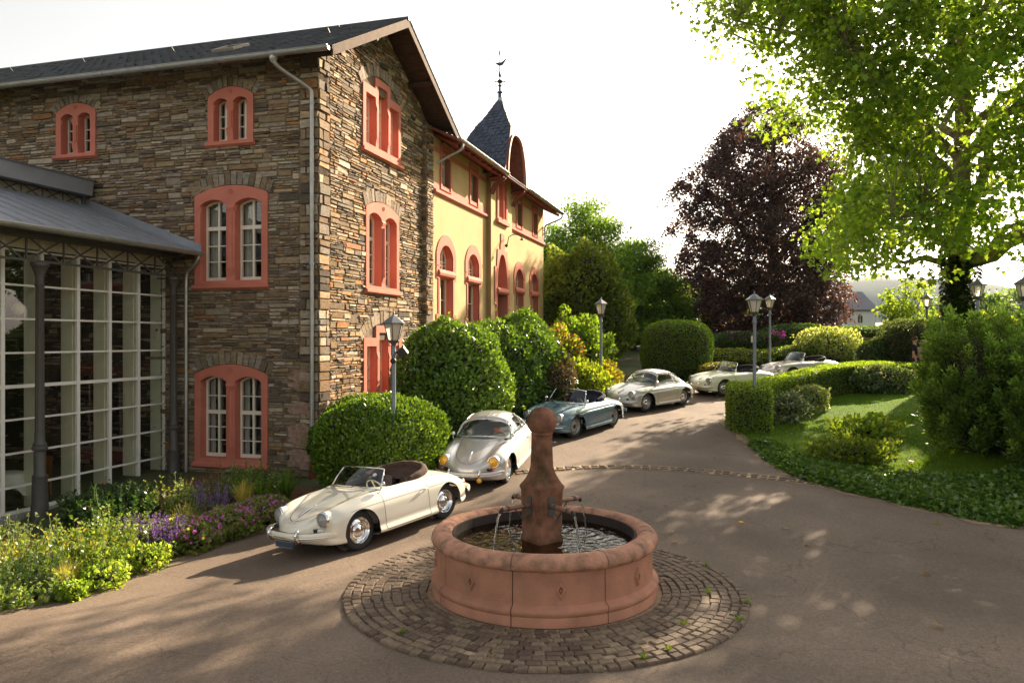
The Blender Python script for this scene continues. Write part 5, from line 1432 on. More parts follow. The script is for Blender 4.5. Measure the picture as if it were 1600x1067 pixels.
def cr1(P, t):
    """Catmull-Rom along axis 0 at float indices t"""
    n = P.shape[0]; i, f = cr_idx(np.asarray(t, float), n)
    p1 = P[i]; p2 = P[i + 1]
    p0 = np.where((i > 0)[(...,) + (None,) * (P.ndim - 1)], P[np.maximum(i - 1, 0)], 2 * p1 - p2)
    p3 = np.where((i < n - 2)[(...,) + (None,) * (P.ndim - 1)], P[np.minimum(i + 2, n - 1)], 2 * p2 - p1)
    f = f[(...,) + (None,) * (P.ndim - 1)]
    return 0.5 * ((2 * p1) + (-p0 + p2) * f + (2 * p0 - 5 * p1 + 4 * p2 - p3) * f * f + (-p0 + 3 * p1 - 3 * p2 + p3) * f ** 3)
def S_pts(us, vs):
    """surface points for paired parameter lists"""
    us = np.asarray(us, float); vs = np.asarray(vs, float)
    C = cr1(KEYS, us)                       # (n, 11, 3)
    out = np.zeros((len(us), 3))
    for k in range(len(us)): out[k] = cr1(C[k], np.array([vs[k]]))[0]
    return out
_sx = [s[0] for s in ST]
def ux(x): return float(np.interp(-x, [-a for a in _sx], range(len(ST))))
NU, NVH = 150, 56
_u = np.linspace(0, len(ST) - 1, NU); _v = np.linspace(0, 10, NVH)
_C = cr1(KEYS, _u); GRID = np.stack([cr1(_C[i], _v) for i in range(NU)])
GRID[:, 0, 1] = 0; GRID[:, -1, 1] = 0
AX, AZ, AR = 1.05, .325, .352

def car_surface(openc):
    """body faces split into body, hood, doors, engine lid; arches and cockpit cut out"""
    V = []; idx = {}
    def vid(i, j, s):
        key = (i, j, s if 0 < j < NVH - 1 else 1)
        if key not in idx:
            p = GRID[i, j]; idx[key] = len(V); V.append([p[0], p[1] * key[2], p[2]])
        return idx[key]
    F = []; G = []
    for i in range(NU - 1):
        for j in range(NVH - 1):
            for s in (1, -1):
                q = [vid(i, j, s), vid(i + 1, j, s), vid(i + 1, j + 1, s), vid(i, j + 1, s)]
                F.append(q if s < 0 else q[::-1]); G.append(((_u[i] + _u[i + 1]) / 2, (_v[j] + _v[j + 1]) / 2, s))
    V = np.array(V)
    # normals of the whole skin
    Nn = np.zeros_like(V); Fa = np.array(F)
    n = np.cross(V[Fa[:, 2]] - V[Fa[:, 0]], V[Fa[:, 3]] - V[Fa[:, 1]])
    for k in range(4): np.add.at(Nn, Fa[:, k], n)
    Nn /= np.maximum(1e-9, np.linalg.norm(Nn, axis=1))[:, None]
    cen = V[Fa].mean(axis=1)
    keep = np.ones(len(F), bool)
    snap = {}
    for ax in (AX, -AX):
        d = np.hypot(cen[:, 0] - ax, cen[:, 2] - AZ)
        cut = (d < AR) & (np.abs(cen[:, 1]) > .45) & (cen[:, 2] < .74)
        keep &= ~cut
        kept_v = set(Fa[keep].ravel()); cv = set(Fa[cut].ravel()) & kept_v
        for v in cv:
            dx, dz = V[v, 0] - ax, V[v, 2] - AZ; L_ = math.hypot(dx, dz)
            if L_ > .1: snap[v] = (ax + dx / L_ * AR, V[v, 1], AZ + dz / L_ * AR)
    if openc:
        x0, x1, yw = -.80, .50, .60; xm, hx = (x0 + x1) / 2, (x1 - x0) / 2
        sup = lambda p: (np.abs((p[..., 0] - xm) / hx) ** 4 + np.abs(p[..., 1] / yw) ** 4) ** .25
        cut = (sup(cen) < 1) & (cen[:, 2] > .7)
        keep &= ~cut
        cv = set(Fa[cut].ravel()) & set(Fa[keep].ravel())
        for v in cv:
            k = 1 / max(.3, float(sup(V[v]))); snap[v] = (xm + (V[v, 0] - xm) * k, V[v, 1] * k, V[v, 2])
    for v, p in snap.items(): V[v] = p
    gid = np.zeros(len(F), int)
    for k, (u, v, s) in enumerate(G):
        x, y, z = cen[k]
        if v < HOODV(x) and .62 < x < 1.80: gid[k] = 1
        elif 4.55 < v < 8.6 and -.50 < x < .55: gid[k] = 2 if s > 0 else 3
        elif v < 1.9 and -1.72 < x < -1.02: gid[k] = 4
    return V, Nn, Fa, keep, gid
def HOODV(x):
    t = np.clip((1.78 - x) / .55, 0, 1)
    return 1.95 * math.sqrt(max(0, 1 - (1 - t) ** 2)) if x > .6 else 1.95
_cache = {}
def car_meshes(openc):
    """lists of (part name, vertex array, normals, faces)"""
    if openc not in _cache:
        V, Nn, Fa, keep, gid = car_surface(openc); out = []
        for g, nm in ((0, 'body'), (1, 'hood'), (2, 'door'), (3, 'door'), (4, 'engine_lid')):
            fs = Fa[keep & (gid == g)]; used, inv = np.unique(fs.ravel(), return_inverse=True)
            out.append((nm, V[used], Nn[used], inv.reshape(-1, 4)))
        _cache[openc] = out
    return _cache[openc]

def ribbon(mb, us, vs, s, w=.0045, off=.0015):
    P = S_pts(us, vs); e = 1e-3
    du = S_pts(np.clip(np.array(us) + .02, 0, len(ST) - 1), vs) - S_pts(np.clip(np.array(us) - .02, 0, len(ST) - 1), vs)
    dv = S_pts(us, np.clip(np.array(vs) + .02, 0, 10)) - S_pts(us, np.clip(np.array(vs) - .02, 0, 10))
    n = np.cross(dv, du); n /= np.maximum(1e-9, np.linalg.norm(n, axis=1))[:, None]
    c = P.copy(); c[:, 2] -= .4; flip = np.sum(n * np.stack([P[:, 0] * .1, P[:, 1], P[:, 2] - .4], 1), 1) < 0; n[flip] *= -1
    t = np.gradient(P, axis=0); t /= np.maximum(1e-9, np.linalg.norm(t, axis=1))[:, None]; b = np.cross(n, t)
    rows = []
    for sg in (-1, 1):
        q = P + b * w * sg + n * off; q[:, 1] *= s; rows.append([tuple(x) for x in q])
    mb.grid(rows)

def wheel(parent, x, y, side, style):
    mb = MB(); w = .075
    r_ = .325
    tp = [(.215, -w * .8), (.26, -w), (.295, -w * .98), (.315, -w * .8), (.325, -w * .45), (.325, w * .45), (.315, w * .8), (.295, w * .98), (.26, w), (.215, w * .8)]
    mb.lathe([(a, b) for a, b in tp], 40, (x, y, r_), 'y', closed=True)
    for b in (-.5, 0, .5):   # tread grooves
        pass
    wh = mb.build('wheel', M['rubber'], parent, smooth=True, sharp=35)
    s = side
    mb = MB()
    mb.lathe([(.222, s * w * .75), (.212, s * w * .95), (.20, s * w * .80), (.192, s * w * .35), (.175, s * w * .15), (.150, s * w * .30), (.128, s * w * .42), (.10, s * w * .40), (.001, s * w * .40)], 36, (x, y, r_), 'y', caps=False)
    mb.build('rim', M['chrome'] if style == 'chrome' else M['steel'], wh, smooth=True, sharp=40)
    if style == 'chrome':
        mb = MB(); mb.lathe([(.132, s * w * .46), (.128, s * w * .58), (.118, s * w * .50), (.10, s * w * .78), (.07, s * w * .92), (.045, s * w * .98), (.044, s * w * 1.08), (.03, s * w * 1.13), (.001, s * w * 1.14)], 36, (x, y, r_), 'y')
        mb.build('hubcap', M['chrome'], wh, smooth=True, sharp=40)
    elif style == 'cap':
        mb = MB(); mb.lathe([(.125, s * w * .46), (.12, s * w * .66), (.09, s * w * .88), (.04, s * w * 1.0), (.001, s * w * 1.02)], 32, (x, y, r_), 'y'); mb.build('hubcap', M['chrome'], wh, smooth=True)
    else:
        mb = MB(); mb.lathe([(.055, s * w * .42), (.05, s * w * .6), (.03, s * w * .7), (.001, s * w * .72)], 20, (x, y, r_), 'y')
        for k in range(10):
            a = 2 * math.pi * k / 10; mb.lathe([(.016, s * w * .325), (.001, s * w * .327)], 8, (x + .165 * math.cos(a), y + s * .004, r_ + .165 * math.sin(a)), 'y')
        mb.build('hub', M['black'], wh)

def blade(front, mat_paint, mat_strip, parent, label=None):
    xs = 2.0 if front else -2.02
    sg = 1 if front else -1
    prof = [(-.0, -.055), (.022, -.05), (.034, -.02), (.036, .015), (.026, .045), (.004, .055), (-.012, .03), (-.012, -.035)]
    n = 32; rows = []
    for i in range(n + 1):
        y = -.80 + 1.60 * i / n; t = abs(y) / .80
        x = xs - sg * (.20 * t ** 2 + .20 * t ** 6); tap = 1 if t < .92 else max(.35, 1 - (t - .92) * 7)
        rows.append([(x + sg * a * tap, y, .415 + b * tap) for a, b in prof] + [(x + sg * prof[0][0] * tap, y, .415 + prof[0][1] * tap)])
    mb = MB(); mb.grid(rows); mb.add(rows[0][:-1], [tuple(range(8))]); mb.add(rows[-1][:-1], [tuple(range(8))])
    o = mb.build('bumper', mat_paint, parent, smooth=True, sharp=50)
    mb = MB(); rows = []
    for i in range(n + 1):
        y = -.76 + 1.52 * i / n; t = abs(y) / .80; x = xs - sg * (.20 * t ** 2 + .20 * t ** 6)
        rows.append([(x + sg * a, y, .395 + b) for a, b in ((.032, -.014), (.043, -.010), (.045, 0), (.043, .010), (.034, .014))])
    mb.grid(rows); mb.build('bumper_trim', mat_strip, o, smooth=True)
    for y in (-.34, .34):
        mb = MB(); x = xs - sg * .04
        mb.tube([(x - sg * .02, y, .335), (x + sg * .035, y, .345), (x + sg * .062, y, .40), (x + sg * .062, y, .45), (x + sg * .04, y, .50), (x + sg * .0, y, .515)], [.02, .028, .03, .03, .027, .018], 10)
        mb.build('overrider', M['chrome'], o, smooth=True)
    return o

def text_mesh(txt, size, mat, parent, loc, rot, name, depth=.001, align='CENTER'):
    cu = bpy.data.curves.new(name, 'FONT'); cu.body = txt; cu.size = size; cu.extrude = depth; cu.align_x = align
    tmp = bpy.data.objects.new('tmp_text', cu); COL.objects.link(tmp)
    me = bpy.data.meshes.new_from_object(tmp.evaluated_get(bpy.context.evaluated_depsgraph_get()))
    bpy.data.objects.remove(tmp); me.name = name; me.materials.clear(); me.materials.append(mat)
    o = link_mesh(name, me, parent); o.location = loc; o.rotation_euler = rot; return o

# cabin of the coupes
CAB = np.array([  # stations front -> rear; rows: belt, mid side, rail, roof 1/2, roof centre
 [(.50, .60, .855), (.545, .50, .872), (.585, .40, .885), (.62, .20, .898), (.635, 0, .902)],
 [(.46, .652, .850), (.37, .60, .985), (.235, .515, 1.13), (.215, .28, 1.212), (.21, 0, 1.232)],
 [(.12, .668, .850), (.10, .632, 1.00), (.08, .53, 1.175), (.05, .29, 1.265), (.04, 0, 1.287)],
 [(-.30, .672, .850), (-.30, .635, 1.00), (-.30, .525, 1.185), (-.30, .29, 1.283), (-.30, 0, 1.306)],
 [(-.68, .668, .850), (-.66, .62, .99), (-.64, .50, 1.145), (-.64, .28, 1.235), (-.64, 0, 1.258)],
 [(-1.00, .64, .835), (-.97, .57, .94), (-.94, .44, 1.045), (-.94, .25, 1.120), (-.94, 0, 1.142)],
 [(-1.28, .585, .785), (-1.25, .50, .85), (-1.22, .38, .915), (-1.22, .22, .965), (-1.22, 0, .985)],
 [(-1.56, .50, .70), (-1.54, .42, .725), (-1.52, .32, .755), (-1.52, .18, .775), (-1.52, 0, .785)]], float)
def cab_grid(u0, u1, v0, v1, nu, nv, s, off):
    us = np.linspace(u0, u1, nu); vs = np.linspace(v0, v1, nv)
    def ev(us, vs):
        C = cr1(CAB, us); return np.stack([cr1(C[i], vs) for i in range(len(us))])
    P = ev(us, vs); e = .01
    du = ev(np.clip(us + e, 0, 7), vs) - ev(np.clip(us - e, 0, 7), vs); dv = ev(us, np.clip(vs + e, 0, 4)) - ev(us, np.clip(vs - e, 0, 4))
    n = np.cross(du, dv); n /= np.maximum(1e-9, np.linalg.norm(n, axis=2))[..., None]
    c = np.array([-.4, 0, .6]); fl = np.sum(n * (P - c), axis=2) < 0; n[fl] *= -1
    P = P + n * off; P[..., 1] *= s
    return P
def cab_patch(mb, u0, u1, v0, v1, nu, nv, s, off):
    P = cab_grid(u0, u1, v0, v1, nu, nv, s, off); mb.grid([[tuple(p) for p in row] for row in P])

def make_car(cfg):
    """position = contact point of the near front wheel; heading vector; cfg holds colours and fittings"""
    hx, hy = cfg['head']; L_ = math.hypot(hx, hy); hx, hy = hx / L_, hy / L_
    lx, ly = -hy, hx                                   # car's left
    fx_, fy_ = cfg['fl']                               # near (left) front wheel contact
    cx, cy = fx_ - lx * .655 - hx * AX, fy_ - ly * .655 - hy * AX
    zf = (g1(fx_, fy_) + g1(fx_ - lx * 1.31, fy_ - ly * 1.31)) / 2
    rx, ry = fx_ - hx * 2.1, fy_ - hy * 2.1
    zr = (g1(rx, ry) + g1(rx - lx * 1.31, ry - ly * 1.31)) / 2
    zl = (g1(fx_, fy_) + g1(rx, ry)) / 2; zrr = (g1(fx_ - lx * 1.31, fy_ - ly * 1.31) + g1(rx - lx * 1.31, ry - ly * 1.31)) / 2
    xa = Vector((hx * 2.1, hy * 2.1, zf - zr)).normalized(); ya = Vector((lx * 1.31, ly * 1.31, zl - zrr)).normalized()
    za = xa.cross(ya).normalized(); ya = za.cross(xa)
    t = thing('classic_car', cfg['label'], 'car', group='classic cars parked along the drive')
    t.matrix_world = Matrix.Translation((cx, cy, (zf + zr) / 2 + .002)) @ Matrix((xa, ya, za)).transposed().to_4x4()
    paint, openc = cfg['paint'], cfg['open']
    parts = {}
    for nm, V, Nn, F in car_meshes(openc):
        me = bpy.data.meshes.new(nm); me.from_pydata([tuple(v) for v in V], [], [tuple(int(a) for a in f) for f in F])
        me.materials.append(paint); me.polygons.foreach_set("use_smooth", [True] * len(F))
        me.normals_split_custom_set_from_vertices([tuple(n) for n in Nn]); me.update()
        o = link_mesh(nm, me, t); parts.setdefault(nm, []).append(o)
    body = parts['body'][0]
    # seams
    mb = MB()
    xs = np.linspace(.63, 1.779, 60); uu = [ux(x) for x in xs]; vv = [HOODV(x) for x in xs]
    for s in (1, -1): ribbon(mb, uu, vv, s)
    ribbon(mb, [ux(.63)] * 14, np.linspace(0, 1.95, 14), 1); ribbon(mb, [ux(.63)] * 14, np.linspace(0, 1.95, 14), -1)
    for s in (1, -1):
        ribbon(mb, [ux(.55)] * 30, np.linspace(4.2, 8.55, 30), s); ribbon(mb, [ux(-.50)] * 30, np.linspace(4.2, 8.55, 30), s)
        xx = np.linspace(-.50, .55, 30); ribbon(mb, [ux(x) for x in xx], [8.55] * 30, s)
        xx = np.linspace(-1.72, -1.02, 24); ribbon(mb, [ux(x) for x in xx], [1.9 * min(1, ((x + 1.74) / .12) ** .5 if x < -1.62 else 1) for x in xx], s)
    mb.build('panel_gap', M['black'], body, smooth=True, fix=False)
    # side trim line and sill strip
    mb = MB()
    for s in (1, -1):
        xx = np.linspace(1.28, -1.42, 70); ribbon(mb, [ux(x) for x in xx], [5.72 - .25 * np.clip((-.9 - x) / .6, 0, 1) for x in xx], s, w=.004 if not cfg.get('trim_w') else cfg['trim_w'], off=.004)
    mb.build('side_trim', M['chrome'] if cfg.get('trim_w') else M['steel'], body, fix=False)
    mb = MB()
    for s in (1, -1):
        mb.tube([(.66, s * .815, .235), (.2, s * .828, .228), (-.3, s * .828, .228), (-.68, s * .815, .235)], .016, 6)
    mb.build('sill_trim', M['chrome'], body, smooth=True)
    mb = MB()   # dark floor and wheel housings
    mb.box((0, 0, .215), (3.3, 1.02, .05)); mb.box((1.05, 0, .42), (.80, .98, .40)); mb.box((-1.05, 0, .42), (.80, .98, .40)); mb.box((0, 0, .30), (1.4, 1.48, .10))
    mb.build('underbody', M['black'], t)
    for ax in (AX, -AX):
        for s in (1, -1): wheel(t, ax, s * (.655 if ax > 0 else .64), s, cfg['wheels'])
    # lamps
    for s in (1, -1):
        c = Vector((1.60, s * .55, .615)); hk = 1.17; d = Vector((1, s * .10, .10)).normalized()
        def ringp(off, r): return c + d * off, r
        a = d.orthogonal().normalized(); b = d.cross(a)
        def lath(prof, n=28):
            vs = []; fs = []
            for r, h in prof: vs += [tuple(c + d * h * 1.1 + (a * math.cos(2 * math.pi * j / n) + b * math.sin(2 * math.pi * j / n)) * r * hk) for j in range(n)]
            for i in range(len(prof) - 1): fs += [(i * n + j, i * n + (j + 1) % n, (i + 1) * n + (j + 1) % n, (i + 1) * n + j) for j in range(n)]
            return vs, fs
        mb = MB(); mb.add(*lath([(.118, -.20), (.116, -.06), (.112, .02), (.106, .045)])); hl = mb.build('headlight', paint, t, smooth=True)
        mb = MB(); mb.add(*lath([(.110, .02), (.113, .045), (.104, .065), (.094, .062)])); mb.build('lamp_ring', M['chrome'], hl, smooth=True)
        mb = MB(); mb.add(*lath([(.095, .055), (.075, .082), (.045, .098), (.001, .104)])); mb.build('lens', cfg.get('lens', M['lens']), hl, smooth=True)
        mb = MB(); mb.add(*lath([(.096, .05), (.08, .01), (.05, -.03), (.001, -.045)])); mb.build('reflector', cfg.get('lens_back', M['lens_back']), hl, smooth=True)
        # indicator: dark grille with a round lamp beside it
        x_ = 1.775
        mb = MB(); mb.box((x_ - .075, s * .50, .475), (.16, .12, .045), s * -.55); g_ = mb.build('horn_grille', M['black'], t)
        mb = MB(); mb.lathe([(.001, .09), (.02, .085), (.03, .07), (.032, -.05)], 14, (x_ - .095, s * .565, .475), 'x'); mb.build('indicator', cfg['ind'], t, smooth=True)
        # tail lamp
        mb = MB(); mb.lathe([(.03, 0), (.028, -.07), (.001, -.085)], 12, (-1.80, s * .50, .50), 'x'); mb.build('tail_lamp', PM("red_lamp_glass", (.4, .02, .01), .15, coat=1.0) if 'red_lamp' not in M else M['red_lamp'], t, smooth=True)
        # door handle
        dr = parts['door'][0 if s > 0 else 1]
        P = S_pts([ux(-.40)], [5.75])[0]; P[1] *= s
        mb = MB(); mb.tube([(P[0] + .07, P[1] + s * .004, P[2]), (P[0] + .06, P[1] + s * .028, P[2] + .004), (P[0] - .06, P[1] + s * .028, P[2]), (P[0] - .07, P[1] + s * .004, P[2])], [.008, .011, .009, .008], 8)
        mb.lathe([(.015, 0), (.013, s * .02), (.001, s * .024)], 10, (P[0] - .085, P[1], P[2]), 'y'); mb.build('handle', M['chrome'], dr, smooth=True)
    # crest handle on the hood, lettering, plate
    xx = np.linspace(1.30, 1.66, 14); P = S_pts([ux(x) for x in xx], [0] * 14)
    mb = MB(); mb.tube([(p[0], 0, p[2] + .012 + .012 * math.sin(i / 13 * math.pi)) for i, p in enumerate(P)], [.006 + .010 * (i / 13) for i in range(14)], 8); hh = mb.build('hood_handle', M['chrome'], parts['hood'][0], smooth=True)
    e = P[-1]; mb = MB(); mb.add([(e[0] + .0, 0, e[2] - .012), (e[0] - .025, .024, e[2] + .012), (e[0] - .055, .022, e[2] + .03), (e[0] - .055, -.022, e[2] + .03), (e[0] - .025, -.024, e[2] + .012)], [(0, 1, 2, 3, 4)])
    mb.v = [(p[0] + .02, p[1], p[2] + .012) for p in mb.v]; mb.build('crest', PM("gilt_crest", (.55, .25, .07), .3, metal=.6, var=.4, scale=60), parts['hood'][0], fix=False)
    Pn = S_pts([1.75], [0])[0]
    text_mesh("PORSCHE", .05, cfg.get('script', M['gold']), t, (Pn[0] + .012, 0, Pn[2] - .02), (R(52), 0, R(90)), 'badge_lettering')
    if cfg.get('nose_strip'):
        xx = np.linspace(1.0, 1.32, 12); P = S_pts([ux(x) for x in xx], [0] * 12); mb = MB(); mb.tube([(p[0], 0, p[2] + .006) for p in P], .006, 6); mb.build('hood_strip', M['chrome'], parts['hood'][0])
    bf = blade(True, cfg['bumper'], cfg.get('strip', M['black']), t); br = blade(False, cfg['bumper'], cfg.get('strip', M['black']), t)
    if cfg.get('plate'):
        mb = MB(); mb.box((2.0, cfg.get('plate_y', 0.0), .285), (.012, .42 if not cfg.get('plate_txt') else .40, .10)); pl = mb.build('number_plate', cfg['plate'], t)
        mb = MB(); 
        for z in (.333, .237): mb.box((2.003, cfg.get('plate_y', 0.0), z), (.012, .43, .008))
        mb.build('plate_frame', M['steel'], pl)
        if cfg.get('plate_txt'): text_mesh(cfg['plate_txt'], .10, cfg['plate_ink'], pl, (2.008, cfg.get('plate_y', 0), .25), (R(90), 0, R(90)), 'plate_lettering')
    if cfg.get('fog'):
        for y in (-.30, .34):
            mb = MB(); mb.lathe([(.001, .06), (.04, .05), (.055, .03), (.05, 0), (.02, -.06)], 18, (2.0, y, .31), 'x'); mb.build('fog_lamp', M['lens_yellow'], t, smooth=True)
    # exhaust
    mb = MB(); mb.tube([(-1.85, .3, .24), (-2.02, .3, .24)], .022, 8); mb.tube([(-1.85, -.3, .24), (-2.02, -.3, .24)], .022, 8); mb.build('exhaust', M['chrome'], t)
    for s in (cfg.get('mirrors', (1,))):
        p0 = S_pts([ux(.50)], [4.3])[0] if not cfg.get('wing_mirror') else S_pts([ux(.62)], [4.3])[0]; p0[1] *= s
        mb = MB(); mb.tube([tuple(p0), (p0[0] - .02, p0[1] + s * .02, p0[2] + .06), (p0[0] - .05, p0[1] + s * .03, p0[2] + .10)], [.012, .008, .009], 8)
        mb.lathe([(.001, .05), (.03, .04), (.052, .01), (.055, -.01), (.05, -.014), (.001, -.012)], 18, (p0[0] - .055, p0[1] + s * .03, p0[2] + .125), 'x'); mb.build('mirror', M['chrome'], t, smooth=True)
    # interior
    dark, trim = cfg['inner'], cfg['trim']
    def seat(y):
        mb = MB(); mb.grid([[(x, y + yy, .42 + .05 * math.sin((x + .35) / .5 * math.pi) * (1 - (abs(yy) / .24) ** 4) + (.0 if abs(yy) < .2 else -.06)) for yy in np.linspace(-.23, .23, 9)] for x in np.linspace(-.38, .14, 8)])
        mb.box((-.12, y, .34), (.52, .44, .16)); s_ = mb.build('seat', trim, t, smooth=True, sharp=40)
        mb = MB(); rows = []
        for zz in np.linspace(.42, .84 if openc else .90, 8):
            k = (zz - .42) / .42; w = .23 - .05 * k ** 3
            rows.append([(-.42 - .14 * k + .05 * (1 - (yy / .23) ** 2), y + yy * w / .23, zz + (.03 * (1 - (yy / .23) ** 2) if k > .9 else 0)) for yy in np.linspace(-.23, .23, 9)])
        rows2 = [[(p[0] - .11, p[1], p[2] - .02) for p in r_] for r_ in rows]
        mb.grid(rows); mb.grid(rows2)
        mb.grid([rows[-1], rows2[-1]]); mb.grid([[r_[0] for r_ in rows], [r_[0] for r_ in rows2]]); mb.grid([[r_[-1] for r_ in rows], [r_[-1] for r_ in rows2]])
        mb.build('seat_back', trim, s_, smooth=True, sharp=50)
    seat(.30); seat(-.30)
    mb = MB(); mb.grid([[(x, y, z) for y in np.linspace(-.60, .60, 9)] for x, z in ((.60, .86), (.50, .87), (.46, .84), (.47, .70), (.52, .60))]); mb.build('dashboard', cfg.get('dash', dark), t, smooth=True, sharp=40)
    mb = MB(); mb.grid([[(x, y, z) for y in (-.62, .62)] for x, z in ((.55, .26), (-.70, .26), (-.80, .55), (-.95, .60), (-1.0, .82))])
    for s in (-1, 1): mb.grid([[(x, s * .625, z) for x in (.55, -.9)] for z in (.26, .85)])
    mb.build('cockpit_trim', dark, t, smooth=True, sharp=40)
    cS = Vector((.24, .30, .80)); dS = Vector((-.80, 0, .42)).normalized(); a = Vector((0, 1, 0)); b = dS.cross(a)
    mb = MB(); mb.tube([tuple(cS + (a * math.cos(k) + b * math.sin(k)) * .20) for k in np.linspace(0, 2 * math.pi, 28, endpoint=False)], .0125, 8, closed=True)
    for k in (0, math.pi, -math.pi / 2): mb.tube([tuple(cS), tuple(cS + (a * math.cos(k) + b * math.sin(k)) * .2)], .01, 6)
    mb.tube([tuple(cS - dS * .28), tuple(cS + dS * .02)], .022, 8); mb.build('steering_wheel', cfg.get('wheelmat', M['black']), t, smooth=True)
    if openc:
        bot = [(.44, .635, .852), (.50, .55, .868), (.57, .40, .884), (.63, .20, .898), (.645, 0, .903)]
        top = [(.215, .525, 1.150 + cfg.get('ws_h', 0)), (.232, .46, 1.168 + cfg.get('ws_h', 0)), (.26, .34, 1.178 + cfg.get('ws_h', 0)), (.285, .17, 1.186 + cfg.get('ws_h', 0)), (.29, 0, 1.188 + cfg.get('ws_h', 0))]
        full = lambda P: [(p[0], -p[1], p[2]) for p in P] + [p for p in P[-2::-1]]
        B_, T_ = crv(full(bot), 25), crv(full(top), 25)
        mb = MB(); mb.grid([[tuple(B_[i] * (1 - k) + T_[i] * k + np.array([.012 * math.sin(k * math.pi), 0, 0])) for i in range(25)] for k in np.linspace(0, 1, 6)])
        ws = mb.build('windscreen', M['car_glass'], t, smooth=True, fix=False)
        mb = MB(); mb.tube([tuple(p) for p in T_], .012, 8); mb.tube([tuple(p) for p in B_], .010, 8)
        for k in (0, -1): mb.tube([tuple(B_[k]), tuple((B_[k] + T_[k]) / 2 + np.array([.01, 0, 0])), tuple(T_[k])], .014, 8)
        mb.build('windscreen_frame', cfg.get('wsframe', M['chrome']), ws, smooth=True)
        # folded hood and its well
        for (rad, dz, mat_, nm, sc) in ((.085, .035, cfg['top'], 'folded_hood', 1.0), (.055, -.03, cfg['top'], 'hood_fold', .86)):
            path = [(-.30, -.575, .84), (-.55, -.575, .875), (-.78, -.50, .905), (-.92, -.30, .93), (-.96, 0, .945), (-.92, .30, .93), (-.78, .50, .905), (-.55, .575, .875), (-.30, .575, .84)]
            P = crv([(p[0] * (1 if nm == 'folded_hood' else .93), p[1] * sc, p[2] + dz) for p in path], 40)
            mb = MB(); mb.tube([tuple(p) for p in P], [rad * (.55 + .45 * math.sin(math.pi * i / 39)) * (1 + .06 * math.sin(i * 1.3)) for i in range(40)], 12); mb.build(nm, mat_, t, smooth=True)
        mb = MB(); mb.grid([[(x, y * (1 - .25 * k), z) for y in np.linspace(-.56, .56, 9)] for k, (x, z) in enumerate(((-.58, .80), (-.70, .87), (-.82, .91), (-.93, .93)))]); mb.build('hood_well', cfg['top'], t, smooth=True)
        mb = MB(); mb.tube([(.275, 0, 1.17), (.255, 0, 1.13)], .008, 6); mb.box((.245, 0, 1.115), (.015, .16, .05)); mb.build('rear_view_mirror', M['black'], ws)
    else:
        mb = MB()
        for s in (1, -1):
            cab_patch(mb, 1.0, 7.0, 2.28, 4.0, 60, 14, s, .012)          # roof skin
            cab_patch(mb, 4.75, 7.0, 0, 2.35, 26, 16, s, .012)           # rear quarter
            cab_patch(mb, .93, 1.14, .0, 2.35, 5, 16, s, .012)            # front pillar
            cab_patch(mb, 3.42, 3.60, .0, 2.35, 5, 16, s, .010)           # door pillar
            cab_patch(mb, 1.0, 7.0, -.0, .22, 60, 4, s, .014)             # belt
            cab_patch(mb, 0.0, .07, .0, 4.0, 4, 24, s, .010)              # scuttle
            cab_patch(mb, .93, 1.05, 2.2, 4.0, 5, 12, s, .013)            # header rail
        # leave the rear window open by building the deck around it
        mb.build('roof', paint, t, smooth=True, sharp=50)
        mb = MB()
        for s in (1, -1): cab_patch(mb, .03, 1.0, 0.0, 4.0, 20, 24, s, .004)
        ws = mb.build('windscreen', M['car_glass'], t, smooth=True, fix=False)
        mb = MB()
        for s in (1, -1):
            P = cab_grid(.05, .96, 0.12, 4.0, 12, 24, s, .012)
            mb.tube([tuple(p) for p in P[0]], .009, 6); mb.tube([tuple(p) for p in P[-1]], .009, 6)
        mb.build('windscreen_frame', M['chrome'], ws, smooth=True)
        for s in (1, -1):
            mb = MB(); cab_patch(mb, 1.12, 3.44, .2, 2.3, 20, 12, s, .004); mb.build('side_window', M['car_glass'], t, smooth=True, fix=False)
            mb = MB(); cab_patch(mb, 3.58, 4.78, .2, 2.3, 12, 12, s, .004); mb.build('quarter_window', M['car_glass'], t, smooth=True, fix=False)
            mb = MB()
            for (u0, u1) in ((1.14, 3.42), (3.60, 4.75)):
                P = cab_grid(u0, u1, .22, 2.28, 24, 14, s, .016)
                lp = [tuple(p) for p in P[0]] + [tuple(p) for p in P[1:, -1]] + [tuple(p) for p in P[-1, -2::-1]] + [tuple(p) for p in P[-2:0:-1, 0]]
                mb.tube(lp, .007, 5, closed=True)
            mb.build('window_trim', M['chrome'], t, smooth=True)
        mb = MB()
        for s in (1, -1): cab_patch(mb, 4.75, 5.65, 2.3, 4.0, 12, 12, s, .016)
        mb.build('rear_window', M['car_glass'], t, smooth=True, fix=False)
    # wipers
    for y in (-.32, .12):
        mb = MB(); mb.tube([(.655 - abs(y) * .1, y, .91), (.58 - abs(y) * .12, y + .12, .955), (.52 - abs(y) * .1, y + .34, .985)], .006, 5); mb.build('wiper', M['black'], ws)
    return t, parts, ws

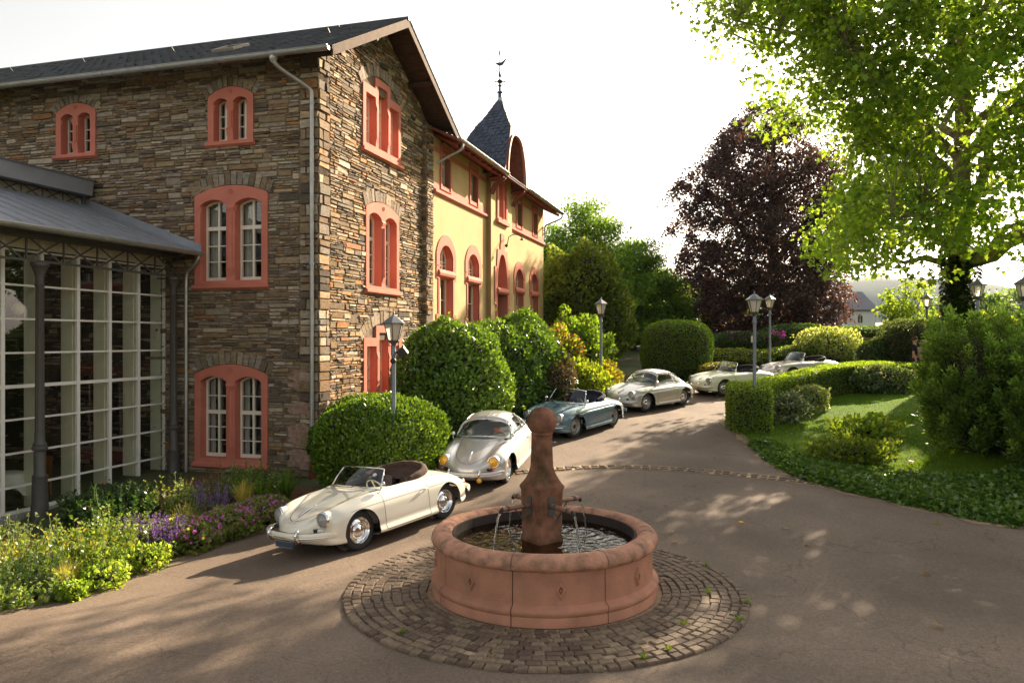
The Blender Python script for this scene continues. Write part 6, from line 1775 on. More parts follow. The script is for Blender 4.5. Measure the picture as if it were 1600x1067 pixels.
M['gold'] = PM("gilt_lettering", (.5, .3, .09), .3, metal=.7, var=.1)
M['red_lamp'] = PM("red_lamp_glass", (.4, .02, .01), .15, coat=1.0)
M['amber'] = PM("clear_indicator", (.75, .72, .66), .15, coat=1.0)
M['ind_red'] = PM("orange_red_indicator", (.6, .06, .015), .15, coat=1.0)
def paint(name, c, metal=0.0, rough=.28): return PM(name, c, rough, metal=metal, var=.025, scale=2, coat=1.0)
ivory = paint("ivory_paint", (.85, .795, .665)); silver = paint("silver_paint", (.60, .58, .55), .45, .30); blue = paint("petrol_blue_paint", (.12, .20, .245), .15, .25)
silver2 = paint("warm_silver_paint", (.52, .50, .45), .45, .32); mint = paint("pale_green_paint", (.66, .68, .47)); silver3 = paint("pale_silver_paint", (.60, .58, .56), .35, .3)
brown = PM("brown_canvas", (.065, .035, .025), .95, var=.2, scale=20, bump=.2); brown_l = PM("dark_brown_leather", (.055, .038, .032), .5, var=.2)
navy = PM("navy_canvas", (.016, .018, .035), .95, var=.2, bump=.2); blackc = PM("black_canvas", (.012, .012, .012), .95, var=.2, bump=.2)
grey_l = PM("grey_leather", (.10, .10, .10), .5, var=.2)
black_plate = PM("black_plate", (.01, .01, .012), .4); white_ink = PM("white_plate_ink", (.7, .7, .66), .5); blue_plate = PM("blue_plate", (.035, .06, .12), .45, var=.05)
CARS = {}
CARS['ivory'] = make_car(dict(fl=(-2.51, 12.58), head=(-.596, -.803), paint=ivory, open=True, wheels='chrome', ind=M['amber'], bumper=ivory, strip=M['chrome'], plate=blue_plate, inner=brown_l, trim=brown_l, top=brown, nose_strip=True, wheelmat=PM("ivory_steering_wheel", (.62, .55, .42), .4), dash=ivory,
    label='ivory white open roadster with brown folded hood, first in the row by the flower bed'))
CARS['silver'] = make_car(dict(fl=(-.14, 17.05), head=(-.25, -.968), paint=silver, open=False, wheels='chrome', ind=M['ind_red'], bumper=silver, strip=M['chrome'], plate=black_plate, plate_txt='33', plate_ink=white_ink, plate_y=-.18, fog=True, inner=M['black'], trim=grey_l, lens=M['lens_yellow'], lens_back=M['lens_yellow'], mirrors=(1, -1), wing_mirror=True,
    label='silver coupe with yellow headlamps parked behind the ivory roadster'))
CARS['blue'] = make_car(dict(fl=(1.72, 21.5), head=(-.62, -.785), paint=blue, open=True, wheels='steel', ind=M['amber'], bumper=blue, strip=M['chrome'], inner=M['black'], trim=PM("dark_blue_leather", (.02, .025, .04), .5), top=navy, trim_w=.014, mirrors=(1, -1), ws_h=.05,
    label='petrol blue open roadster with chrome side strip and navy folded hood'))
CARS['silver2'] = make_car(dict(fl=(4.49, 26.0), head=(-.749, -.663), paint=silver2, open=False, wheels='cap', ind=M['amber'], bumper=silver2, strip=M['chrome'], inner=M['black'], trim=brown_l,
    label='warm silver coupe with clear headlamps between the blue and pale green cars'))
CARS['mint'] = make_car(dict(fl=(8.15, 29.7), head=(-.915, -.40), paint=mint, open=True, wheels='cap', ind=M['amber'], bumper=mint, strip=M['chrome'], inner=M['black'], trim=M['black'], top=blackc, ws_h=.06,
    label='pale green open car with black folded hood behind the hedge end'))
CARS['far'] = make_car(dict(fl=(12.0, 33.0), head=(-.955, -.29), paint=silver3, open=True, wheels='cap', ind=M['amber'], bumper=silver3, strip=M['chrome'], inner=M['black'], trim=M['black'], top=blackc, ws_h=.06,
    label='pale silver open car with black folded hood, farthest in the row behind the hedge'))
# round white sticker on the ivory car's screen, papers behind the silver coupe's screen
t, parts, ws = CARS['ivory']
mb = MB(); c = Vector((.345, .42, 1.07)); d = Vector((.62, .30, .55)).normalized(); a = d.orthogonal().normalized(); b = d.cross(a)
mb.add([tuple(c + d * .012 + (a * math.cos(k) + b * math.sin(k)) * .036) for k in np.linspace(0, 2 * math.pi, 18, endpoint=False)], [tuple(range(18))])
mb.build('round_sticker', PM("white_sticker", (.78, .78, .76), .5), ws, fix=False)
t, parts, ws = CARS['silver']
org = PM("orange_paper", (.80, .16, .03), .8, var=.1)
for k, (y, z, w) in enumerate(((.30, 1.02, .16), (.33, .955, .20))):
    o = MB().box((0, 0, 0), (.005, w, .05)).build('paper_sheet', org)
    o.matrix_world = t.matrix_world @ Matrix.Translation((.36 - .02 * k, y, z + .02)) @ Matrix.Rotation(.2 - .5 * k, 4, 'X')
    tag(o, ('upper' if k == 0 else 'lower') + ' orange paper behind the windscreen of the coupe with yellow headlamps', 'paper', 'orange papers in the coupe')
# ------------------------------------------------------------------ lamp posts
def lamp_post(x, y, label, base=None, rot=0.0, extra=None):
    z0 = g1(x, y) if base is None else base
    t = thing('lamp_post', label, 'street lamp', (x, y, z0), (0, 0, rot), 'grey lamp posts along the drive')
    mb = MB(); mb.lathe([(.075, 0), (.075, .5), (.05, .55), (.046, 2.95), (.06, 2.96), (.062, 3.02), (.045, 3.05), (.05, 3.12), (.035, 3.16)], 14); mb.build('post', M['lamp_metal'], t, smooth=True, sharp=40)
    n = 6; rb, rt, zb, zt = .115, .215, 3.26, 3.62
    ang = [2 * math.pi * (k + .5) / n for k in range(n)]
    mb = MB(); mb.lathe([(.04, 3.13), (.06, 3.2), (.12, 3.235), (.125, 3.26)], 6)
    for k in range(n):
        mb.tube([(.06 * math.cos(ang[k]), .06 * math.sin(ang[k]), 3.14), (.115 * math.cos(ang[k]), .115 * math.sin(ang[k]), 3.15), (.125 * math.cos(ang[k]), .125 * math.sin(ang[k]), 3.25)], .008, 5)
        mb.tube([(rb * math.cos(ang[k]), rb * math.sin(ang[k]), zb), (rt * math.cos(ang[k]), rt * math.sin(ang[k]), zt)], .011, 5)
        a2 = ang[(k + 1) % n]
        for r_, z_ in ((rb, zb), (rt, zt)): mb.tube([(r_ * math.cos(ang[k]), r_ * math.sin(ang[k]), z_), (r_ * math.cos(a2), r_ * math.sin(a2), z_)], .012, 5)
    ln = mb.build('lantern', M['iron'], t)
    for k in range(n):
        a2 = ang[(k + 1) % n]; q = .985
        mb = MB(); mb.add([(rb * q * math.cos(ang[k]), rb * q * math.sin(ang[k]), zb), (rb * q * math.cos(a2), rb * q * math.sin(a2), zb), (rt * q * math.cos(a2), rt * q * math.sin(a2), zt), (rt * q * math.cos(ang[k]), rt * q * math.sin(ang[k]), zt)], [(0, 1, 2, 3)])
        mb.build('pane', M['lamp_glass'], ln, fix=False)
    mb = MB(); vs = []
    for r_, z_ in ((.255, 3.61), (.262, 3.635), (.14, 3.725), (.05, 3.785), (.03, 3.80)): vs += [(r_ * math.cos(a), r_ * math.sin(a), z_) for a in ang]
    mb.add(vs, [(i * n + j, i * n + (j + 1) % n, (i + 1) * n + (j + 1) % n, (i + 1) * n + j) for i in range(4) for j in range(n)] + [tuple(range(n))])
    mb.lathe([(.03, 3.79), (.022, 3.82), (.026, 3.84), (.018, 3.87), (.001, 3.885)], 8); mb.build('lamp_cap', M['lamp_cap'], t)
    return t
L1 = lamp_post(-2.52, 16.35, 'grey lamp post with black floodlight rising from the clipped bush by the stone gable', .16)
mb = MB(); mb.tube([(0, 0, 3.0), (.14, -.06, 3.0)], .018, 6)
c = Vector((.19, -.07, 3.02)); X_ = Vector((.85, -.2, .5)).normalized(); Y_ = Vector((.1, -.9, -.3)).normalized(); Y_ = (Y_ - X_ * Y_.dot(X_)).normalized(); Z_ = X_.cross(Y_)
mb.add([tuple(c + X_ * a * .1 + Y_ * b * .05 + Z_ * d * .085) for a in (-1, 1) for b in (-1, 1) for d in (-1, 1)], [(0, 1, 3, 2), (4, 6, 7, 5), (0, 4, 5, 1), (2, 3, 7, 6), (0, 2, 6, 4), (1, 5, 7, 3)])
mb.build('floodlight', M['black'], L1)
mb = MB(); mb.lathe([(.02, -.05), (.06, -.03), (.065, .05), (.03, .07)], 10, (0, -.07, 2.83), 'y'); mb.build('speaker', M['black'], L1, smooth=True)
lamp_post(3.23, 27.9, 'grey lamp post behind the warm silver coupe beside the yellow shrubs', 1.1)
lamp_post(7.12, 22.55, 'taller-looking grey lamp post standing in the square end of the clipped hedge', .98)
lamp_post(11.55, 34.4, 'grey lamp post between the two farthest open cars, in front of the copper beech')
lamp_post(18.15, 33.6, 'small grey lamp post behind the grey-green bush by the two people', 1.62)
lamp_post(14.85, 24.5, 'grey lamp post above the big yew beside the ivy-clad trunk', 1.55)
lamp_post(14.40, 21.6, 'grey lamp post behind the yew, cut by the right edge of the view', 1.38)

# ------------------------------------------------------------------ people behind the hedge
def skin_mesh(name, pts, edges, radii, mat, parent, sub=2):
    me = bpy.data.meshes.new(name); me.from_pydata(pts, edges, []); o = link_mesh(name, me, parent, mat)
    m = o.modifiers.new("skin", 'SKIN'); me.skin_vertices.new() if not me.skin_vertices else None
    for i, r in enumerate(radii):
        sv = me.skin_vertices[0].data[i]; sv.radius = (r if isinstance(r, tuple) else (r, r)); sv.use_root = (i == 0)
    m.use_smooth_shade = True
    s_ = o.modifiers.new("sub", 'SUBSURF'); s_.levels = sub; s_.render_levels = sub
    return o
def person(x, y, z, rot, label, skin, shirt, trousers, hair, hairy=True, h=1.0):
    t = thing('person', label, 'person', (x, y, z), (0, 0, rot), 'people on the path behind the hedge')
    t.scale = (h, h, h)
    P = [(0, 0, .95), (0, 0, 1.15), (0, .01, 1.38), (0, .0, 1.50), (0, -.01, 1.60), (0, -.015, 1.68),
         (.19, 0, 1.42), (.25, .02, 1.15), (.25, -.10, .92), (.25, -.15, .84), (-.19, 0, 1.42), (-.25, .03, 1.15), (-.26, -.05, .90), (-.26, -.09, .82),
         (.10, 0, .90), (.11, .05, .50), (.11, .02, .08), (.11, -.13, .04), (-.10, 0, .90), (-.11, -.10, .50), (-.11, -.14, .08), (-.11, -.29, .04)]
    E = [(0, 1), (1, 2), (2, 3), (3, 4), (4, 5), (2, 6), (6, 7), (7, 8), (8, 9), (2, 10), (10, 11), (11, 12), (12, 13), (0, 14), (14, 15), (15, 16), (16, 17), (0, 18), (18, 19), (19, 20), (20, 21)]
    r = [(.15, .10), (.14, .10), (.16, .11), .055, .085, .08, .06, .045, .033, .035, .06, .045, .033, .035, .085, .06, .042, .04, .085, .06, .042, .04]
    skin_mesh('body', P, E, r, skin, t)
    head = MB(); n = 14; rows = []
    for k in range(11):
        a = -math.pi / 2 + math.pi * k / 10; rr = math.cos(a)
        rows.append([(.076 * rr * math.cos(b), .095 * rr * math.sin(b) - (.012 * max(0, -math.sin(b)) * (1 if -0.5 < a < .1 else 0)), 1.655 + .118 * math.sin(a)) for b in np.linspace(0, 2 * math.pi, n + 1)])
    head.grid(rows)
    head.lathe([(.001, -.13), (.014, -.112), (.018, -.09)], 8, (0, 0, 1.64), 'y')          # nose
    for s in (-1, 1): head.lathe([(.012, -.006), (.026, 0), (.012, .006)], 8, (s * .078, .01, 1.645), 'x')   # ears
    head.build('head', skin, t, smooth=True)
    mb = MB()
    for s in (-1, 1): mb.lathe([(.001, -.092), (.011, -.088), (.012, -.08)], 8, (s * .03, 0, 1.665), 'y')
    mb.tube([(-.025, -.088, 1.60), (.025, -.088, 1.60)], .005, 5); mb.build('face', PM("eyes_and_mouth", (.06, .03, .03), .5) if 'eye' not in M else M['eye'], t)
    skin_mesh('shirt', [(0, 0, .93), (0, 0, 1.15), (0, .01, 1.38), (0, .0, 1.47), (.19, 0, 1.42), (.25, .015, 1.20), (-.19, 0, 1.42), (-.25, .02, 1.20)], [(0, 1), (1, 2), (2, 3), (2, 4), (4, 5), (2, 6), (6, 7)], [(.175, .125), (.165, .12), (.18, .13), .07, .075, .062, .075, .062], shirt, t)
    skin_mesh('trousers', [(0, 0, .97), (.10, 0, .88), (.11, .05, .50), (.11, .02, .10), (-.10, 0, .88), (-.11, -.10, .50), (-.11, -.14, .10)], [(0, 1), (1, 2), (2, 3), (0, 4), (4, 5), (5, 6)], [(.165, .12), .10, .078, .065, .10, .078, .065], trousers, t)
    if hairy:
        mb = MB(); rows = []
        for k in range(8):
            a = -.25 + (math.pi / 2 + .25) * k / 7; rr = math.cos(a) + .02
            rows.append([(.088 * rr * math.cos(b) * (1 + .05 * math.sin(5 * b + k)), .108 * rr * math.sin(b) + .012, 1.665 + .135 * math.sin(a) + (.05 * max(0, -math.sin(b)) if k < 4 else 0)) for b in np.linspace(0, 2 * math.pi, 19)])
        mb.grid(rows); mb.build('hair', hair, t, smooth=True)
    return t
M['eye'] = PM("eyes_and_mouth", (.06, .03, .03), .5)
sk1 = PM("skin_tan", (.50, .27, .18), .5, var=.06); sk2 = PM("skin_pale", (.58, .34, .26), .5, var=.06)
person(16.25, 31.0, 1.70, R(60), 'person with short brown hair in a dark navy T-shirt behind the hedge', sk1, PM("navy_cloth", (.012, .013, .025), .9), PM("grey_cloth", (.06, .06, .065), .9), PM("brown_hair", (.07, .035, .018), .7, bump=.3), True, 1.04)
person(16.75, 31.3, 1.66, R(-70), 'bald person in a pale pinkish shirt walking beside the brown-haired one', sk2, PM("pale_pink_cloth", (.55, .40, .34), .9), PM("dark_cloth", (.03, .03, .04), .9), None, False, 1.0)

# ------------------------------------------------------------------ small things in the far garden
t = thing('park_bench', 'small wooden bench in front of the far garden hedge', 'bench', (21.2, 45.6, g1(21.2, 45.6)), (0, 0, R(10)))
bw = PM("bench_wood", (.28, .17, .09), .7, var=.2)
for k in range(3):
    mb = MB(); mb.box((0, -.18 + .16 * k, .45), (1.5, .12, .03)); mb.build('slat', bw, t)
for k in range(3):
    mb = MB(); mb.box((0, .27 + .02 * k, .60 + .14 * k), (1.5, .03, .10)); mb.build('slat', bw, t)
for x in (-.65, .65):
    for y in (-.2, .22): MB().box((x, y, .22 if y < 0 else .45), (.06, .06, .44 if y < 0 else .9)).build('leg', M['iron'], t)
t = thing('garden_sign', 'little white sign plate on a stake among the rhododendrons', 'sign', (13.2, 42.0, g1(13.2, 42)))
MB().box((0, 0, .6), (.03, .03, 1.2)).build('stake', M['iron'], t); MB().box((0, -.025, 1.15), (.28, .015, .36)).build('plate', M['white_alu'], t)

# houses across the valley
wh = PM("white_render", (.62, .62, .62), .9, var=.05); bl = PM("blue_slate_roof", (.085, .10, .14), .95, var=.12, scale=.4, spec=.05)
def far_house(x0, x1, y, d, zb, ze, zr, label, wins):
    t = thing('far_house', label, 'house', ((x0 + x1) / 2, y, zb), group='houses across the valley')
    off = ((x0 + x1) / 2, y, zb)
    holes = [[(a, b), (a + .9, b), (a + .9, b + 1.3), (a, b + 1.3)] for a, b in wins]
    mb = MB(); f_ = lambda a, z, dd: (a, y - dd, z)
    mb.plate([(x0, zb), (x1, zb), (x1, ze), (x0, ze)], holes, f_, 0, -.2)
    for x in (x0, x1): mb.add([(x, y, zb), (x, y + d, zb), (x, y + d, ze), (x, y + d / 2, zr), (x, y, ze)], [(0, 1, 2, 3, 4)])
    mb.add([(x0, y + d, zb), (x1, y + d, zb), (x1, y + d, ze), (x0, y + d, ze)], [(0, 1, 2, 3)])
    mb.build('wall', wh, t, off)
    for sg in (0, 1):
        ye = y - .4 if sg == 0 else y + d + .4
        mb = MB(); a = [(x0 - .4, ye, ze - .15), (x1 + .4, ye, ze - .15), (x1 + .4, y + d / 2, zr + .12), (x0 - .4, y + d / 2, zr + .12)]
        mb.add(a + [(p[0], p[1], p[2] - .2) for p in a], [(0, 1, 2, 3), (7, 6, 5, 4), (0, 4, 5, 1), (1, 5, 6, 2), (3, 7, 4, 0)]); mb.build('roof', bl, t, off)
    for h in holes:
        mb = MB(); mb.plate(h, [[(h[0][0] + .08, h[0][1] + .08), (h[0][0] + .42, h[0][1] + .08), (h[0][0] + .42, h[2][1] - .08), (h[0][0] + .08, h[2][1] - .08)], [(h[0][0] + .48, h[0][1] + .08), (h[1][0] - .08, h[0][1] + .08), (h[1][0] - .08, h[2][1] - .08), (h[0][0] + .48, h[2][1] - .08)]], f_, -.08, -.14); w = mb.build('window', M['white_alu'], t, off)
        mb = MB(); mb.add([f_(p[0], p[1], -.12) for p in h], [(0, 1, 2, 3)]); mb.build('pane', M['glass'], w, off, fix=False)
far_house(27, 56.8, 120, 11, 1.5, 8.2, 11.1, 'long white building with blue-grey roof beyond the copper beech', [(28 + 2.6 * k, z) for k in range(11) for z in (3, 5.9)])
far_house(33.5, 39, 92, 7, 1.5, 4.6, 6.4, 'small white house with grey roof under the copper beech boughs', [(34.5, 2.6), (37, 2.6)])
# ------------------------------------------------------------------ foliage tools
T_DIAMOND = (np.array([(0, 0, 0), (.30, .45, .05), (0, 1, -.05), (-.30, .45, .05)]), [(0, 1, 2, 3)])
T_OVAL = (np.array([(0, 0, 0), (.25, .25, .05), (.27, .6, .05), (0, 1, -.08), (-.27, .6, .05), (-.25, .25, .05)]), [(0, 1, 2, 3), (0, 3, 4, 5)])
T_LOBED = (np.array([(0, 0, 0), (.46, -.02, -.03), (.30, .27, .03), (.62, .52, -.06), (.24, .60, .02), (0, 1.05, -.08), (-.24, .60, .02), (-.62, .52, -.06), (-.30, .27, .03), (-.46, -.02, -.03)]), [(0, 1, 2, 3, 4), (0, 4, 5, 6), (0, 6, 7, 8, 9)])
T_SPRAY = (np.array([(0, 0, 0), (.10, .35, .02), (.30, .55, -.03), (.10, .62, 0), (0, 1.05, -.1), (-.10, .62, 0), (-.30, .55, -.03), (-.10, .35, .02)]), [(0, 1, 2, 3), (0, 3, 4, 5), (0, 5, 6, 7)])
T_BLADE = (np.array([(-.5, 0, 0), (.5, 0, 0), (.36, .5, .06), (-.36, .5, .06), (0, 1, .0)]), [(0, 1, 2, 3), (3, 2, 4)])

def unit(v): return v / np.maximum(1e-9, np.linalg.norm(v, axis=-1))[..., None]
def leafV(pos, axis, up, size, tmpl, wid=1.0):
    T, F = tmpl; N = len(pos)
    y = unit(axis); x = unit(np.cross(y, up)); z = np.cross(x, y)
    size = np.broadcast_to(np.asarray(size, float), (N,))[:, None, None]
    V = pos[:, None, :] + (x[:, None, :] * T[None, :, 0:1] * wid + y[:, None, :] * T[None, :, 1:2] + z[:, None, :] * T[None, :, 2:3]) * size
    return V, F
def vary(n, cols, v=.22, rs=None):
    rs = rs or RS; cols = np.array(cols, float)
    k = rs.randint(len(cols), size=n); t = rs.rand(n)[:, None]; k2 = rs.randint(len(cols), size=n)
    c = cols[k] * (1 - t * .5) + cols[k2] * t * .5
    return np.clip(c * (1 + v * (rs.rand(n)[:, None] * 2 - 1)), 0, 1)
def rnd_dir(n, rs=None):
    v = (rs or RS).randn(n, 3); return unit(v)
def leaves(name, pos, axis, size, tmpl, cols, mat, parent=None, up=None, off=(0, 0, 0), v=.22, wid=1.0, kind=None, col=None):
    if up is None: up = rnd_dir(len(pos)) + np.array([0, 0, .9])
    V, F = leafV(np.asarray(pos) - np.array(off)[None], axis, up, size, tmpl, wid)
    return np_mesh(name, V, V.shape[1], F, mat, parent, vary(len(pos), cols, v) if col is None else col, kind=kind)
def vnoise(P, seed, f):
    """cheap smooth noise in -1..1"""
    r = np.random.RandomState(seed); out = np.zeros(len(P))
    for k in range(7):
        d = r.randn(3); d /= np.linalg.norm(d); out += np.sin(P @ d * f * (.6 + .9 * r.rand()) + r.rand() * 6.3)
    return out / 4.0

def bush(name, label, cat, c, rad, cols, n, size, tmpl=T_OVAL, mat='leaf_gloss', pw=2.4, lump=.06, lf=2.2, seed=0, group=None, flat=.9, core=.86, depth=.16, up_bias=.35, stem=True, v=.25, rot=0.0, extra=None):
    """a bush: leaves in a shell over a lumpy rounded body; c is the ground point, rad = (rx, ry, height)"""
    r = np.random.RandomState(seed + 11)
    x, y = c[0], c[1]; z0 = c[2] if len(c) > 2 else g1(x, y)
    t = thing(name, label, cat, (x, y, z0), group=group)
    rx, ry, H = rad
    def body(d, k):
        # superellipsoid about the middle of the height
        h = H / 2
        q = (np.abs(d[:, 0]) ** pw + np.abs(d[:, 1]) ** pw + np.abs(d[:, 2]) ** pw) ** (-1 / pw)
        P = d * q[:, None] * np.array([rx, ry, h]) * k[:, None]
        return P + np.array([0, 0, h])
    d = rnd_dir(int(n * 1.25), r); d = d[d[:, 2] > -flat][:n]
    k = 1 + lump * vnoise(d * 3, seed, lf) + .5 * lump * vnoise(d * 8, seed + 1, lf) - depth * r.rand(len(d)) ** 2.2
    k += np.where(r.rand(len(d)) < .05, .10 * r.rand(len(d)), 0) * (.4 + vnoise(d * 6, seed + 2, lf) ** 2 * 2)
    P = body(d, k); P[:, 2] = np.maximum(P[:, 2], .02)
    nrm = unit(d / np.array([rx, ry, H / 2]))
    ax = unit(nrm * .8 + rnd_dir(len(d), r) * .9 + np.array([0, 0, up_bias]))
    cr, sr = math.cos(rot), math.sin(rot)
    if rot: P[:, :2] = np.stack([P[:, 0] * cr - P[:, 1] * sr, P[:, 0] * sr + P[:, 1] * cr], 1)
    leaves('foliage', P, ax, size * (.7 + .6 * r.rand(len(d))), tmpl, cols, M[mat], t, up=nrm + rnd_dir(len(d), r) * .5, v=v)
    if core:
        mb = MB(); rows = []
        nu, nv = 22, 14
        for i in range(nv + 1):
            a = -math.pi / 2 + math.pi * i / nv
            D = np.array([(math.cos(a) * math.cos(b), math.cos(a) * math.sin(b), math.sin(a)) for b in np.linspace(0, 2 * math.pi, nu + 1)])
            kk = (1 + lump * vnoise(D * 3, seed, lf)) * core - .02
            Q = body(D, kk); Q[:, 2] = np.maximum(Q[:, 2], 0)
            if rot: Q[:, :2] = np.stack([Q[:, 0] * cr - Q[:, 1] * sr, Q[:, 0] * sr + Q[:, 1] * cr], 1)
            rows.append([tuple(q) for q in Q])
        mb.grid(rows); mb.build('branches_and_shade', M['twig'], t, smooth=True, fix=False)  # added solid dark hull, blocks light and paints shade behind the leaves
    return t

def limb_path(a, b, sag, n=7, seed=0):
    r = np.random.RandomState(seed); a = np.array(a, float); b = np.array(b, float)
    L_ = np.linalg.norm(b - a); t = np.linspace(0, 1, n)[:, None]
    P = a * (1 - t) + b * t; P[:, 2] += (np.sin(t * math.pi) * sag * L_)[:, 0]
    P[1:-1] += r.randn(n - 2, 3) * L_ * .035
    return P

def tree(name, label, base, trunk, clusters, crad, nleaf, size, tmpl, cols, mat, bark, nl=26, droop=.3, group=None, sag=.12, seed=0, limb_r=.16, spread=(1, 1, .7), axis_mode='out', v=.3, col_fn=None, start=.25, ivy=None, wid=1.0):
    """trunk = [(x, y, z, r), ...] local; clusters (n, 3) local; leaves scattered round every cluster, twigs run to each"""
    r = np.random.RandomState(seed + 5)
    t = thing(name, label, 'tree', base, group=group)
    tr = np.array(trunk, float)
    tp = crv([tuple(p) for p in tr], 24)
    mb = MB(); mb.tube([tuple(p[:3]) for p in tp], [float(p[3]) for p in tp], 14); tk = mb.build('trunk', M[bark], t, smooth=True)
    C = np.asarray(clusters, float)
    # main limbs towards well spread clusters
    pick = [r.randint(len(C))]
    dmin = np.linalg.norm(C - C[pick[0]], axis=1)
    for _ in range(nl - 1):
        k = int(np.argmax(dmin * (.7 + .6 * r.rand(len(C))))); pick.append(k); dmin = np.minimum(dmin, np.linalg.norm(C - C[k], axis=1))
    lp = []
    mb = MB()
    for i, k in enumerate(pick):
        e = C[k]; zt = np.clip(e[2] - (.35 + .25 * r.rand()) * np.hypot(*(e[:2] - tp[-1, :2])), tp[0, 2] + (tp[-1, 2] - tp[0, 2]) * start, tp[-1, 2])
        j = int(np.argmin(np.abs(tp[:, 2] - zt))); s_ = tp[j]
        P = limb_path(s_[:3], e, sag, 9, seed * 100 + i)
        r0 = min(s_[3] * .6, limb_r * (.6 + .8 * r.rand()))
        mb.tube([tuple(p) for p in P], [r0 * (1 - .85 * q) + .006 for q in np.linspace(0, 1, 9)], 7); lp.append(P)
    mb.build('limbs', M[bark], t, smooth=True)
    LP = np.concatenate(lp)
    mb = MB()
    for i, e in enumerate(C):
        d = np.linalg.norm(LP - e, axis=1) + .6 * np.maximum(0, LP[:, 2] - e[2] - .2); s_ = LP[int(np.argmin(d))]
        if np.linalg.norm(s_ - e) < .15: continue
        P = limb_path(s_, e, .10, 5, seed * 1000 + i); mb.tube([tuple(p) for p in P], [.03, .022, .017, .012, .006], 4, caps=False)
    mb.build('twigs', M[bark], t, smooth=True)
    n = len(C) * nleaf
    ci = np.repeat(np.arange(len(C)), nleaf)
    g = r.randn(n, 3); g *= (r.rand(n) ** .4 / np.maximum(1e-6, np.linalg.norm(g, axis=1)))[:, None]
    cr_ = crad * (.6 + .8 * r.rand(len(C)))
    P = C[ci] + g * np.array(spread) * cr_[ci][:, None]
    hd = np.hypot(g[:, 0], g[:, 1]); P[:, 2] -= droop * cr_[ci] * hd ** 2
    out = unit(P - np.array([tp[-1, 0], tp[-1, 1], P[:, 2].mean()])) if axis_mode == 'out' else unit(g * np.array([1, 1, .2]))
    ax = unit(out * .55 + rnd_dir(n, r) * .8 + np.array([0, 0, -.35]))
    ch = vary(n, cols, v, r)
    cb = .75 + .5 * r.rand(len(C)); ch *= cb[ci][:, None]
    if col_fn is not None: ch = col_fn(P, ch)
    leaves('crown', P, ax, size * (.65 + .6 * r.rand(n)), tmpl, None, M[mat], t, up=rnd_dir(n, r) * .8 + np.array([0, 0, .8]), col=np.clip(ch, 0, 1), wid=wid)
    return t

def crown_pts(n, prof, c, seed, shell=.45, ecc=1.0, noise=.18, gaps=.0):
    """random points inside a body of revolution; prof = [(z, r), ...]"""
    r = np.random.RandomState(seed); zs = np.array([p[0] for p in prof]); rs_ = np.array([p[1] for p in prof])
    out = []
    while len(out) < n:
        z = r.uniform(zs[0], zs[-1]); R_ = np.interp(z, zs, rs_)
        if r.rand() > (R_ / rs_.max()) ** 1.3: continue
        a = r.rand() * 2 * math.pi
        q = np.array([[math.cos(a) * 2, math.sin(a) * 2, z * .35]])
        R_ *= 1 + noise * vnoise(q, seed, 1.6)[0]
        rr = R_ * (shell + (1 - shell) * r.rand()) if r.rand() < .75 else R_ * r.rand() ** .5
        p = np.array([c[0] + rr * math.cos(a), c[1] + rr * math.sin(a) * ecc, z])
        if gaps and vnoise(p[None] * 1.0, seed + 3, .55)[0] > 1.0 - gaps: continue
        out.append(p)
    return np.array(out)

G_YEL = (.14, .22, .02); G_MID = (.09, .17, .022); G_DRK = (.045, .09, .017); G_BLU = (.05, .09, .035); G_LIME = (.22, .27, .03)

# ------------------------------------------------------------------ trees
# big plane on the right
PX, PY = 17.45, 30.2
pz = g1(PX, PY)
prof = [(5.9, 3.2), (7.2, 5.9), (8.8, 6.7), (10.5, 7.6), (13, 9.3), (16, 10.6), (19, 10.6), (22, 8.5), (24.5, 4.5)]
cl = crown_pts(1700, [(z - pz, r) for z, r in prof], (0, 0), 21, .45, 1.0, .22, .06)
# the crown lets the sun through to the bed and the first cars
hit = cl + np.array([PX, PY, pz]); kk = hit[:, 2] / SUND.z; hit = hit[:, :2] - kk[:, None] * np.array([SUND.x, SUND.y])[None]
h3 = hit + (3.0 / SUND.z) * np.array([SUND.x, SUND.y])[None]
thin = ((hit[:, 0] < -1.0) & (hit[:, 1] > 8) & (hit[:, 1] < 20)) | ((h3[:, 0] < -5.0) & (h3[:, 1] > 9) & (h3[:, 1] < 23)) | ((hit[:, 0] > -1.5) & (hit[:, 0] < 1.5) & (hit[:, 1] > 14.5) & (hit[:, 1] < 20))
hn = vnoise(np.concatenate([hit * np.array([.9, .45]), np.zeros((len(hit), 1))], 1), 77, 1.0)
lawn_ = (hit[:, 0] > 6.5) & (hit[:, 1] > 16)
gap = (hit[:, 1] < 34) & ((hit[:, 1] > 5) & (hn > np.where(lawn_, -1.2, np.where(hit[:, 0] > 2.5, .10, -.06))))
front = np.stack([RS.uniform(-6.0, 6.0, 210), RS.uniform(-8, -2.5, 210), RS.uniform(4.4, 12.5, 210)], 1); front = front[np.hypot(front[:, 0], front[:, 1]) < 4.5 + .55 * front[:, 2]]
cl = cl[~(thin & (RS.rand(len(cl)) < .78)) & ~(gap & (RS.rand(len(cl)) < .9))]
left_ = np.stack([RS.uniform(-8.6, -4.6, 110), RS.uniform(-7, -1.5, 110), RS.uniform(9.8, 16, 110)], 1); left_ = left_[np.hypot(left_[:, 0], left_[:, 1]) < 6.2 + .28 * left_[:, 2]]
cl = np.concatenate([cl, front, left_])
nn = (np.linalg.norm(cl[:, None] - cl[None], axis=2) < 1.9).sum(1); cl = cl[nn > 5]
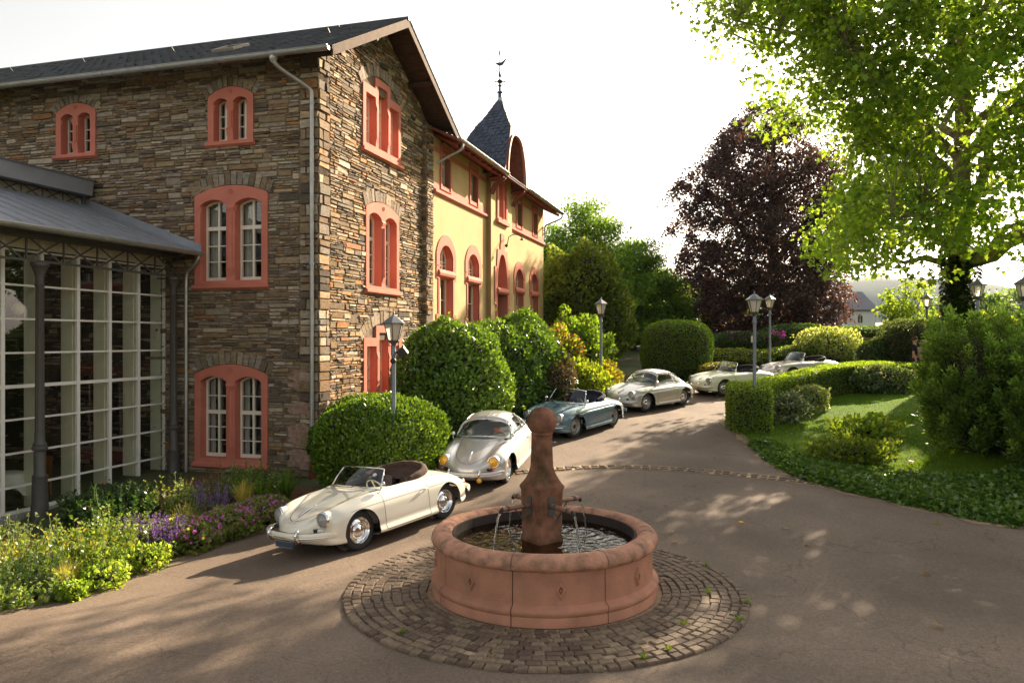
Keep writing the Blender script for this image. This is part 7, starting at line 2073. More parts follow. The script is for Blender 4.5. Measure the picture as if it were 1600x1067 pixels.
tree('plane_tree', 'huge plane tree with pale limbs and ivy-clad trunk on the lawn at the right', (PX, PY, pz - .1),
     [(0, 0, -.2, .62), (.0, 0, .6, .46), (.1, .05, 3, .42), (.25, .1, 6.5, .36), (.3, .1, 10, .28), (.2, 0, 15, .15), (.1, 0, 19, .05)], cl, 1.12, 76, .185, T_LOBED,
     [(.15, .26, .03), (.19, .31, .035), (.10, .19, .025), (.24, .34, .05)], 'leaf', 'bark_pale', nl=34, droop=.35, seed=3, limb_r=.24, sag=.10, v=.3)
ivy_n = 5200; a = RS.rand(ivy_n) * 2 * math.pi; z = RS.rand(ivy_n) * 5.6
rad = .50 + .10 * RS.rand(ivy_n) + .14 * vnoise(np.stack([np.cos(a) * 2, np.sin(a) * 2, z], 1), 8, 1.6); Pn = np.stack([np.cos(a) * rad + .03 * z, np.sin(a) * rad, z], 1)
iv = leaves('climbing_ivy', Pn + np.array([PX, PY, pz - .1]), np.stack([np.cos(a), np.sin(a), -.6 + 0 * a], 1) + rnd_dir(ivy_n) * .5, .14, T_LOBED, [(.018, .045, .012), (.03, .07, .014), (.012, .03, .01)], M['leaf_gloss'], None, up=np.stack([np.cos(a), np.sin(a), .4 + 0 * a], 1))
tag(iv, 'dark ivy climbing the trunk of the big plane tree', 'ivy')

# copper beech
BX, BY = 18.7, 55.0; bz = g1(BX, BY)
prof = [(3.9, 5.3), (6, 6.2), (8.5, 6.5), (11.5, 6.5), (14.5, 6.3), (17, 5.0), (19, 3.1), (20.6, .8)]
cl = crown_pts(860, [(z - bz, r * .93) for z, r in prof], (-.85, 0), 33, .5, 1.0, .16, .08)
tree('copper_beech', 'tall copper beech with dark purple weeping foliage in the middle distance', (BX, BY, bz - .1),
     [(0, 0, -.2, .62), (0, 0, .5, .46), (.05, 0, 5, .40), (.0, 0, 10, .28), (0, 0, 15, .13), (0, 0, 18, .04)], cl, .95, 125, .195, T_DIAMOND,
     [(.070, .044, .048), (.092, .056, .058), (.046, .031, .035), (.13, .082, .072)], 'leaf_beech', 'bark', nl=46, droop=1.1, seed=9, limb_r=.2, sag=.06, spread=(1, 1, .45), v=.35, wid=1.3)

# evergreens behind the yellow wing
for k, (x, y, zt, r, lab, cols, sd) in enumerate((
    (4.6, 50, 12.4, 4.3, 'tall dark green layered tree directly behind the yellow house', [(.09, .18, .024), (.12, .22, .028), (.06, .13, .018)], 51),
    (8.3, 53, 10.3, 3.3, 'dark layered tree, middle one of the group left of the copper beech', [(.07, .14, .02), (.09, .18, .024), (.05, .10, .016)], 52),
    (11.6, 60, 9.0, 2.6, 'light green tree just left of the copper beech', [(.09, .17, .02), (.12, .20, .025)], 53))):
    zb = g1(x, y); H = zt - zb
    prof = [(.5, r * .75), (H * .25, r), (H * .5, r * .95), (H * .75, r * .66), (H * .92, r * .3), (H, .1)]
    cl = crown_pts(330, prof, (0, 0), sd, .5, 1.0, .2)
    tree('garden_tree', lab, (x, y, zb), [(0, 0, -.1, .3), (0, 0, H * .3, .24), (0, 0, H * .7, .12), (0, 0, H * .95, .03)], cl, 1.0, 120, .27, T_SPRAY, cols, 'leaf', 'bark', nl=30, droop=-.25 if k < 2 else .2, seed=sd, sag=-.05, spread=(1.15, 1.15, .32), group='trees behind the house')
# young pale tree in the far garden
x, y = 24.6, 48.0; zb = g1(x, y)
cl = crown_pts(60, [(1.0, .8), (2.4, 1.9), (3.6, 1.6), (4.6, .3)], (0, 0), 61, .4, 1.0, .3)
tree('young_tree', 'slender young tree with airy yellow-green leaves in front of the far building', (x, y, zb), [(0, 0, -.1, .09), (.1, 0, 1.5, .07), (0, .05, 4, .02)], cl, .5, 46, .17, T_LOBED, [(.17, .26, .025), (.22, .31, .04), (.12, .21, .02)], 'leaf', 'bark', nl=14, droop=.1, seed=61, limb_r=.04)
# far trees in the valley
for k, (x, y, zt, r) in enumerate(((72, 118, 9, 4.5), (82, 125, 10, 5), (93, 122, 9.5, 4.5), (62, 108, 7, 3.5), (24, 96, 9, 4), (31, 110, 8, 4), (105, 130, 11, 5.5))):
    lab = ['rounded green tree beyond the far garden, right of the white building', 'broad green tree in the valley behind the ivy-clad trunk', 'green valley tree showing right of the plane trunk', 'low green tree against the right end of the white building', 'green tree far off behind the left boughs of the copper beech', 'distant green tree left of the white building', 'large distant green tree at the right edge behind the lamps'][k]
    cl = crown_pts(70, [(1.5, r * .7), (zt * .5, r), (zt * .8, r * .7), (zt - 1, .5)], (0, 0), 70 + k, .6, 1.0, .25)
    tree('valley_tree', lab, (x, y, g1(x, y) - .3), [(0, 0, 0, .3), (0, 0, zt * .4, .2), (0, 0, zt * .8, .06)], cl, 1.5, 60, .5, T_DIAMOND, [G_MID, G_DRK, (.10, .16, .03)], 'leaf', 'bark', nl=8, seed=70 + k, wid=1.4, group='trees in the valley')

# ------------------------------------------------------------------ bushes and hedges
bush('clipped_bush', 'low clipped glossy green bush behind the ivory roadster, round the floodlight lamp post', 'bush', (-2.98, 17.25, .1), (1.45, 1.2, 2.06), [(.11, .205, .014), (.07, .145, .012), (.17, .27, .02), (.05, .11, .01)], 30000, .078, T_DIAMOND, seed=1, lump=.085, pw=2.5, depth=.14, up_bias=1.1)
bush('laurel_bush', 'tall rounded dark green bush by the gable, left of the two big ones', 'bush', (-1.62, 21.3, .35), (1.55, 1.5, 3.55), [(.095, .185, .02), (.13, .24, .026), (.06, .125, .018), (.175, .29, .03)], 17000, .115, T_OVAL, seed=2, lump=.09, pw=2.3, depth=.16)
bush('laurel_bush', 'tall rounded green bush behind the silver coupe, right of the two big ones', 'bush', (.15, 24.3, .5), (1.5, 1.5, 3.65), [(.09, .18, .018), (.125, .23, .022), (.055, .12, .015)], 14000, .12, T_OVAL, seed=3, lump=.10, pw=2.2)
bush('laurel_bush', 'lower bush in front of the yellow wall between the big bushes and door', 'bush', (-1.1, 25.6, .6), (1.3, 1.1, 3.35), [(.105, .20, .02), (.14, .25, .024), (.065, .135, .016)], 9000, .13, T_OVAL, seed=4, lump=.10, pw=2.2)
bush('laurel_bush', 'middle bush filling the gap between the two tall rounded bushes', 'bush', (-.55, 23.0, .45), (1.35, 1.2, 3.45), [(.09, .18, .018), (.125, .23, .022), (.055, .12, .015)], 11000, .118, T_OVAL, seed=31, lump=.12, pw=2.2)
bush('purple_bush', 'dark purplish-brown leaved bush beside the blue roadster', 'bush', (1.05, 24.1, .75), (.85, .9, 2.45), [(.055, .06, .02), (.07, .035, .022), (.04, .07, .018), (.10, .05, .03)], 9000, .085, T_OVAL, seed=5, lump=.12)
bush('leafy_shrub', 'loose light green shrub with upright shoots in front of the holly', 'bush', (2.55, 29.7, 1.0), (1.15, 1.0, 3.35), [(.12, .21, .022), (.16, .25, .03), (.08, .16, .02)], 5200, .15, T_OVAL, 'leaf', seed=6, lump=.22, core=.62, depth=.35, v=.35)
bush('red_tipped_shrub', 'shrub with reddish new leaves by the end of the yellow house', 'bush', (1.75, 28.3, .9), (.8, .8, 3.0), [(.21, .085, .035), (.15, .19, .025), (.12, .17, .02), (.20, .24, .03)], 4200, .12, T_OVAL, 'leaf', seed=7, lump=.2, core=.65, depth=.3)
bush('golden_shrub', 'golden yellow shrub at the foot of the lamp post behind the coupe', 'bush', (3.35, 29.2, 1.05), (.80, .8, 1.55), [(.32, .29, .03), (.37, .33, .04), (.22, .25, .03)], 4200, .10, T_DIAMOND, 'leaf', seed=8, lump=.18, core=.7, depth=.28)
bush('feathery_shrub', 'feathery green shrub behind the windscreen of the blue roadster', 'bush', (2.35, 26.9, .9), (1.0, .8, 1.7), [(.14, .21, .02), (.20, .24, .025), (.11, .18, .02)], 5200, .12, T_DIAMOND, 'leaf', seed=9, lump=.2, core=.65, depth=.3, up_bias=1.2)
bush('holly_tree', 'large yellowish-green holly at the far corner of the yellow house', 'tree', (3.9, 43.0, 1.6), (2.55, 2.4, 6.9), [(.09, .145, .022), (.13, .19, .03), (.06, .11, .018), (.17, .21, .04)], 19000, .20, T_OVAL, 'leaf', seed=10, lump=.22, pw=2.1, core=.82)
bush('clipped_yew_block', 'large smooth clipped green bush rising behind the warm silver coupe', 'bush', (7.75, 36.2, 1.45), (1.58, 1.5, 2.85), [(.10, .185, .02), (.135, .235, .026), (.075, .15, .018)], 17000, .085, T_DIAMOND, 'leaf', seed=12, lump=.02, pw=3.2, depth=.06, core=.93)
bush('brownish_mound', 'low brownish-green clipped mound left of the pale green car', 'bush', (9.15, 34.0, 1.45), (.95, .8, .95), [(.10, .11, .02), (.08, .10, .018), (.13, .12, .025)], 5200, .07, T_DIAMOND, 'leaf', seed=13, lump=.04)
bush('rhododendron', 'dark rhododendron with purple blossoms between the lamp posts', 'bush', (13.0, 43.5), (2.3, 1.2, 1.35), [G_DRK, (.04, .08, .016), (.06, .10, .02)], 6500, .16, T_OVAL, seed=14, lump=.12)
fl = RS.rand(200, 3); P = np.stack([11.2 + fl[:, 0] * 4.0, 42.5 + .4 * fl[:, 1], g1(13, 43) + 1.05 + .32 * fl[:, 2] + .12 * np.sin(fl[:, 0] * 9)], 1)
P = P[np.sin(P[:, 0] * 3.1) > -.1]
bl_ = leaves('blossom', P, rnd_dir(len(P)), .16, T_LOBED, [(.42, .07, .36), (.52, .12, .42)], M['petal'], None)
tag(bl_, 'purple blossom heads on the dark rhododendron', 'blossom')
bush('garden_hedge_bush', 'dark green broad bush at the foot of the copper beech', 'bush', (16.6, 44.5), (2.2, 1.2, 1.75), [G_MID, G_DRK, (.05, .10, .015)], 6500, .13, T_OVAL, seed=15, lump=.1)
bush('low_green_shrub', 'light green low planting behind the pale green car', 'bush', (11.2, 40.5), (2.6, .9, .75), [(.14, .19, .025), (.18, .22, .03), (.09, .14, .02)], 5200, .10, T_DIAMOND, 'leaf', seed=16, lump=.2)
bush('low_green_shrub', 'green low planting under the dark rhododendron by the farthest lamp', 'bush', (15.4, 41.0), (2.6, .9, .8), [(.08, .14, .02), (.11, .18, .022)], 5200, .10, T_DIAMOND, 'leaf', seed=17, lump=.2)
bush('variegated_shrub', 'pale yellow-green spreading shrub behind the farthest car', 'bush', (16.9, 41.2, 2.0), (1.75, 1.3, 1.95), [(.24, .30, .13), (.16, .24, .07), (.32, .36, .18)], 6500, .13, T_OVAL, 'leaf', seed=18, lump=.14, core=.75, depth=.3, v=.25)
bush('ornamental_grass_bank', 'bright yellow-green grassy bank right of the pale spreading shrub', 'grass', (20.0, 41.6, 2.0), (2.6, 1.1, 1.05), [(.26, .31, .035), (.32, .35, .05), (.19, .25, .03)], 6500, .18, T_DIAMOND, 'leaf', seed=19, lump=.2, up_bias=2.2)
bush('back_hedge', 'dark clipped hedge behind the small wooden bench', 'hedge', (23.5, 48.5), (4.8, .8, 1.55), [G_MID, G_DRK, (.06, .12, .015)], 9000, .12, T_DIAMOND, 'leaf', seed=20, lump=.04, pw=4)
bush('back_hedge', 'sunlit pale green hedge rising towards the plane trunk', 'hedge', (26.2, 44.0, 2.4), (3.0, 1.2, 2.6), [(.18, .25, .025), (.22, .29, .035), (.12, .19, .02)], 8000, .13, T_DIAMOND, 'leaf', seed=22, lump=.10, pw=2.6)
bush('grey_green_bush', 'rounded grey-green bush right behind the two people', 'bush', (17.15, 33.0, 1.55), (1.35, 1.2, 2.75), [(.055, .085, .035), (.08, .11, .05), (.035, .06, .022)], 12000, .075, T_OVAL, 'leaf', seed=23, lump=.06, pw=2.6)
bush('dark_bush', 'dark green leafy bush left of the grey-green bush by the people', 'bush', (15.95, 33.4, 1.5), (.85, .9, 1.9), [G_DRK, (.04, .085, .015)], 6500, .10, T_OVAL, seed=24, lump=.1)
def yew(label, c, r_, H, n, seed, ncl):
    """upright clumps of short needles shooting up from a shared base"""
    r = np.random.RandomState(seed); z0 = g1(*c)
    t = thing('yew_bush', label, 'bush', (c[0], c[1], z0), group='dark yews beside the lawn')
    cl = []
    for k in range(ncl):
        a = r.rand() * 2 * math.pi; q = r.rand() ** .5
        z = r.uniform(.03, .97) * H; R_ = r_ * np.interp(z / H, [0, .15, .45, .8, 1], [.72, .88, 1.0, .95, .6]) * (1 + .10 * math.sin(3 * a + seed))
        rr = R_ * (.72 + .28 * q) if r.rand() < .8 else R_ * q * .8
        cl.append((rr * math.cos(a), rr * math.sin(a), z, a))
    cl = np.array(cl); m = n // ncl; N = m * ncl; ci = np.repeat(np.arange(ncl), m)
    tt = r.rand(N); L_ = (.35 + .35 * r.rand(ncl))[ci]
    lean = np.stack([np.cos(cl[:, 3]) * .35, np.sin(cl[:, 3]) * .35, np.ones(ncl)], 1); lean = unit(lean + .3 * r.randn(ncl, 3))[ci]
    w = .115 * (1 - .8 * tt) ; o = r.randn(N, 3) * w[:, None]
    P = cl[ci, :3] + lean * (tt * L_)[:, None] + o; P[:, 2] = np.maximum(P[:, 2], .03)
    ax = unit(lean * .9 + unit(o) * .9 + .25 * r.randn(N, 3))
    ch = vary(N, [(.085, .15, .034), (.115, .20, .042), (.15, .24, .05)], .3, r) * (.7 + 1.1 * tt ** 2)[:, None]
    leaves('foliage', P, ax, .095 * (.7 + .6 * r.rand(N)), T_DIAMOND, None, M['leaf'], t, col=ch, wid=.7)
    mb = MB()
    for k in range(0, ncl, 3):
        e = cl[k, :3]; mb.tube([(e[0] * .12, e[1] * .12, 0), (e[0] * .5, e[1] * .5, e[2] * .45), tuple(e)], [.03, .02, .008], 5)
    mb.build('branches_and_shade', M['twig'], t)
    mb = MB(); mb.lathe([(.25, .1), (r_ * .45, H * .25), (r_ * .58, H * .5), (r_ * .52, H * .78), (r_ * .25, H * .9), (.01, H * .92)], 14); mb.build('shade_core', M['twig'], t, smooth=True)  # added solid dark core, paints the shade between the clumps
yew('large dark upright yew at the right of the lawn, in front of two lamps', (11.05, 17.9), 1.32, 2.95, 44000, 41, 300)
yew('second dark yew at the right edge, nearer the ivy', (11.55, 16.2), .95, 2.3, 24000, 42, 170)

# clipped hedge curving along the drive
hp = crv([(6.95, 22.35), (7.12, 23.2), (7.7, 24.5), (9.2, 26.5), (11.3, 28.3), (13.4, 29.1), (16.0, 29.5), (18.5, 29.6)], 160)
Tn = np.gradient(hp, axis=0); Tn /= np.linalg.norm(Tn, axis=1)[:, None]; Nh = np.stack([-Tn[:, 1], Tn[:, 0]], 1)
HH = np.interp(np.arange(160), [0, 14, 26, 90, 130, 159], [1.28, 1.28, 1.12, 1.05, .85, .8]); HW = np.interp(np.arange(160), [0, 12, 24, 159], [.62, .66, .52, .55])
hz = thing('clipped_hedge', 'long low clipped green hedge curving from the square end round the lawn', 'hedge', (hp[0, 0], hp[0, 1], g1(*hp[0])))
n = 46000; q = RS.rand(n) * 159; qi = q.astype(int); f = RS.rand(n)
per = f * 3.0
side = np.where(per < 1, -1, np.where(per < 2, 0, 1)); loc = per - np.floor(per)
wv = np.where(side == 0, (loc * 2 - 1) * HW[qi], side * HW[qi]); hv = np.where(side == 0, HH[qi], HH[qi] * loc)
capm = RS.rand(n) < .04; wv = np.where(capm, (RS.rand(n) * 2 - 1) * HW[0], wv); hv = np.where(capm, RS.rand(n) * HH[0], hv); qi = np.where(capm, 0, qi)
rnd_c = np.maximum(0, np.hypot(np.maximum(0, np.abs(wv) / HW[qi] - .75), np.maximum(0, hv / HH[qi] - .8)) - .12)
ins = .09 * RS.rand(n) ** 2 + rnd_c * .35
base = hp[qi] + Tn[qi] * (RS.rand(n) - .5)[:, None] * .15 + Nh[qi] * (wv * (1 - ins))[:, None] - np.where(capm, .28, 0)[:, None] * Tn[qi] * (1 - ins)[:, None]
P = np.stack([base[:, 0], base[:, 1], gz(base[:, 0], base[:, 1]) + hv * (1 - ins * .5) + .03 * vnoise(np.stack([base[:, 0], base[:, 1], hv], 1), 5, 2.5)], 1)
nr = np.stack([Nh[qi, 0] * side, Nh[qi, 1] * side, (side == 0) * 1.0], 1); nr[capm] = np.array([-Tn[0, 0], -Tn[0, 1], .2])
leaves('foliage', P, unit(nr * .7 + rnd_dir(n) * .9 + np.array([0, 0, .3])), .062 * (.7 + .6 * RS.rand(n)), T_DIAMOND, [(.11, .195, .022), (.15, .245, .028), (.08, .15, .02), (.19, .28, .034)], M['leaf'], hz, off=hz.location, up=nr + rnd_dir(n) * .6)
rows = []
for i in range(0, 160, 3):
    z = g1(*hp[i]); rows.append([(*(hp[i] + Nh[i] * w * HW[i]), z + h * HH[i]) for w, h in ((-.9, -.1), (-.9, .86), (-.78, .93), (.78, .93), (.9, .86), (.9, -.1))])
mb = MB(); mb.grid(rows); mb.add(rows[0], [tuple(range(6))]); mb.add(rows[-1], [tuple(range(6))]); mb.build('branches_and_shade', M['twig'], hz, tuple(hz.location), fix=False)  # added dark filler block, shade between the hedge leaves put into its colour
bush('white_edged_shrub', 'small shrub with pale leaves at the lawn foot of the hedge, by its square end', 'bush', (8.55, 23.75), (.55, .4, .85), [(.10, .15, .05), (.42, .45, .30), (.06, .11, .02)], 1500, .10, T_OVAL, seed=25, lump=.2, core=.6)
bush('white_edged_shrub', 'taller pale-leaved shrub against the middle of the hedge', 'bush', (9.95, 25.65), (.55, .4, .85), [(.30, .34, .16), (.20, .26, .09), (.12, .18, .04)], 2200, .10, T_OVAL, seed=26, lump=.2, core=.6)
bush('white_edged_shrub', 'low pale-leaved shrub at the right part of the hedge below the people', 'bush', (13.6, 28.1), (1.1, .5, .95), [(.16, .20, .10), (.05, .10, .03), (.10, .15, .05)], 2600, .11, T_OVAL, seed=27, lump=.2, core=.6)
bush('big_leaf_plant', 'clump of big yellow-green leaves on the lawn above the ivy', 'plant', (9.55, 20.6), (.85, .6, .68), [(.15, .24, .03), (.12, .20, .03), (.08, .15, .025), (.24, .30, .04)], 760, .17, T_OVAL, 'leaf', seed=28, lump=.3, core=.35, depth=.6)
bush('big_leaf_plant', 'lower leafy clump at the lawn edge beside the sett gutter', 'plant', (8.2, 18.6), (1.0, .6, .55), [(.12, .18, .025), (.17, .22, .03), (.07, .12, .02)], 1500, .11, T_OVAL, 'leaf', seed=29, lump=.3, core=.4, depth=.5)

# ivy and weeds covering the edge of the lawn
ei = np.array([i for i in range(nR) if EL[i, 1] > 0 and 11.6 < ER[i, 1] < 20.6])
n = 52000; k = ei[RS.randint(len(ei), size=n)]; wmax = np.interp(ER[k, 1], [11.6, 13.6, 15, 17, 19, 20.6], [4.2, 3.6, 2.6, 1.7, .8, .2])
ed = offs(ER, -1) - ER
w = (RS.rand(n) ** .9) * wmax; B2 = ER[k] + ed[k] * w[:, None] + RS.randn(n, 2) * .05
hgt = (.03 + .11 * RS.rand(n) + .10 * np.maximum(0, vnoise(np.stack([B2[:, 0], B2[:, 1], 0 * w], 1), 6, 2.2))) * np.clip(w / .25, .25, 1)
P = np.stack([B2[:, 0], B2[:, 1], gz(B2[:, 0], B2[:, 1]) + hgt], 1)
o = leaves('ivy_ground_cover', P, unit(rnd_dir(n) + np.array([-.2, -.5, .1])), .085 * (.6 + .8 * RS.rand(n)), T_LOBED, [(.07, .15, .028), (.11, .21, .036), (.16, .26, .05), (.05, .11, .022)], M['leaf_gloss'], None, up=rnd_dir(n) * .55 + np.array([0, 0, 1.0]), kind='stuff')
tag(o, 'dark ivy leaves covering the edge of the lawn', 'ivy')
# lawn blades
n = 60000; k = np.array(li)[RS.randint(len(li), size=n)]; w = RS.rand(n) ** 1.3 * 11
B2 = ER[k] + ed[k] * w[:, None]; B2 += RS.randn(n, 2) * .1
P = np.stack([B2[:, 0], B2[:, 1], gz(B2[:, 0], B2[:, 1]) + .005], 1)
o = leaves('lawn_grass', P, np.array([0, 0, 1.0]) + rnd_dir(n) * .5, .05 * (.6 + .8 * RS.rand(n)), T_BLADE, [(.085, .165, .012), (.12, .195, .016), (.06, .13, .01)], M['grass'], None, up=rnd_dir(n) + .01, wid=.28, kind='stuff')
tag(o, 'short grass of the sunlit lawn', 'grass')
# fallen leaves
n = 70; P = np.stack([np.interp(RS.rand(n), [0, 1], [7, 14]), np.interp(RS.rand(n), [0, 1], [17.5, 27]), np.zeros(n)], 1); P[:20, 0] = -2 + 12 * RS.rand(20); P[:20, 1] = 8 + 7 * RS.rand(20)
P[:, 2] = gz(P[:, 0], P[:, 1]) + .03
o = leaves('fallen_leaves', P, rnd_dir(n) * np.array([1, 1, .15]), .11, T_LOBED, [(.30, .17, .06), (.36, .24, .08), (.22, .20, .06)], M['leaf'], None, up=np.array([[0, 0, 1.]]) + rnd_dir(n) * .3, kind='stuff')
tag(o, 'few dry leaves scattered on lawn and drive', 'leaf')

# ------------------------------------------------------------------ planted bed by the conservatory
def tuft(name, label, x, y, h, n, cols, wid=.012, lean=.6, seed=0, group=None, cat='grass', z=None, droop=.5):
    r = np.random.RandomState(seed); z0 = g1(x, y) if z is None else z
    t = thing(name, label, cat, (x, y, z0), group=group)
    a = r.rand(n) * 2 * math.pi; l = lean * r.rand(n) ** .7; hh = h * (.55 + .5 * r.rand(n))
    S = 5; V = np.zeros((n, 2 * S, 3))
    for s in range(S):
        q = s / (S - 1); out = l * hh * q ** 1.6; zz = hh * (q - droop * l * q * q * .8)
        c = np.stack([np.cos(a) * (out + .03 * r.rand(n)), np.sin(a) * (out + .02), zz], 1)
        w = wid * (1 - .85 * q); px = np.stack([-np.sin(a), np.cos(a), 0 * a], 1) * w
        V[:, 2 * s] = c - px; V[:, 2 * s + 1] = c + px
    F = [(2 * s, 2 * s + 1, 2 * s + 3, 2 * s + 2) for s in range(S - 1)]
    np_mesh('blades', V, 2 * S, F, M['grass'], t, vary(n, cols, .25, r))
    return t
def spikes(name, label, x, y, rad, h, n, seed, group=None):
    r = np.random.RandomState(seed); z0 = g1(x, y); t = thing(name, label, 'plant', (x, y, z0), group=group)
    a = r.rand(n) * 6.283; q = r.rand(n) ** .5 * rad; b = np.stack([np.cos(a) * q, np.sin(a) * q, 0 * q], 1); hh = h * (.75 + .4 * r.rand(n)); lean = np.stack([np.cos(a) * .25 * q / rad, np.sin(a) * .25 * q / rad, np.ones(n)], 1)
    mb = MB()
    for i in range(n): mb.tube([tuple(b[i] * .6), tuple(b[i] * .6 + lean[i] * hh[i])], .004, 3, caps=False)
    mb.build('stems', PM("green_stem", (.09, .13, .04), .7) if 'stem' not in M else M['stem'], t)
    m = 26; N = n * m; ci = np.repeat(np.arange(n), m); u = .5 + .5 * r.rand(N)
    P = b[ci] * .6 + lean[ci] * (hh[ci] * u)[:, None] + r.randn(N, 3) * .008
    leaves('flower_spikes', P, unit(rnd_dir(N, r) + np.array([0, 0, .6])), .026, T_DIAMOND, [(.26, .12, .45), (.34, .17, .52), (.20, .08, .36)], M['petal'], t, wid=1.3)
    m = 340; P = r.randn(m, 3) * np.array([rad * .5, rad * .5, h * .16]) + np.array([0, 0, h * .22]); P[:, 2] = np.abs(P[:, 2])
    leaves('foliage', P, unit(rnd_dir(m, r) + np.array([0, 0, .8])), .075, T_OVAL, [(.11, .17, .04), (.07, .12, .03)], M['leaf'], t)
    return t
M['stem'] = PM("green_stem", (.09, .13, .04), .7)
def stalks(name, label, x, y, rad, h, n, seed, cols, size=.08, cat='plant', flowers=None, group=None, per=16):
    """upright leafy stems"""
    r = np.random.RandomState(seed); z0 = g1(x, y); t = thing(name, label, cat, (x, y, z0), group=group)
    a = r.rand(n) * 6.283; q = r.rand(n) ** .5 * rad; b = np.stack([np.cos(a) * q, np.sin(a) * q, 0 * q], 1); hh = h * (.55 + .5 * r.rand(n)) * (1 - .35 * (q / rad) ** 2)
    lean = unit(np.stack([np.cos(a) * .35 * q / rad, np.sin(a) * .35 * q / rad, np.ones(n)], 1) + .12 * r.randn(n, 3))
    mb = MB()
    for i in range(n): mb.tube([tuple(b[i]), tuple(b[i] + lean[i] * hh[i])], .005, 3, caps=False)
    mb.build('stems', M['stem'], t)
    N = n * per; ci = np.repeat(np.arange(n), per); u = .12 + .9 * r.rand(N); an = r.rand(N) * 6.283
    P = b[ci] + lean[ci] * (hh[ci] * u)[:, None]
    ax = np.stack([np.cos(an), np.sin(an), .55 + .5 * r.rand(N)], 1)
    leaves('foliage', P, ax, size * (1.25 - .7 * u) * (.8 + .7 * r.rand(N)), T_DIAMOND, cols, M['leaf_gloss'], t, wid=1.0)
    if flowers is not None:
        fc, fs, fn = flowers; N = fn; ci = r.randint(n, size=N); P = b[ci] + lean[ci] * (hh[ci] * (.8 + .25 * r.rand(N)))[:, None] + r.randn(N, 3) * .04
        leaves('flowers', P, rnd_dir(N, r), fs, T_LOBED, fc, M['petal'], t, kind='stuff', up=np.array([[0, -.6, 1.]]) + .5 * r.randn(N, 3))
    return t
LIGHT = [(.19, .29, .045), (.24, .34, .065), (.14, .23, .04)]; FRESH = [(.16, .27, .035), (.22, .32, .045), (.11, .20, .03)]
GR = 'perennials in the sunny bed'
stalks('leafy_perennial', 'tall yellow-green bushy perennial in front of the first iron column', -6.95, 12.15, .80, 1.0, 190, 1, LIGHT + [(.30, .26, .05)], .10, group=GR, per=20)
stalks('leafy_perennial', 'white-speckled leafy perennial at the left edge of the bed', -7.05, 10.9, .68, .72, 170, 2, FRESH + [(.30, .34, .18)], .085, flowers=([(.62, .62, .5)], .03, 160), group=GR, per=20)
stalks('leafy_perennial', 'grey-green tall stems beside the glass at the left edge', -8.35, 12.6, .5, 1.0, 60, 3, [(.12, .17, .06), (.16, .21, .08)], .10, group=GR)
stalks('leafy_perennial', 'fine-leaved light perennial between tall bush and purple salvia', -6.75, 13.3, .62, .92, 120, 4, LIGHT, .085, flowers=([(.55, .25, .45)], .03, 40), group=GR, per=20)
stalks('leafy_perennial', 'pale upright stems by the downpipe below the pink window', -7.0, 15.9, .45, 1.05, 70, 5, [(.20, .27, .06), (.27, .32, .09)], .085, group=GR, per=20)
stalks('dark_perennial', 'dark green clump with small red flowers by the second column', -8.0, 15.3, .75, 1.0, 150, 6, [(.03, .075, .015), (.05, .11, .02)], .12, flowers=([(.55, .02, .05)], .05, 14), group=GR, per=18)
stalks('leafy_perennial', 'low leafy perennial under the right end of the pink window', -5.9, 17.6, .7, .85, 110, 7, FRESH, .085, group=GR, per=18)
stalks('seed_head_plant', 'tan seed heads standing under the lower pink window', -6.35, 17.2, .4, 1.0, 50, 8, [(.24, .20, .07), (.17, .19, .05)], .055, group=GR)
for k, (x, y, r_, h, lab) in enumerate(((-6.0, 11.35, .30, .36, 'small round green mound at the bed edge, second from the left'), (-6.15, 10.75, .16, .22, 'tiny green mound at the bed edge, leftmost and smallest'), (-5.85, 12.35, .33, .40, 'round light green mound at the edge below the purple salvia'), (-6.35, 11.95, .36, .45, 'pale green mound under the tall yellow-green perennial'))):
    bush('green_mound', lab, 'plant', (x, y), (r_, r_, h), FRESH + [(.26, .32, .08)], 620, .07, T_OVAL, 'leaf', seed=80 + k, lump=.2, core=.55, depth=.4, group='low mounds along the bed edge')
spikes('purple_salvia', 'purple flower spikes in the middle of the bed, right cluster', -5.98, 13.15, .36, .68, 60, 1, 'purple salvias')
spikes('purple_salvia', 'purple flower spikes in the middle of the bed, left cluster', -6.5, 13.35, .32, .66, 46, 2, 'purple salvias')
spikes('purple_salvia', 'faded purple spikes behind the two feather grasses', -6.05, 15.6, .45, .80, 52, 3, 'purple salvias')
FG = [(.42, .38, .10), (.50, .45, .16), (.34, .33, .07)]
tuft('feather_grass', 'pale feather grass tuft near the left end of the bed edge', -6.45, 11.1, .55, 260, FG, .006, .55, 4, 'feather grasses')
tuft('feather_grass', 'yellow feather grass at the far left beside the glass', -7.75, 11.9, .8, 260, FG, .007, .6, 5, 'feather grasses')
tuft('feather_grass', 'arching feather grass behind the purple salvia', -6.15, 14.45, .72, 300, FG, .007, .8, 6, 'feather grasses')
tuft('feather_grass', 'bright upright feather grass under the lower pink window', -5.75, 16.4, .80, 340, FG, .007, .5, 7, 'feather grasses')
tuft('lily_leaves', 'broad strap-shaped green leaves near the corner downpipe', -5.05, 17.3, .85, 60, [(.09, .18, .025), (.13, .23, .03)], .022, .9, 8, None, 'plant')
tuft('lily_leaves', 'strap-shaped leaves left of the roadster nose under the pink window', -5.55, 16.9, .75, 50, [(.09, .18, .025), (.13, .23, .03)], .020, .8, 9, None, 'plant')
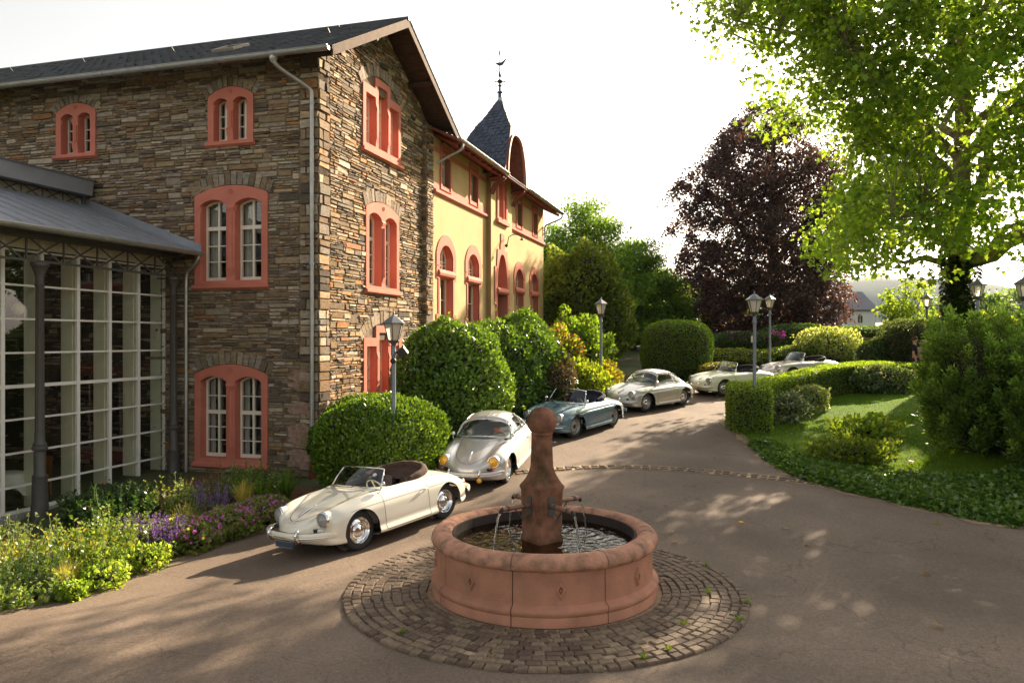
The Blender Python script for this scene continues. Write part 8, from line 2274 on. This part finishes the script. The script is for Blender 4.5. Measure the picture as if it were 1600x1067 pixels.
# geranium carpet along the edge
for k in range(3):
    x, y = np.interp(k, [0, 2], [-5.62, -4.85]), np.interp(k, [0, 2], [13.65, 15.25])
    lab = ['pink-flowered geranium carpet along the bed edge, end nearest the purple salvia', 'middle stretch of the pink-flowered geranium carpet', 'pink-flowered geranium carpet, end beside the nose of the roadster'][k]
    t = bush('geranium', lab, 'plant', (x - .12, y + .1), (.55, .58, .52), [(.12, .18, .045), (.17, .22, .06), (.26, .29, .12)], 2100, .06, T_LOBED, 'leaf', seed=90 + k, lump=.2, core=.6, depth=.3, group='pink geraniums')
    r = np.random.RandomState(k); m = 170; d = rnd_dir(m, r); d[:, 2] = np.abs(d[:, 2]); P = d * np.array([.57, .60, .30]) + np.array([0, 0, .27])
    leaves('flowers', P, rnd_dir(m, r), .05, T_LOBED, [(.66, .12, .48), (.60, .18, .54)], M['petal'], t, kind='stuff', up=d + .3 * r.randn(m, 3))
# weeds in the joints round the fountain
for k, (u, w_) in enumerate(((300, .9), (318, .55), (345, 1.02), (20, .98), (352, .6), (330, 1.0), (292, .95), (225, .8))):
    a = R(u); rr = RI + (RO - RI) * w_; x, y = FC[0] + rr * math.cos(a), FC[1] + rr * math.sin(a)
    tuft('weed', 'small green weed in the setts ' + ('just in front of the fountain, near its middle diamond', 'right of the fountain front, halfway out', 'at the outer rim of the ring, front right', 'at the outer rim on the right', 'close to the basin on its right side', 'at the outer rim, between front and right side', 'in front of the fountain near the outer rim', 'left of the fountain front')[k], x, y, .09, 26, [(.14, .22, .03), (.18, .26, .04)], .008, 1.2, 30 + k, 'weeds in the sett joints', 'weed', .03)

# ------------------------------------------------------------------ far country
fm = PM("ripe_field", (.42, .30, .12), .95, var=.15, scale=.05); hm = PM("wooded_hill", (.045, .07, .03), 1.0, var=.35, scale=.02)
mb = MB(); mb.grid([[(x, y, z + .6 * math.sin(x * .05)) for x in np.linspace(-20, 190, 22)] for y, z in ((135, .6), (180, 3.6), (240, 7.5), (300, 9.5), (330, 9.0), (360, 0))]); mb.build('field', fm, smooth=True, fix=False, kind='structure')
for j, (y0, hgt, ph) in enumerate(((1500, 160, 0.5), (2300, 265, 2.2))):
    mb = MB(); rows = []
    xs = np.linspace(-1500, 2600, 120)
    for q, zf_ in ((0, 0), (.3, .55), (.6, .88), (1, 1.0), (1.6, .7)):
        rows.append([(x, y0 + q * 350, -5 + zf_ * (hgt * (.72 + .28 * math.sin(x * .0021 + ph) + .10 * math.sin(x * .0063 + ph * 3)) + 2.5 * math.sin(x * .05 + q * 9) + 1.5 * math.sin(x * .13))) for x in xs])
    mb.grid(rows); mb.build('hill', hm, smooth=True, fix=False, kind='structure')
# ------------------------------------------------------------------ haze over the valley
hzm = bpy.data.materials.new("haze"); hzm.use_nodes = True
_nt = hzm.node_tree; _nt.nodes.remove(_nt.nodes["Principled BSDF"])
pv = _nt.nodes.new("ShaderNodeVolumePrincipled"); pv.inputs["Density"].default_value = 0.00007; pv.inputs["Color"].default_value = (.62, .76, 1.0, 1); pv.inputs["Anisotropy"].default_value = 0.2
_nt.links.new(pv.outputs[0], _nt.nodes["Material Output"].inputs["Volume"])
mb = MB(); mb.box((50, 1550, 157), (5400, 3960, 346)); hb = mb.build('haze', hzm, kind='stuff')
bpy.context.view_layer.update()
